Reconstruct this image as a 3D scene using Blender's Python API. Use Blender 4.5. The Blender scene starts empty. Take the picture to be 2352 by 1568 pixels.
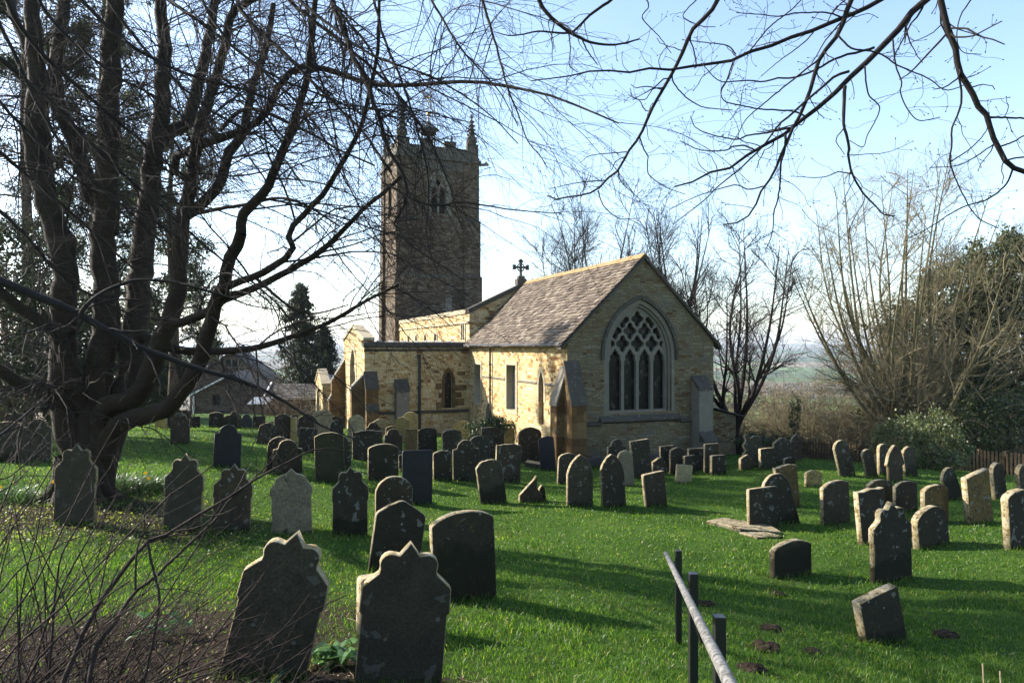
import bpy, bmesh, math, random
import numpy as np
from mathutils import Vector, Matrix, noise as mnoise
R = math.radians
sc = bpy.context.scene
COL = sc.collection
EZ = 4.35            # camera height above the church floor line
FPX, CXP, HY = 1568.0, 1176.0, 797.0   # focal length, centre and horizon in a 2352 px wide picture
rng = np.random.default_rng(7)
random.seed(7)

def W(px, py, d):
    "picture position + distance -> world point"
    return np.array([(px - CXP) / FPX * d, d, EZ - (py - HY) / FPX * d])

# ------------------------------------------------------------------ objects
def tag(o, label=None, cat=None, group=None, kind=None):
    if label: o['label'] = label
    if cat: o['category'] = cat
    if group: o['group'] = group
    if kind: o['kind'] = kind
    return o

def empty(name, loc=(0, 0, 0), rz=0.0):
    o = bpy.data.objects.new(name, None)
    o.location = loc; o.rotation_euler = (0, 0, rz)
    o.empty_display_size = 0.2
    COL.objects.link(o)
    return o

def link_mesh(name, me, mat=None, parent=None, loc=None, rot=None):
    o = bpy.data.objects.new(name, me)
    if mat is not None and not me.materials:
        me.materials.append(mat)
    COL.objects.link(o)
    if parent is not None: o.parent = parent
    if loc is not None: o.location = loc
    if rot is not None: o.rotation_euler = rot
    return o

class MB:
    "collects pieces, then links them as ONE mesh object"
    def __init__(s): s.v = []; s.f = []; s.n = 0
    def add(s, v, f):
        v = np.asarray(v, float).reshape(-1, 3)
        s.v.append(v); s.f += [tuple(int(i) + s.n for i in q) for q in f]; s.n += len(v)
        return s
    def box(s, x0, x1, y0, y1, z0, z1):
        v = [(x0,y0,z0),(x1,y0,z0),(x1,y1,z0),(x0,y1,z0),(x0,y0,z1),(x1,y0,z1),(x1,y1,z1),(x0,y1,z1)]
        return s.add(v, [(3,2,1,0),(4,5,6,7),(0,1,5,4),(1,2,6,5),(2,3,7,6),(3,0,4,7)])
    def hexa(s, b, t):
        "solid between two quads (4 points each, same winding, counter-clockwise seen from the top)"
        return s.add(list(b) + list(t), [(3,2,1,0),(4,5,6,7),(0,1,5,4),(1,2,6,5),(2,3,7,6),(3,0,4,7)])
    def prism(s, prof, axis, a0, a1):
        "extrude a 2D profile along an axis: axis 0: prof=(y,z); 1: prof=(x,z); 2: prof=(x,y)"
        n = len(prof)
        def pt(p, a):
            return (a, p[0], p[1]) if axis == 0 else (p[0], a, p[1]) if axis == 1 else (p[0], p[1], a)
        v = [pt(p, a0) for p in prof] + [pt(p, a1) for p in prof]
        f = [tuple(range(n))[::-1], tuple(range(n, 2 * n))] + [(i, (i + 1) % n, n + (i + 1) % n, n + i) for i in range(n)]
        return s.add(v, f)
    def tube(s, pts, rad, sides=8, caps=True):
        P = np.asarray(pts, float); K = len(P)
        r = np.full(K, rad) if np.isscalar(rad) else np.asarray(rad, float)
        v, f = tubes_arrays(P[None], r[None], sides)
        s.add(v, f)
        if caps:
            b = s.n - len(v)
            s.f.append(tuple(b + i for i in range(sides))[::-1]); s.f.append(tuple(b + (K - 1) * sides + i for i in range(sides)))
        return s
    def lathe(s, prof, c=(0, 0, 0), n=12):
        "prof: (radius, z)"
        v = []; K = len(prof)
        for r, z in prof:
            for i in range(n):
                a = 2 * math.pi * i / n
                v.append((c[0] + r * math.cos(a), c[1] + r * math.sin(a), c[2] + z))
        f = [(k * n + i, k * n + (i + 1) % n, (k + 1) * n + (i + 1) % n, (k + 1) * n + i) for k in range(K - 1) for i in range(n)]
        f += [tuple(range(n))[::-1], tuple((K - 1) * n + i for i in range(n))]
        return s.add(v, f)
    def build_each(s, name, mat, parent=None):
        "every added piece becomes a part of its own"
        base = 0; fs = list(s.f)
        for v in s.v:
            n = len(v); m = MB(); m.v = [v]; m.n = n
            m.f = [tuple(i - base for i in q) for q in fs if base <= q[0] < base + n]
            base += n; m.build(name, mat, parent)
    def mesh(s, name, fix=True):
        me = bpy.data.meshes.new(name)
        v = np.concatenate(s.v) if s.v else np.zeros((0, 3))
        me.from_pydata(v.tolist(), [], s.f)
        if fix:
            bm = bmesh.new(); bm.from_mesh(me)
            bmesh.ops.recalc_face_normals(bm, faces=bm.faces); bm.to_mesh(me); bm.free()
        me.update()
        return me
    def build(s, name, mat, parent=None, smooth=False, bevel=0.0, label=None):
        me = s.mesh(name)
        if smooth: me.shade_smooth()
        o = link_mesh(name, me, mat, parent)
        if bevel:
            m = o.modifiers.new('bevel', 'BEVEL'); m.width = bevel; m.segments = 1; m.limit_method = 'ANGLE'
        if label: o['label'] = label
        return o

def tubes_arrays(P, Rr, S):
    "P (M,K,3), Rr (M,K) -> vertices and quads of M tubes"
    P = np.asarray(P, float); M, K, _ = P.shape
    T = np.gradient(P, axis=1)
    T /= np.linalg.norm(T, axis=2, keepdims=True) + 1e-9
    ref = np.tile(np.array([0.31, 0.23, 0.92]), (M, 1))
    mean = T.mean(axis=1); bad = np.abs((mean * ref).sum(1)) > 0.85 * (np.linalg.norm(mean, axis=1) + 1e-9)
    ref[bad] = np.array([0.9, -0.4, 0.1])
    A = np.cross(T, ref[:, None, :]); A /= np.linalg.norm(A, axis=2, keepdims=True) + 1e-9
    B = np.cross(T, A)
    th = 2 * np.pi * np.arange(S) / S
    ring = P[:, :, None, :] + Rr[:, :, None, None] * (np.cos(th)[None, None, :, None] * A[:, :, None, :] + np.sin(th)[None, None, :, None] * B[:, :, None, :])
    v = ring.reshape(-1, 3)
    m = np.arange(M)[:, None, None] * K * S; k = np.arange(K - 1)[None, :, None] * S; i = np.arange(S)[None, None, :]
    j = (i + 1) % S
    b = m + k
    f = np.stack(np.broadcast_arrays(b + i, b + S + i, b + S + j, b + j), axis=-1).reshape(-1, 4)
    return v, f

def quads_mesh(name, v, f):
    "fast mesh from arrays; f is (n,4) or (n,3)"
    me = bpy.data.meshes.new(name)
    n, k = f.shape
    me.vertices.add(len(v)); me.vertices.foreach_set('co', np.ascontiguousarray(v, dtype=np.float32).ravel())
    me.loops.add(n * k); me.loops.foreach_set('vertex_index', np.ascontiguousarray(f, dtype=np.int32).ravel())
    me.polygons.add(n); me.polygons.foreach_set('loop_start', np.arange(0, n * k, k, dtype=np.int32))
    me.update(calc_edges=True)
    return me

# ------------------------------------------------------------------ 2D plates through curve filling
def plate(loops, depth, bevel=0.0):
    "flat plate in the local XY plane (outer loop first, holes next), thickness depth along +-Z/2"
    cu = bpy.data.curves.new('tmp', 'CURVE'); cu.dimensions = '2D'; cu.fill_mode = 'BOTH'
    cu.extrude = depth / 2 - bevel; cu.bevel_depth = bevel; cu.bevel_resolution = 0; cu.offset = -bevel
    for lp in loops:
        sp = cu.splines.new('POLY'); sp.points.add(len(lp) - 1)
        for p, q in zip(sp.points, lp): p.co = (q[0], q[1], 0, 1)
        sp.use_cyclic_u = True
    ob = bpy.data.objects.new('tmp', cu)
    me = bpy.data.meshes.new_from_object(ob)
    bpy.data.objects.remove(ob); bpy.data.curves.remove(cu)
    return me

M_EAST = Matrix(((1,0,0,0),(0,0,-1,0),(0,1,0,0),(0,0,0,1)))        # plate x->X, y->Z, normal (plate +z) -> -Y
def M_at(px=0, py=0, pz=0): return Matrix.Translation((px, py, pz))
M_SOUTH = Matrix(((0,0,-1,0),(-1,0,0,0),(0,1,0,0),(0,0,0,1)))      # plate x-> -Y, y->Z, normal -> -X

def join_meshes(name, parts):
    "parts: list of (mesh, matrix) -> one mesh"
    bm = bmesh.new()
    for me, M in parts:
        n0 = len(bm.verts)
        bm.from_mesh(me); bm.verts.ensure_lookup_table()
        if M is not None:
            for v in bm.verts[n0:]: v.co = M @ v.co
        bpy.data.meshes.remove(me)
    bmesh.ops.recalc_face_normals(bm, faces=bm.faces)
    me = bpy.data.meshes.new(name); bm.to_mesh(me); bm.free()
    return me

# ------------------------------------------------------------------ node helpers
class NT:
    def __init__(s, name):
        s.m = bpy.data.materials.new(name); s.m.use_nodes = True
        s.t = s.m.node_tree; s.t.nodes.clear()
        s.out = s.t.nodes.new('ShaderNodeOutputMaterial')
    def n(s, typ, ins=None, **kw):
        nd = s.t.nodes.new('ShaderNode' + typ)
        for k, v in kw.items(): setattr(nd, k, v)
        for k, v in (ins or {}).items():
            sock = nd.inputs[k]
            if isinstance(v, bpy.types.NodeSocket): s.t.links.new(v, sock)
            elif isinstance(v, bpy.types.Node): s.t.links.new(v.outputs[0], sock)
            else:
                if sock.type == 'RGBA' and len(v) == 3: v = (*v, 1)
                sock.default_value = v
        return nd
    def math(s, op, a, b=0.0, clamp=False):
        return s.n('Math', {0: a, 1: b}, operation=op, use_clamp=clamp).outputs[0]
    def ramp(s, fac, stops, interp='LINEAR'):
        nd = s.n('ValToRGB', {'Fac': fac}); cr = nd.color_ramp; cr.interpolation = interp
        while len(cr.elements) < len(stops): cr.elements.new(0.5)
        for e, (p, c) in zip(cr.elements, stops):
            e.position = p; e.color = (*c, 1) if not np.isscalar(c) else (c, c, c, 1)
        return nd.outputs[0]
    def mix(s, f, a, b, mode='MIX'):
        return s.n('MixRGB', {'Fac': f, 'Color1': a, 'Color2': b}, blend_type=mode).outputs[0]
    def noise(s, vec, scale, detail=4, rough=0.6, dist=0.0):
        return s.n('TexNoise', {'Vector': vec, 'Scale': scale, 'Detail': detail, 'Roughness': rough, 'Distortion': dist}).outputs['Fac']
    def finish(s, col, rough=0.9, bump=None, strength=0.4, dist=0.02, spec=0.3, metallic=0.0, trans=None):
        b = s.n('BsdfPrincipled', {'Base Color': col, 'Roughness': rough, 'Specular IOR Level': spec, 'Metallic': metallic})
        if bump is not None:
            bp = s.n('Bump', {'Height': bump, 'Strength': strength, 'Distance': dist})
            s.t.links.new(bp.outputs[0], b.inputs['Normal'])
        if trans is not None:
            tr = s.n('BsdfTranslucent', {'Color': trans[0]})
            mx = s.n('MixShader', {0: trans[1], 1: b.outputs[0], 2: tr.outputs[0]})
            s.t.links.new(mx.outputs[0], s.out.inputs['Surface'])
        else:
            s.t.links.new(b.outputs[0], s.out.inputs['Surface'])
        return s.m

def rgb(r, g, b):
    "sRGB 0-255 -> linear"
    f = lambda c: (c / 255 / 12.92) if c / 255 <= 0.04045 else ((c / 255 + 0.055) / 1.055) ** 2.4
    return (f(r), f(g), f(b))

# ------------------------------------------------------------------ terrain
_ctrl_px = [(605,1548,5.6),(915,1572,5.5),(1068,1378,7.9),(170,1195,11.4),(420,1215,11.7),(670,1225,12),(803,1230,12.2),(180,1142,13.2),
 (520,1073,16.3),(414,1019,22.5),(500,984,27),(350,987,27),(620,985,26.5),(250,1000,24),(60,1062,17.5),(1330,1163,16),(1408,1163,16),(1505,1160,16),
 (1259,1080,23.6),(958,1157,16),(758,1105,17),(880,1104,17.2),(825,1028,26),(2045,1335,11),(1815,1325,11),(2020,1475,8.4),(2335,1257,12),
 (1922,1202,15),(1809,1163,17.2),(1946,1092,21),(1827,1058,25.5),(2193,1145,18),(2294,1146,17.5),(1895,1057,31),(2250,1085,27.5),(1558,1480,7.2),
 (100,1562,5.3),(2255,1562,6.9),(1700,1070,23),(2120,1560,6.8)]
_ctrl_w = [(0,0,-1.65),(0,3.2,-2.28),(2,0,-1.7),(-4,0,-1.6),(1.1,3.9,-2.5),(1.99,24.6,-4.35),(7.9,26.9,-4.35),(-7.3,33.2,-4.25),(0,34,-4.3),(-14,40,-4.6),(-20,30,-3.5),
 (10,34,-5.3),(20,30,-5.6),(16,10,-4.2),(-12,5,-2.3),(-16,15,-2.7),(14,0,-3.2)]
def _fit():
    pts = [( *W(a, b, d)[:2], W(a, b, d)[2]) for a, b, d in _ctrl_px] + [(x, y, z + EZ) for x, y, z in _ctrl_w]
    A = np.array(pts); X = A[:, :2] / 10; n = len(A)
    d = np.linalg.norm(X[:, None] - X[None], axis=2)
    K = np.where(d > 0, d * d * np.log(d + 1e-12), 0) + np.eye(n) * 0.06
    Q = np.c_[np.ones(n), X]
    S = np.block([[K, Q], [Q.T, np.zeros((3, 3))]])
    sol = np.linalg.solve(S, np.r_[A[:, 2], np.zeros(3)])
    return X, sol[:n], sol[n:]
_GX, _GW, _GL = _fit()
def vnoise(x, y, seed=0):
    "cheap smooth value noise, 0..1"
    xi = np.floor(x); yi = np.floor(y); fx = x - xi; fy = y - yi
    fx = fx * fx * (3 - 2 * fx); fy = fy * fy * (3 - 2 * fy)
    def h(a, b):
        t = np.sin(a * 127.1 + b * 311.7 + seed * 74.7) * 43758.5453
        return t - np.floor(t)
    return (h(xi, yi) * (1 - fx) + h(xi + 1, yi) * fx) * (1 - fy) + (h(xi, yi + 1) * (1 - fx) + h(xi + 1, yi + 1) * fx) * fy
def fbm(x, y, seed=0, o=3):
    s = 0; a = 0.5; t = 0
    for k in range(o):
        s = s + a * vnoise(x * 2 ** k, y * 2 ** k, seed + k); t += a; a *= 0.5
    return s / t
def ground(x, y):
    x = np.asarray(x, float); y = np.asarray(y, float)
    sh = np.broadcast(x, y).shape
    x = np.broadcast_to(x, sh).ravel(); y = np.broadcast_to(y, sh).ravel()
    cx = np.clip(x, -22, 20); cy = np.clip(y, -2, 40)
    z = np.empty(len(x))
    for a in range(0, len(x), 20000):
        q = np.c_[cx[a:a + 20000], cy[a:a + 20000]] / 10
        d = np.linalg.norm(q[:, None] - _GX[None], axis=2)
        z[a:a + 20000] = (np.where(d > 0, d * d * np.log(d + 1e-12), 0) @ _GW) + _GL[0] + q @ _GL[1:]
    out = np.hypot(x - cx, y - cy)
    r = np.hypot(x, y)
    prof = np.interp(r, [0, 40, 90, 200, 420, 900, 1800, 3200, 5200, 8000], [0, -0.8, -5, -16, -33, -44, -46, -34, 2, 25])
    hills = (fbm(x / 900, y / 900, 3) - 0.5) * np.interp(r, [400, 3000, 6000], [0, 26, 60])
    back = np.interp(y, [-40, 0], [0, 1])
    far = (prof + hills) * back + (1 - back) * EZ * 0.6
    w = np.clip(out / 30, 0, 1); w = w * w * (3 - 2 * w)
    z = z * (1 - w) + far * w
    z += (fbm(x * 0.9, y * 0.9, 11) - 0.5) * 0.10 * (1 - w)
    return z.reshape(sh)

def ray_ground(px, py, d0=2.5, d1=90.0):
    "distance at which the sight line through a picture point meets the ground"
    d = np.linspace(d0, d1, 3500)
    X = (px - CXP) / FPX * d; Z = EZ - (py - HY) / FPX * d
    g = ground(X, d)
    hit = np.nonzero(Z <= g)[0]
    return float(d[hit[0]]) if len(hit) else None
def Gp(px, py):
    d = ray_ground(px, py)
    if d is None: d = 30.0
    x = (px - CXP) / FPX * d
    return np.array([x, d, float(ground(x, d))])
# ------------------------------------------------------------------ materials
def wall_mat(name, stops, mortar, bw=0.42, bh=0.14, mscale=0.016, grime=0.35, warp=0.075, bump=0.6, patch=None):
    "coursed rubble: every stone gets its own tint; local x+y runs along any wall of the axis-aligned building"
    t = NT(name)
    co = t.n('TexCoord').outputs['Object']
    sx = t.n('SeparateXYZ', {0: co})
    h = t.math('ADD', sx.outputs[0], sx.outputs[1])
    nz = t.n('TexNoise', {'Vector': co, 'Scale': 2.6, 'Detail': 3}).outputs['Color']
    base = t.n('CombineXYZ', {0: h, 1: sx.outputs[2], 2: 0.0})
    off = t.n('VectorMath', {0: nz, 1: (0.5, 0.5, 0.5)}, operation='SUBTRACT')
    off = t.n('VectorMath', {0: off.outputs[0], 3: warp * 2.4}, operation='SCALE')
    vec = t.n('VectorMath', {0: base.outputs[0], 1: off.outputs[0]}, operation='ADD').outputs[0]
    br = t.n('TexBrick', {'Vector': vec, 'Color1': (0, 0, 0, 1), 'Color2': (1, 1, 1, 1), 'Mortar': (0.5, 0.5, 0.5, 1), 'Scale': 1.0,
                          'Mortar Size': mscale, 'Mortar Smooth': 0.4, 'Bias': 0.0, 'Brick Width': bw, 'Row Height': bh}, offset=0.5, squash=0.7, squash_frequency=3)
    br2 = t.n('TexBrick', {'Vector': t.n('VectorMath', {0: vec, 1: (0.13, 0.05, 0.0)}, operation='ADD').outputs[0], 'Color1': (0, 0, 0, 1), 'Color2': (1, 1, 1, 1), 'Mortar': (0.5, 0.5, 0.5, 1), 'Scale': 1.0,
                          'Mortar Size': mscale * 1.1, 'Mortar Smooth': 0.5, 'Bias': 0.0, 'Brick Width': bw * 1.3, 'Row Height': bh * 1.55}, offset=0.37, squash=1.5, squash_frequency=2)
    sel = t.math('GREATER_THAN', t.noise(co, 1.3, 2, 0.5), 0.54)
    bcol = t.mix(sel, br.outputs['Color'], br2.outputs['Color']); bfac = t.mix(sel, br.outputs['Fac'], br2.outputs['Fac'])
    big = t.noise(co, 0.55, 3)
    fac = t.math('ADD', bcol, t.math('MULTIPLY', t.math('SUBTRACT', big, 0.5), 0.9))
    col = t.ramp(fac, stops)
    fine = t.noise(co, 30, 5, 0.7)
    col = t.mix(0.55, col, t.ramp(fine, [(0.25, 0.55), (0.75, 1.35)]), 'MULTIPLY')
    col = t.mix(t.math('MULTIPLY', bfac, 0.8), col, mortar)
    g = t.noise(co, 1.4, 6, 0.7, 0.6)
    col = t.mix(t.ramp(g, [(0.5, 0.0), (0.72, grime)]), col, (0.10, 0.095, 0.085))
    lich = t.ramp(t.noise(co, 7.0, 4, 0.65, 1.0), [(0.66, 0.0), (0.72, 0.55)])
    col = t.mix(lich, col, (0.42, 0.41, 0.36))
    hgt = t.math('ADD', t.math('MULTIPLY', t.math('SUBTRACT', 1.0, bfac), 1.0), t.math('MULTIPLY', fine, 0.6))
    hgt = t.math('ADD', hgt, t.math('MULTIPLY', bcol, 0.5))
    return t.finish(col, 0.92, hgt, bump, 0.03, spec=0.2)

M_LIME = wall_mat('coursed_limestone', [(0.0, (0.17, 0.075, 0.022)), (0.14, (0.31, 0.17, 0.058)), (0.26, (0.39, 0.27, 0.115)), (0.55, (0.48, 0.365, 0.185)), (1.0, (0.56, 0.46, 0.275))], (0.34, 0.25, 0.125), 0.30, 0.105, grime=0.25)
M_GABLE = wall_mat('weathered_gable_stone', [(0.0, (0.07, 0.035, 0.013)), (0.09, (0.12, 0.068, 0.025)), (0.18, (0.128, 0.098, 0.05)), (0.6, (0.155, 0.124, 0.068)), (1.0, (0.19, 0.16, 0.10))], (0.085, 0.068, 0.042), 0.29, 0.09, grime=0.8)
M_IRON = wall_mat('ironstone_rubble', [(0.0, (0.05, 0.028, 0.016)), (0.35, (0.082, 0.055, 0.033)), (0.7, (0.108, 0.08, 0.051)), (1.0, (0.165, 0.135, 0.095))], (0.075, 0.058, 0.04), 0.34, 0.12, grime=0.35)
M_ORANGE = wall_mat('orange_ashlar', [(0.0, (0.085, 0.045, 0.016)), (0.5, (0.12, 0.07, 0.026)), (1.0, (0.17, 0.115, 0.05))], (0.09, 0.06, 0.03), 0.55, 0.28, 0.008, grime=0.15, warp=0.012)
M_HOUSE = wall_mat('brown_house_stone', [(0.0, (0.055, 0.033, 0.023)), (0.5, (0.095, 0.068, 0.048)), (1.0, (0.135, 0.105, 0.075))], (0.09, 0.075, 0.06), 0.4, 0.12, grime=0.3)

def ashlar_mat(name, col, var=0.25, lichen=0.4, dark=0.3):
    t = NT(name)
    co = t.n('TexCoord').outputs['Object']
    n1 = t.noise(co, 2.2, 5, 0.65); n2 = t.noise(co, 22, 5, 0.7)
    c = t.mix(1.0, col, t.ramp(n1, [(0.2, 1 - var), (0.8, 1 + var)]), 'MULTIPLY')
    c = t.mix(0.5, c, t.ramp(n2, [(0.25, 0.6), (0.75, 1.3)]), 'MULTIPLY')
    c = t.mix(t.ramp(t.noise(co, 4.2, 6, 0.7, 1.0), [(0.55, 0.0), (0.7, dark)]), c, (0.07, 0.066, 0.058))
    c = t.mix(t.ramp(t.noise(co, 9.0, 4, 0.6, 0.8), [(0.62, 0.0), (0.67, lichen)]), c, (0.45, 0.44, 0.38))
    return t.finish(c, 0.9, n2, 0.35, 0.02, spec=0.25)
M_ASH = ashlar_mat('pale_ashlar', (0.16, 0.142, 0.112))
M_ASHL = ashlar_mat('cream_ashlar', (0.33, 0.28, 0.19), 0.15, 0.2, 0.2)
M_TRACE = ashlar_mat('tracery_stone', (0.155, 0.14, 0.108), 0.2, 0.25, 0.35)
M_TASH = ashlar_mat('tower_ashlar', (0.098, 0.086, 0.068), 0.3, 0.2, 0.5)
M_CAP = ashlar_mat('dark_weathered_capping', (0.062, 0.054, 0.042), 0.35, 0.3, 0.5)

def plain(name, col, rough=0.8, spec=0.3, metallic=0.0, nscale=12.0, var=0.3, bump=0.2):
    t = NT(name)
    co = t.n('TexCoord').outputs['Object']
    n = t.noise(co, nscale, 5, 0.65)
    c = t.mix(1.0, col, t.ramp(n, [(0.2, 1 - var), (0.8, 1 + var)]), 'MULTIPLY')
    return t.finish(c, rough, n, bump, 0.01, spec=spec, metallic=metallic)
M_LEAD = plain('lead_sheet', (0.20, 0.205, 0.21), 0.45, 0.5, 0.3, 3.0, 0.2)
M_PIPE = plain('dark_iron_pipe', (0.035, 0.037, 0.04), 0.5, 0.4, 0.3)
M_WHITE = plain('white_painted_trim', (0.72, 0.72, 0.7), 0.5)
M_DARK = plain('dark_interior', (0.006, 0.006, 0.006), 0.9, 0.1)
M_WOOD = plain('old_dark_wood', (0.05, 0.034, 0.022), 0.7)
M_GOLD = plain('tarnished_gilding', (0.5, 0.32, 0.08), 0.4, 0.5, 0.6)

def slate_mat(name, stops, lichen):
    t = NT(name)
    g = t.n('NewGeometry'); co = t.n('TexCoord').outputs['Object']
    c = t.ramp(g.outputs['Random Per Island'], stops)
    n = t.noise(co, 18, 5, 0.7)
    c = t.mix(0.6, c, t.ramp(n, [(0.25, 0.55), (0.75, 1.35)]), 'MULTIPLY')
    c = t.mix(t.ramp(t.noise(co, 2.4, 5, 0.7), [(0.55, 0.0), (0.75, 0.5)]), c, (0.09, 0.06, 0.035))
    c = t.mix(t.ramp(t.noise(co, 6.5, 4, 0.65, 0.7), [(0.6, 0.0), (0.68, 0.6)]), c, lichen)
    return t.finish(c, 0.8, n, 0.5, 0.015, spec=0.35)
M_SLATE = slate_mat('stone_slates', [(0, (0.04, 0.028, 0.019)), (0.3, (0.085, 0.062, 0.043)), (0.75, (0.135, 0.105, 0.075)), (1, (0.21, 0.175, 0.135))], (0.16, 0.105, 0.05))
M_DSLATE = slate_mat('dark_stone_slates', [(0, (0.03, 0.027, 0.024)), (0.6, (0.06, 0.052, 0.045)), (1, (0.11, 0.1, 0.09))], (0.15, 0.14, 0.11))
t = NT('ridge_lichen'); co = t.n('TexCoord').outputs['Object']
c = t.mix(t.ramp(t.noise(co, 5, 5, 0.7), [(0.36, 0.0), (0.6, 1.0)]), (0.20, 0.155, 0.095, 1), (0.29, 0.165, 0.06, 1))
M_RIDGE = t.finish(c, 0.85, t.noise(co, 25), 0.4)

t = NT('leaded_glass'); co = t.n('TexCoord').outputs['Object']; s = t.n('SeparateXYZ', {0: co})
hh = t.math('ADD', s.outputs[0], s.outputs[1])
def lat(sgn):
    u = t.math('ADD', t.math('MULTIPLY', hh, 1 / 0.16), t.math('MULTIPLY', s.outputs[2], sgn / 0.235))
    fr = t.math('ABSOLUTE', t.math('SUBTRACT', t.math('FRACT', u), 0.5))
    return t.math('GREATER_THAN', fr, 0.44), t.math('FLOOR', u)
l1, a1 = lat(1); l2, a2 = lat(-1)
cell = t.n('TexWhiteNoise', {'Vector': t.n('CombineXYZ', {0: a1, 1: a2, 2: 0.0}).outputs[0]}).outputs['Value']
gc = t.ramp(cell, [(0.0, (0.004, 0.004, 0.004)), (0.72, (0.011, 0.010, 0.008)), (0.88, (0.03, 0.025, 0.017)), (1.0, (0.075, 0.06, 0.04))])
line = t.math('MAXIMUM', l1, l2)
gc = t.mix(line, gc, (0.012, 0.012, 0.012))
M_GLASS = t.finish(gc, t.ramp(line, [(0, 0.3), (1, 0.8)]), t.math('ADD', t.math('MULTIPLY', cell, 0.4), line), 0.12, 0.01, spec=0.12)
t = NT('pale_leaded_glass'); co = t.n('TexCoord').outputs['Object']; s = t.n('SeparateXYZ', {0: co})
hh = t.math('ADD', s.outputs[0], s.outputs[1])
l1, a1 = lat(1); l2, a2 = lat(-1); line = t.math('MAXIMUM', l1, l2)
M_GLASS2 = t.finish(t.mix(line, (0.16, 0.17, 0.175, 1), (0.03, 0.03, 0.03, 1)), 0.3, line, 0.2, 0.01, spec=0.5)

# headstones: object colour gives the stone, its alpha the amount of moss at the foot
def stone_mat(name, lichen=1.0, bumpy=1.0, rough=0.92):
    t = NT(name)
    oi = t.n('ObjectInfo')
    shift = t.n('VectorMath', {0: (37.0, 19.0, 53.0), 3: oi.outputs['Random']}, operation='SCALE')
    raw = t.n('TexCoord').outputs['Object']
    co = t.n('VectorMath', {0: raw, 1: shift.outputs[0]}, operation='ADD').outputs[0]
    zz = t.n('SeparateXYZ', {0: raw}).outputs[2]
    n1 = t.noise(co, 3.0, 6, 0.7, 0.5); n2 = t.noise(co, 45, 6, 0.75); n3 = t.noise(co, 13, 5, 0.7)
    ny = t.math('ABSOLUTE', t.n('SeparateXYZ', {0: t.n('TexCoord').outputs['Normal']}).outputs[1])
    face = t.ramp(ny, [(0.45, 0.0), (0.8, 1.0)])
    edge = t.ramp(n3, [(0.35, (0.30, 0.26, 0.19)), (0.5, (0.24, 0.20, 0.12)), (0.62, (0.30, 0.20, 0.06))])  # lichened sides kept paler, with the brightness of sunlit rims put into the colour
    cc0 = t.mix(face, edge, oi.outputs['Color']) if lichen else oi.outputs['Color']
    c = t.mix(1.0, cc0, t.ramp(n1, [(0.22, 0.6), (0.78, 1.4)]), 'MULTIPLY')
    c = t.mix(0.9, c, t.ramp(n2, [(0.3, 0.3), (0.7, 1.8)]), 'MULTIPLY')
    if lichen:
        c = t.mix(t.ramp(n3, [(0.53, 0.0), (0.6, 0.75 * lichen)]), c, (0.022, 0.02, 0.015))
        c = t.mix(t.ramp(t.noise(co, 5.5, 5, 0.7, 0.8), [(0.6, 0.0), (0.7, 0.6 * lichen)]), c, (0.12, 0.075, 0.018))
        blot = t.math('ADD', t.noise(co, 6.5, 3, 0.5, 0.3), t.math('MULTIPLY', n2, 0.10))
        c = t.mix(t.ramp(blot, [(0.685, 0.0), (0.71, 0.7 * lichen)]), c, (0.17, 0.165, 0.14))
        vo = t.n('TexVoronoi', {'Vector': co, 'Scale': 9.0, 'Randomness': 1.0})
        mask = t.math('ADD', vo.outputs['Distance'], t.math('MULTIPLY', n3, 0.35))
        spot = t.ramp(mask, [(0.30, 0.8 * lichen), (0.345, 0.0)])
        pick = t.math('GREATER_THAN', t.n('SeparateColor', {0: vo.outputs['Color']}).outputs[0], 0.62)
        c = t.mix(t.math('MULTIPLY', spot, pick), c, (0.24, 0.24, 0.21))
    foot = t.math('ADD', t.math('SUBTRACT', t.math('MULTIPLY', oi.outputs['Alpha'], 1.15), zz), t.math('MULTIPLY', t.math('SUBTRACT', n1, 0.5), 1.1))
    moss = t.ramp(foot, [(0.0, 0.0), (0.12, 0.92)])
    c = t.mix(moss, c, t.ramp(n2, [(0.3, (0.006, 0.005, 0.003)), (0.7, (0.018, 0.018, 0.006))]))
    h = t.math('ADD', t.math('MULTIPLY', n2, 0.7), t.math('ADD', n3, t.math('MULTIPLY', moss, 0.4)))
    return t.finish(c, rough, h, 0.55 * bumpy, 0.02, spec=0.25)
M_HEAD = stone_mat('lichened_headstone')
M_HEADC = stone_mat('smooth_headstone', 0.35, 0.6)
M_SLATEH = stone_mat('dark_slate_headstone', 0.0, 0.12, 0.5)

# ground
t = NT('churchyard_grass'); geo = t.n('NewGeometry'); pos = geo.outputs['Position']
soil = t.n('Attribute', attribute_name='soil').outputs['Fac']
n1 = t.noise(pos, 0.5, 5, 0.65); n2 = t.noise(pos, 7.0, 6, 0.75); n3 = t.noise(pos, 60, 4, 0.8)
g = t.ramp(n1, [(0.25, (0.026, 0.058, 0.007)), (0.5, (0.046, 0.096, 0.012)), (0.75, (0.08, 0.128, 0.02))])
g = t.mix(0.8, g, t.ramp(n2, [(0.25, 0.45), (0.75, 1.45)]), 'MULTIPLY')
g = t.mix(0.7, g, t.ramp(n3, [(0.25, 0.3), (0.75, 1.6)]), 'MULTIPLY')
sl = t.ramp(n2, [(0.2, (0.012, 0.008, 0.005)), (0.55, (0.03, 0.02, 0.013)), (0.85, (0.065, 0.046, 0.032))])
sm = t.math('ADD', soil, t.math('MULTIPLY', t.math('SUBTRACT', n2, 0.5), 0.9), clamp=True)
g = t.mix(t.ramp(sm, [(0.35, 0.0), (0.6, 1.0)]), g, sl)
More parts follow.
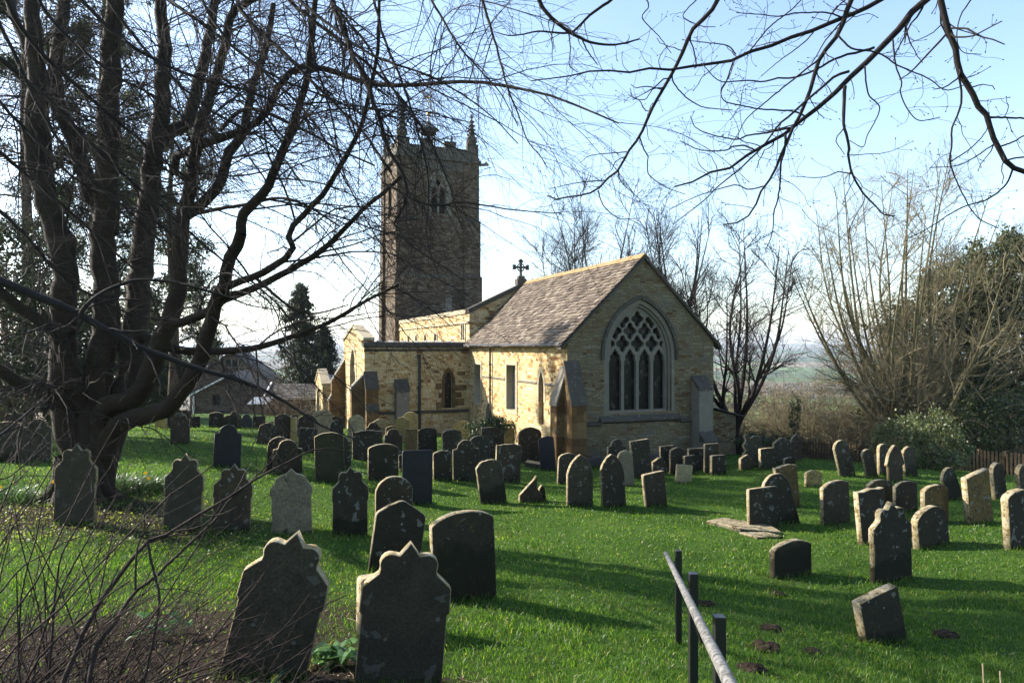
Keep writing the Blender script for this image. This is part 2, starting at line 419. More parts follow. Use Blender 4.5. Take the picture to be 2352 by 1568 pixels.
# distant fields and woods
far = t.ramp(t.math('MULTIPLY', t.n('SeparateXYZ', {0: pos}).outputs[1], 0.002), [(0.1, 0.0), (0.24, 1.0)])
fv = t.n('TexVoronoi', {'Vector': pos, 'Scale': 0.0035, 'Randomness': 1.0})
fcol = t.ramp(t.n('SeparateColor', {0: fv.outputs['Color']}).outputs[0], [(0.0, (0.06, 0.095, 0.03)), (0.3, (0.10, 0.15, 0.045)), (0.5, (0.21, 0.165, 0.11)), (0.7, (0.12, 0.10, 0.07)), (1.0, (0.05, 0.06, 0.035))], 'CONSTANT')
fcol = t.mix(t.ramp(t.n('TexNoise', {'Vector': pos, 'Scale': 0.011, 'Detail': 5}).outputs['Fac'], [(0.5, 0.0), (0.6, 1.0)]), fcol, (0.035, 0.037, 0.022))
g = t.mix(far, g, fcol)
M_GROUND = t.finish(g, 0.95, t.math('ADD', t.math('MULTIPLY', n2, 0.8), n3), 0.8, 0.05, spec=0.1)

def leaf_mat(name, stops, tr, rough=0.55, spec=0.4, trfac=0.35):
    t = NT(name)
    r = t.n('NewGeometry').outputs['Random Per Island']
    c = t.ramp(r, stops)
    c2 = t.mix(1.0, c, tr, 'MULTIPLY')
    return t.finish(c, rough, spec=spec, trans=(c2, trfac))
t = NT('grass_blades'); gg = t.n('NewGeometry'); ps = gg.outputs['Position']
c = t.ramp(gg.outputs['Random Per Island'], [(0, (0.018, 0.052, 0.006)), (0.45, (0.045, 0.108, 0.012)), (0.8, (0.085, 0.165, 0.022)), (0.93, (0.13, 0.19, 0.03)), (1, (0.24, 0.205, 0.09))])
c = t.mix(1.0, c, t.ramp(t.noise(ps, 1.9, 4, 0.65), [(0.3, (0.55, 0.62, 0.6)), (0.5, (1.0, 1.0, 1.0)), (0.72, (1.45, 1.22, 1.1))]), 'MULTIPLY')
c = t.mix(t.ramp(t.noise(ps, 0.75, 5, 0.7), [(0.56, 0.0), (0.72, 0.5)]), c, (0.13, 0.125, 0.035))
M_BLADE = t.finish(c, 0.45, spec=0.35, trans=(t.mix(1.0, c, (2.0, 2.0, 0.9, 1), 'MULTIPLY'), 0.5))
M_YEW = leaf_mat('yew_foliage', [(0, (0.010, 0.016, 0.008)), (0.6, (0.022, 0.034, 0.014)), (1, (0.045, 0.055, 0.02))], (1.4, 1.4, 0.8, 1), 0.6, 0.25, 0.2)
M_PINE = leaf_mat('pine_needles', [(0, (0.018, 0.028, 0.018)), (0.6, (0.04, 0.055, 0.028)), (1, (0.075, 0.085, 0.04))], (1.4, 1.4, 0.8, 1), 0.6, 0.25, 0.25)
M_HOLM = leaf_mat('holm_leaves', [(0, (0.014, 0.022, 0.008)), (0.6, (0.035, 0.05, 0.016)), (1, (0.09, 0.10, 0.03))], (1.6, 1.6, 0.7, 1), 0.5, 0.35, 0.25)
M_LAUREL = leaf_mat('laurel_leaves', [(0, (0.035, 0.05, 0.018)), (0.5, (0.085, 0.105, 0.042)), (1, (0.19, 0.20, 0.10))], (1.7, 1.7, 0.8, 1), 0.5, 0.4, 0.3)
M_IVY = leaf_mat('ivy_leaves', [(0, (0.012, 0.024, 0.008)), (0.6, (0.03, 0.055, 0.016)), (1, (0.08, 0.11, 0.035))], (1.6, 1.6, 0.7, 1), 0.35, 0.5, 0.25)
M_DAFF = leaf_mat('daffodil_leaves', [(0, (0.03, 0.06, 0.025)), (0.6, (0.06, 0.105, 0.045)), (1, (0.11, 0.16, 0.08))], (1.5, 1.7, 0.9, 1), 0.4, 0.5, 0.3)
M_ARUM = leaf_mat('arum_leaves', [(0, (0.03, 0.08, 0.015)), (1, (0.08, 0.16, 0.035))], (1.6, 1.8, 0.7, 1), 0.3, 0.6, 0.35)
M_PETAL = leaf_mat('yellow_petals', [(0, (0.70, 0.46, 0.02)), (1, (0.80, 0.58, 0.05))], (1.1, 1.0, 0.5, 1), 0.6, 0.2, 0.4)
M_LITTER = leaf_mat('leaf_litter', [(0, (0.035, 0.022, 0.014)), (0.5, (0.10, 0.065, 0.04)), (0.85, (0.20, 0.15, 0.10)), (1, (0.36, 0.31, 0.24))], (1.2, 1.0, 0.7, 1), 0.8, 0.2, 0.2)
M_MOSSG = leaf_mat('low_green_weeds', [(0, (0.07, 0.10, 0.02)), (0.6, (0.15, 0.18, 0.05)), (1, (0.26, 0.27, 0.10))], (1.6, 1.6, 0.8, 1), 0.5, 0.3, 0.4)

def bark_mat(name, a, b, moss=0.0, scale=6.0, band=False):
    t = NT(name)
    co = t.n('TexCoord').outputs['Object']
    mp = t.n('Mapping', {'Vector': co, 'Scale': (1, 1, 7.0) if band else (1.6, 1.6, 0.35)}).outputs[0]
    n = t.noise(mp, scale, 6, 0.7, 0.4); n2 = t.noise(co, 40, 4, 0.7)
    c = t.ramp(n, [(0.3, a), (0.7, b)])
    c = t.mix(0.5, c, t.ramp(n2, [(0.25, 0.55), (0.75, 1.4)]), 'MULTIPLY')
    if moss:
        up = t.n('SeparateXYZ', {0: t.n('NewGeometry').outputs['Normal']}).outputs[2]
        mk = t.math('MULTIPLY', t.ramp(t.noise(co, 2.2, 5, 0.7), [(0.42, 0.0), (0.62, moss)]), t.ramp(up, [(0.45, 0.25), (0.75, 1.0)]))
        c = t.mix(mk, c, (0.06, 0.062, 0.014))
    return t.finish(c, 0.85, t.math('ADD', n, t.math('MULTIPLY', n2, 0.4)), 0.6, 0.03, spec=0.2)
M_BARK = bark_mat('cherry_bark', (0.010, 0.0068, 0.005), (0.034, 0.022, 0.016), 0.5, 4.0, True)
M_TWIG = bark_mat('dark_twigs', (0.011, 0.008, 0.007), (0.03, 0.023, 0.02))
M_TWIGB = bark_mat('brown_twigs', (0.075, 0.05, 0.032), (0.17, 0.125, 0.08))
M_TWIGG = bark_mat('greenish_bark', (0.055, 0.047, 0.025), (0.17, 0.145, 0.075), 0.3)
M_TWIGP = bark_mat('pale_brush', (0.09, 0.075, 0.042), (0.25, 0.21, 0.125))
M_HEDGE = plain('far_hedge', (0.035, 0.034, 0.024), 0.95, 0.1)
M_LIME_BARK = bark_mat('lime_branch_bark', (0.010, 0.008, 0.008), (0.028, 0.022, 0.02))
M_STEM = bark_mat('shrub_stems', (0.012, 0.008, 0.006), (0.04, 0.026, 0.021))
M_PINEB = bark_mat('pine_bark', (0.05, 0.035, 0.025), (0.14, 0.10, 0.07))
M_SOIL = plain('molehill_soil', (0.032, 0.022, 0.015), 0.95, 0.1, 0, 25, 0.6, 0.8)
M_PAINTB = plain('black_painted_iron', (0.012, 0.012, 0.013), 0.35, 0.5, 0.0, 30, 0.3, 0.05)
M_FENCE = plain('weathered_fence_wood', (0.075, 0.052, 0.03), 0.85, 0.2, 0, 8, 0.35)
t = NT('galvanised_rail'); co = t.n('TexCoord').outputs['Object']
c = t.mix(t.ramp(t.noise(co, 28, 5, 0.75), [(0.42, 0.0), (0.56, 1.0)]), (0.045, 0.04, 0.032, 1), (0.175, 0.172, 0.165, 1))
c = t.mix(t.ramp(t.noise(co, 9, 5, 0.7), [(0.6, 0.0), (0.72, 0.7)]), c, (0.14, 0.12, 0.05))
M_RAIL = t.finish(c, 0.6, t.noise(co, 40, 5, 0.7), 0.4, 0.004, spec=0.4)
# ------------------------------------------------------------------ ground sheet
def ticks(lo, hi, a, b, step, g=1.16):
    core = list(np.arange(a, b + 1e-6, step)); s = step; v = b; up = []
    while v < hi: s *= g; v += s; up.append(v)
    s = step; v = a; dn = []
    while v > lo: s *= g; v -= s; dn.append(v)
    return np.array(dn[::-1] + core + up)
def soil_amount(x, y):
    s = 0.42 * fbm(x * 0.8, y * 0.8, 5, 3) + 0.02
    dl = np.clip(1.25 - np.hypot((x + 3.4) / 3.6, (y - 5.2) / 3.2), 0, 1)
    tr = np.clip(1.15 - np.hypot((x + 7.4) / 3.6, (y - 11.9) / 2.0), 0, 1)
    s1 = np.clip(1.0 - np.hypot((x + 1.3) / 1.6, (y - 5.0) / 0.9), 0, 1)
    dm = np.clip(1.0 - np.hypot((x + 0.9) / 0.9, (y - 8.4) / 1.0), 0, 1) * 0.6
    return np.clip(s + 0.55 * dl + 0.55 * tr + 0.7 * s1 + 0.4 * dm, 0, 1)
tx = ticks(-7000, 7000, -22, 20, 0.25); ty = ticks(-45, 8500, -1.5, 36, 0.25)
gx, gy = np.meshgrid(tx, ty)
gz = ground(gx, gy)
nv = len(tx); idx = np.arange(gx.size).reshape(gx.shape)
gf = np.stack([idx[:-1, :-1], idx[:-1, 1:], idx[1:, 1:], idx[1:, :-1]], -1).reshape(-1, 4)
gme = quads_mesh('ground', np.stack([gx, gy, gz], -1).reshape(-1, 3), gf)
gme.attributes.new('soil', 'FLOAT', 'POINT').data.foreach_set('value', soil_amount(gx, gy).ravel().astype(np.float32))
gme.shade_smooth()
tag(link_mesh('ground', gme, M_GROUND), kind='structure')

# ------------------------------------------------------------------ church; local x = north, y = west, z = up, origin at the chancel's near left corner
CH = empty('church', (1.99, 24.6, 0.0), R(21.4))
tag(CH, 'stone church with square pinnacled tower, slate-roofed chancel and traceried gable window', 'church')

def arch(w, zs, za, n=9, x0=0.0, zb=None):
    "pointed-arch outline: width w, springing zs, apex za; open bottom at zb"
    h = za - zs; a = w / 2
    rr = (a * a + h * h) / (2 * a)              # circle through springing point and apex, centre on the springing line
    L = []
    th = math.asin(min(1, h / rr)) if rr >= a else math.pi / 2
    th = math.atan2(h, rr - a) if rr > a else math.atan2(h, -(a - rr))
    pts = []
    for i in range(n + 1):
        q = th * i / n
        pts.append((x0 + a - rr + rr * math.cos(q), zs + rr * math.sin(q)))
    right = pts                                   # from right springing to apex
    left = [(2 * x0 - x, z) for x, z in right[::-1][1:]]
    o = right + left
    if zb is not None: o = [(x0 + a, zb)] + o + [(x0 - a, zb)]
    return o
def rect(x0, x1, z0, z1): return [(x0, z0), (x1, z0), (x1, z1), (x0, z1)]
def wallE(loops, u0, th=0.6, lift=0.0):
    "wall facing the viewer (outer face at u0), loops in (q,z)"
    return plate(loops, th), Matrix.Translation((0, u0 + th / 2, 0)) @ M_EAST
def wallS(loops, q0, th=0.6):
    "wall facing left (outer face at q0), loops in (u,z)"
    return plate([[(-a, b) for a, b in lp] for lp in loops], th), Matrix.Translation((q0 + th / 2, 0, 0)) @ M_SOUTH
def put(name, parts, mat, parent=CH):
    return link_mesh(name, join_meshes(name, parts), mat, parent)
BZ = -0.9       # walls run down into the ground

EAV, RDG, CL, CWD = 4.56, 7.66, 11.6, 6.4
qc = 3.04
hole_e = arch(2.95, 4.0, 6.06, 10, qc, 1.9)
gable = [(0, BZ), (CWD, BZ), (CWD, EAV), (3.2, RDG), (0, EAV)]
W1 = (9.6, 10.6, 1.6, 3.52); W2 = (4.95, 6.1, 1.6, 3.6)
lan = arch(0.50, 2.75, 3.42, 5, 2.32, 1.32); dor = arch(0.85, 1.05, 1.72, 5, 8.45, -0.6)
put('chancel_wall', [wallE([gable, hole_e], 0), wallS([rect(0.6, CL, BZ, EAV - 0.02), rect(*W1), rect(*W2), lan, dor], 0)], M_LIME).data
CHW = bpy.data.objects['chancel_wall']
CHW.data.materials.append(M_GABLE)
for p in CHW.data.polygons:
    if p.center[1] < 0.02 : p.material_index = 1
mb = MB(); mb.box(CWD - 0.6, CWD, 0.6, CL, BZ, EAV - 0.02); mb.build('chancel_back_wall', M_LIME, CH)
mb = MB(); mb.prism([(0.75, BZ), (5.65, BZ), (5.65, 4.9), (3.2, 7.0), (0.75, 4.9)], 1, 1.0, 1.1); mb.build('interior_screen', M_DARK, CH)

# plinth course and string on the gable, weathering courses
mb = MB()
mb.prism([(0.0, 1.62), (-0.09, 1.56), (-0.09, 1.48), (0.0, 1.44)], 0, 0.62, 1.35)
mb.prism([(0.0, 1.62), (-0.09, 1.56), (-0.09, 1.48), (0.0, 1.44)], 0, 4.82, 5.33)
mb.prism([(0.0, 0.30), (-0.10, 0.2), (-0.10, BZ), (0.0, BZ)], 0, 0.62, 5.33)
mb.build_each('string_course', M_CAP, CH)

# east window: frame ring, hood, sill, mullions and net tracery in one plate, glass behind
def ring(w0, zs, za0, w1, za1, zb, x0=qc, n=12):
    o = arch(w0, zs, za0, n, x0, zb); i = arch(w1, zs, za1, n, x0, zb)
    return o + i[::-1]
put('hood_mould', [(plate([ring(3.36, 4.0, 6.31, 3.12, 6.17, 3.88)], 0.20), Matrix.Translation((0, 0.0, 0)) @ M_EAST)], M_CAP)
fr = put('traceried_window', [(plate([ring(3.06, 4.0, 6.13, 2.80, 5.99, 1.86)], 0.26), Matrix.Translation((0, 0.125, 0)) @ M_EAST),
     (plate([ring(2.88, 4.0, 6.03, 2.62, 5.88, 1.90)], 0.36), Matrix.Translation((0, 0.27, 0)) @ M_EAST)], M_TRACE)
fr['label'] = 'tall pointed gable window with four lights and net tracery'
LW = 0.64
def cusped(cx, cz, rw, rh, n=28, k=0.17):
    out = []
    for i in range(n):
        a = 2 * math.pi * i / n
        r = 1 - k * (1 - abs(math.cos(2 * a))) * 1.9 + k * 0.15 * math.cos(4 * a)
        x = math.cos(a); z = math.sin(a)
        tip = 1 + 0.16 * max(0, abs(z) - 0.85) / 0.15
        out.append((cx + rw * r * x, cz + rh * r * z * tip))
    return out
def light_head(cx, w, zb, zs):
    a = w / 2
    R_ = [(cx + a, zb), (cx + a, zs), (cx + a * 0.80, zs + 0.12), (cx + a * 0.86, zs + 0.22), (cx + a * 0.55, zs + 0.30), (cx + a * 0.42, zs + 0.36), (cx, zs + 0.50)]
    return R_ + [(2 * cx - x, z) for x, z in R_[::-1][1:]]
outer = arch(2.70, 4.0, 5.93, 14, qc, 1.90)
def inside(x, z, m=0.06):
    zs, za, w = 4.0, 5.90 - m * 1.3, 2.66 - 2 * m
    a = w / 2; h = za - zs; rr = (a * a + h * h) / (2 * a)
    if abs(x - qc) > a: return False
    if z <= zs: return True
    return math.hypot(abs(x - qc) - (a - rr), z - zs) < rr
holes = [light_head(qc + LW * (k - 1.5), LW - 0.12, 1.98, 3.79) for k in range(4)]
LW0 = LW
for cx, cz, s_ in [(-LW, 4.48, 1), (0, 4.48, 1), (LW, 4.48, 1), (-LW / 2, 4.96, 1), (LW / 2, 4.96, 1), (0, 5.42, 0.95)]:
    holes.append(cusped(qc + cx, cz, 0.278 * s_, 0.272 * s_))
def clipped(cx, cz, s_=1.0):
    pts = [p for p in cusped(cx, cz, 0.278 * s_, 0.272 * s_, 60)]
    # slide outside points along the line to an inner anchor until they are inside
    ax, az = (cx + qc * 0.0, cz)
    best = []
    for x, z in pts:
        if inside(x, z, 0.09): best.append((x, z))
    return best
for cx, cz in [(-2 * LW + 0.02, 4.48), (2 * LW - 0.02, 4.48), (-1.5 * LW, 4.96), (1.5 * LW, 4.96), (-LW, 5.38), (LW, 5.38)]:
    b = clipped(qc + cx, cz)
    if len(b) > 6:
        c0 = np.mean(b, axis=0)
        b.sort(key=lambda p: math.atan2(p[1] - c0[1], p[0] - c0[0]))
        holes.append(b)
tr_ = put('tracery', [(plate([outer] + holes, 0.15), Matrix.Translation((0, 0.26, 0)) @ M_EAST)], M_TRACE, fr)
mb = MB(); mb.box(qc - 1.4, qc + 1.4, 0.36, 0.38, 1.88, 5.95); mb.build('glass', M_GLASS, fr)
mb = MB(); mb.prism([(0.35, 1.98), (-0.03, 1.80), (-0.17, 1.66), (-0.17, 1.60), (0.0, 1.52), (0.35, 1.52)], 0, qc - 1.74, qc + 1.74); mb.build('sill', M_CAP, fr)

# south wall openings
def square_window(W_, q0=0.0):
    u0, u1, z0, z1 = W_
    f = put('square_headed_window', [(plate([[(-u1 - .13, z0 - .16), (-u0 + .13, z0 - .16), (-u0 + .13, z1 + .14), (-u1 - .13, z1 + .14)], [(-u1 + .03, z0 + .02), (-u0 - .03, z0 + .02), (-u0 - .03, z1 - .03), (-u1 + .03, z1 - .03)]], 0.32), Matrix.Translation((q0 + 0.13, 0, 0)) @ M_SOUTH)], M_ASHL)
    m = MB(); m.box(q0 + 0.28, q0 + 0.30, u0 - 0.02, u1 + 0.02, z0 - 0.02, z1 + 0.02); m.build('glass', M_GLASS2, f)
    return f
square_window(W1); square_window(W2)
mb = MB(); mb.box(0.16, 0.24, 2.0, 2.64, 1.25, 3.5); mb.build('blocked_lancet', M_ORANGE, CH)
put('lancet_surround', [(plate([[(-x, z) for x, z in ring(0.82, 2.75, 3.62, 0.49, 3.41, 2.2, 2.32, 6)]], 0.1), Matrix.Translation((0.035, 0, 0)) @ M_SOUTH)], M_ASHL)
dd = put('doorway', [(plate([[(-x, z) for x, z in ring(1.2, 1.05, 1.95, 0.84, 1.70, -0.7, 8.45, 6)]], 0.14), Matrix.Translation((0.04, 0, 0)) @ M_SOUTH)], M_ASHL)
mb = MB(); mb.box(0.3, 0.36, 7.95, 8.95, -0.7, 1.8); mb.build('door', M_WOOD, dd)
mb = MB(); mb.prism([(0.0, 2.98), (-0.06, 2.95), (-0.06, 2.90), (0.0, 2.86)], 1, 0.0, 0.0) if False else None
for a, b in [(0.62, 1.9), (2.75, 4.80), (6.28, 9.44)]:
    mb.prism([(-0.05, 2.95), (-0.05, 2.90), (0.0, 2.87), (0.0, 2.97)], 1, a, b)
mb.build_each('wall_string', M_ASH, CH)
def pipe(q, u, z0, z1, r=0.05, hopper=True):
    m = MB(); m.tube([(q, u, z0), (q, u, z1)], r, 8)
    z = z0 + 0.5
    while z < z1 - 0.3: m.tube([(q, u, z), (q, u, z + 0.08)], r * 1.5, 8); z += 1.2
    if hopper: m.hexa([(q - .06, u - .06, z1 - .12), (q + .05, u - .06, z1 - .12), (q + .05, u + .06, z1 - .12), (q - .06, u + .06, z1 - .12)], [(q - .13, u - .14, z1 + .25), (q + .05, u - .14, z1 + .25), (q + .05, u + .14, z1 + .25), (q - .13, u + .14, z1 + .25)])
    m.build('downpipe', M_PIPE, CH)
pipe(-0.09, 8.05, -0.6, 4.30, 0.045, False)
mb = MB(); mb.tube([(-0.30, -0.02, 4.42), (-0.30, 11.5, 4.44)], 0.065, 8); mb.build('gutter', M_PIPE, CH)

# chancel roof: rows of stone slates on both slopes, ridge tiles, verge
def slate_roof(name, e0, e1, r0, r1, rows, wid, mat, parent=CH, jitter=0.012, thick=0.03, seed=1):
    "slates between an eaves line e0-e1 and a ridge line r0-r1"
    rg = np.random.default_rng(seed); e0, e1, r0, r1 = map(lambda p: np.array(p, float), (e0, e1, r0, r1))
    nrm = np.cross(e1 - e0, r0 - e0); nrm /= np.linalg.norm(nrm)
    if nrm[2] < 0: nrm = -nrm
    m = MB()
    L = np.linalg.norm(e1 - e0); hs = np.linspace(0, 1, rows + 1) ** 1.12
    for k in range(rows):
        t0, t1 = hs[k], min(1.0, hs[k + 1] + (hs[k + 1] - hs[k]) * 0.75)
        a = e0 + (r0 - e0) * t0; b = e1 + (r1 - e1) * t0; c = e1 + (r1 - e1) * t1; d = e0 + (r0 - e0) * t1
        s = -rg.random() * wid; xs = [0.0]
        while s < L:
            s += wid * rg.uniform(0.55, 1.4)
            if 0.06 < s < L - 0.05: xs.append(s)
        xs.append(L)
        for x0, x1 in zip(xs[:-1], xs[1:]):
            f0 = x0 / L + 0.0006; f1 = x1 / L - 0.0006
            jl = rg.normal(0, jitter); up = thick * rg.uniform(0.8, 1.5)
            dn = (a - d) / (np.linalg.norm(a - d) + 1e-9) * jl
            A = a + (b - a) * f0 + dn; B = a + (b - a) * f1 + dn + (a - d) / np.linalg.norm(a - d) * rg.normal(0, jitter * .5); Cc = d + (c - d) * f1; D = d + (c - d) * f0
            lo, hi = nrm * 0.012, nrm * (up + 0.022)
            m.hexa([A + lo, B + lo, Cc - nrm * 0.004, D - nrm * 0.004], [A + hi, B + hi, Cc + nrm * 0.012, D + nrm * 0.012])
    return m.build(name, mat, parent)
sl = (RDG - EAV) / 3.2
slate_roof('slate_roof', (-0.33, -0.10, EAV - 0.33 * sl + 0.12), (-0.33, CL + .02, EAV - 0.33 * sl + 0.12), (3.2, -0.10, RDG + 0.13), (3.2, CL + .02, RDG + 0.13), 27, 0.27, M_SLATE, seed=3, thick=.045, jitter=.02)
slate_roof('slate_roof', (6.73, -0.10, EAV - 0.33 * sl + 0.12), (6.73, CL + .02, EAV - 0.33 * sl + 0.12), (3.2, -0.10, RDG + 0.13), (3.2, CL + .02, RDG + 0.13), 27, 0.27, M_SLATE, seed=4)
mb = MB(); mb.prism([(0.02, EAV - 0.02), (3.2, RDG + 0.03), (6.38, EAV - 0.02), (3.2, EAV + 0.4)], 1, 0.62, CL - 0.02); mb.build('roof_boarding', M_DARK, CH)
mb = MB()
for k in range(26):
    a, b = -0.11 + k * 11.73 / 26, -0.11 + (k + 1) * 11.73 / 26 - 0.012
    dz = random.uniform(-0.012, 0.012)
    mb.prism([(2.98, RDG + 0.03 + dz), (3.2, RDG + 0.24 + dz), (3.42, RDG + 0.03 + dz), (3.2, RDG + 0.17 + dz)], 1, a, b)
mb.build('ridge_tiles', M_RIDGE, CH)
mb = MB()
mb.prism([(0.0, EAV + 0.02), (3.2, RDG + 0.02), (6.4, EAV + 0.02), (6.72, EAV - 0.30), (6.72, EAV - 0.24), (3.2, RDG + 0.10), (-0.32, EAV - 0.24), (-0.32, EAV - 0.30)], 1, -0.12, 0.25)
mb.build('verge', M_CAP, CH)

# buttresses: body plus sloping weathered cap
def buttress(name, q0, q1, u0, u1, ztop, zcap, side, mat=M_ORANGE, offsets=()):
    "side 'E' projects towards -u (u1 at wall), 'S' projects towards -q (q1 at wall)"
    m = MB(); c = MB()
    if side == 'E':
        m.box(q0, q1, u0, u1, BZ, zcap)
        m.prism([(u0 + 0.02, zcap), (u1, zcap), (u1, ztop - 0.03)], 0, q0, q1)
        c.prism([(u0 - 0.04, zcap - 0.02), (u0 - 0.02, zcap + 0.10), (u1, ztop + 0.06), (u1, ztop - 0.05), (u0 + 0.02, zcap - 0.02)], 0, q0 - 0.03, q1 + 0.03)
        for z, d in offsets:
            m.box(q0, q1, u0 - d, u0 - 0.003, BZ, z)
            c.prism([(u0 - d - 0.05, z - 0.02), (u0 - d - 0.05, z + 0.05), (u0 - 0.004, z + 0.38), (u0 - 0.004, z - 0.02)], 0, q0 - 0.02, q1 + 0.02)
    else:
        m.box(q0, q1, u0, u1, BZ, zcap)
        m.prism([(q0 + 0.02, zcap), (q1, zcap), (q1, ztop - 0.03)], 1, u0, u1)
        c.prism([(q0 - 0.04, zcap - 0.02), (q0 - 0.02, zcap + 0.10), (q1, ztop + 0.06), (q1, ztop - 0.05), (q0 + 0.02, zcap - 0.02)], 1, u0 - 0.03, u1 + 0.03)
        for z, d in offsets:
            m.box(q0 - d, q0 - 0.003, u0, u1, BZ, z)
            c.prism([(q0 - d - 0.05, z - 0.02), (q0 - d - 0.05, z + 0.05), (q0 - 0.004, z + 0.38), (q0 - 0.004, z - 0.02)], 1, u0 - 0.02, u1 + 0.02)
    o = m.build('buttress', mat, CH); c.build_each('weathered_cap', M_CAP if side == 'E' else M_ASH, o)
    return o
buttress('b', -0.12, 0.46, -0.62, -0.002, 3.8, 2.3, 'E')
buttress('b', -0.42, -0.002, 0.02, 0.55, 3.6, 2.25, 'S')
buttress('b', 5.36, 5.98, -0.50, -0.002, 3.2, 2.7, 'E', M_TRACE, ((0.75, 0.28),))

# lean-to on the far side
mb = MB(); mb.box(6.42, 9.3, 2.2, 5.2, BZ - 1.2, 1.35); mb.prism([(6.42, 1.35), (9.3, 1.35), (6.42, 2.0)], 1, 2.2, 5.2); mb.build('lean_to', M_GABLE, CH)
slate_roof('lean_to_roof', (9.6, 2.0, 1.30), (9.6, 5.4, 1.30), (6.45, 2.0, 2.12), (6.45, 5.4, 2.12), 10, 0.3, M_DSLATE, seed=9)

# transept with lead roof
TQ, TU, TW_, TZ = -5.36, 11.6, 7.5, 4.42
lan2 = arch(0.42, 2.55, 3.12, 6, -1.09, 1.22)
tg = [(TU + .6, BZ), (TU + TW_, BZ), (TU + TW_, TZ + .3), (TU + TW_ / 2, TZ + 1.05), (TU + .6, TZ + .42), (TU + .6, TZ)]
tg = [(TU + .6, BZ), (TU + TW_, BZ), (TU + TW_, TZ + .25), (TU + TW_ / 2, TZ + 1.0), (TU + .6, TZ + .37)]
uw = TU + TW_ / 2
hs = arch(2.3, 3.0, 4.45, 9, uw, 1.35)
tw = put('transept_wall', [wallE([rect(TQ, -0.002, BZ, TZ), lan2], TU), wallS([tg, hs], TQ)], M_LIME)
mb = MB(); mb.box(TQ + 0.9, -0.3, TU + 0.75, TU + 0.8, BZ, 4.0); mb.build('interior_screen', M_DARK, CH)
mb = MB()
mb.prism([(TU - 0.10, TZ + 0.02), (TU - 0.10, TZ - 0.06), (TU, TZ - 0.10), (TU + .62, TZ + .0), (TU + .62, TZ + .20), (TU - 0.06, TZ + 0.16)], 0, TQ - 0.05, -0.01)
mb.prism([(TU - 0.09, 4.22), (TU, 4.27), (TU, 4.14), (TU - 0.09, 4.17)], 0, TQ - 0.02, -0.004)
mb.prism([(TU - 0.09, 1.10), (TU, 1.16), (TU, 1.0), (TU - 0.09, 1.03)], 0, TQ + .62, -0.004)
mb.build_each('parapet_coping', M_CAP, CH)
mb = MB()
for (a, b) in [((TU - .06, TZ + .27), (uw, TZ + 1.02)), ((uw, TZ + 1.02), (TU + TW_ + .05, TZ + .27))]:
    mb.prism([(a[0], a[1]), (b[0], b[1]), (b[0], b[1] + .13), (a[0], a[1] + .13)], 0, TQ - .06, TQ + .5)
mb.build('gable_coping', M_ASHL, CH)
mb = MB()
mb.add([(TQ + .5, TU + .62, TZ + .12), (-0.02, TU + .62, TZ + .12), (-0.02, uw, TZ + .24), (TQ + .5, uw, TZ + .24), (TQ + .5, TU + TW_, TZ + .12), (-0.02, TU + TW_, TZ + .12)], [(0, 1, 2, 3), (3, 2, 5, 4)])
for k in range(8):
    q = TQ + .6 + k * 0.66
    mb.prism([(TU + .64, TZ + .12), (uw, TZ + .24), (uw, TZ + .31), (TU + .64, TZ + .19)], 0, q, q + .06)
mb.build('lead_roof', M_LEAD, CH)
win = put('pointed_window', [(plate([[(-x, z) for x, z in ring(2.6, 3.0, 4.68, 1.98, 4.24, 1.3, uw, 9)]], 0.34), Matrix.Translation((TQ + 0.14, 0, 0)) @ M_SOUTH),
    (plate([[(-x, z) for x, z in arch(2.1, 3.0, 4.33, 10, uw, 1.32)]] + [[(-x, z) for x, z in light_head(uw + (k - 1) * .64, .52, 1.42, 2.7)] for k in range(3)] +
     [[(-x, z) for x, z in cusped(uw + dx, zz, .2, .24)] for dx, zz in ((-.32, 3.48), (.32, 3.48), (0, 3.86))], 0.14), Matrix.Translation((TQ + 0.24, 0, 0)) @ M_SOUTH)], M_ASHL)
mb = MB(); mb.box(TQ + .34, TQ + .36, uw - 1.12, uw + 1.12, 1.3, 4.5); mb.build('glass', M_GLASS, win)
ln = put('lancet_window', [(plate([ring(0.72, 2.55, 3.34, 0.41, 3.11, 1.25, -1.09, 6)], 0.12), Matrix.Translation((0, TU + 0.035, 0)) @ M_EAST)], M_ORANGE)
mb = MB(); mb.box(-1.4, -0.8, TU + .22, TU + .25, 1.15, 3.2); mb.build('glass', M_GLASS, ln)
mb = MB()
for z0, z1, a, b in [(1.2, 1.55, -1.75, -1.46), (1.75, 2.0, -1.62, -1.46), (2.2, 2.5, -1.75, -1.46), (1.35, 1.7, -0.72, -0.25), (1.75, 2.05, -0.72, -0.4), (2.12, 2.4, -0.72, -0.12), (2.9, 3.1, -0.6, -0.2)]:
    mb.box(a, b, TU - 0.012, TU + 0.1, z0, z1)
mb.build_each('quoin', M_ORANGE, CH)
pipe(-2.62, TU - 0.09, -0.6, 3.75, 0.07)
buttress('b', -3.86, -3.22, TU - 0.42, TU - 0.002, 2.7, 2.15, 'E', M_ASH)
buttress('b', TQ - 0.02, TQ + 0.58, TU - 0.62, TU - 0.002, 3.1, 2.3, 'E', M_ORANGE, ((1.25, 0.16),))
buttress('b', TQ - 0.62, TQ - 0.002, TU + .02, TU + .5, 3.0, 2.3, 'S', M_ORANGE)
buttress('b', TQ - 0.75, TQ - 0.002, TU + TW_ - .62, TU + TW_ - .04, 3.6, 2.3, 'S', M_ORANGE, ((1.25, 0.15),))

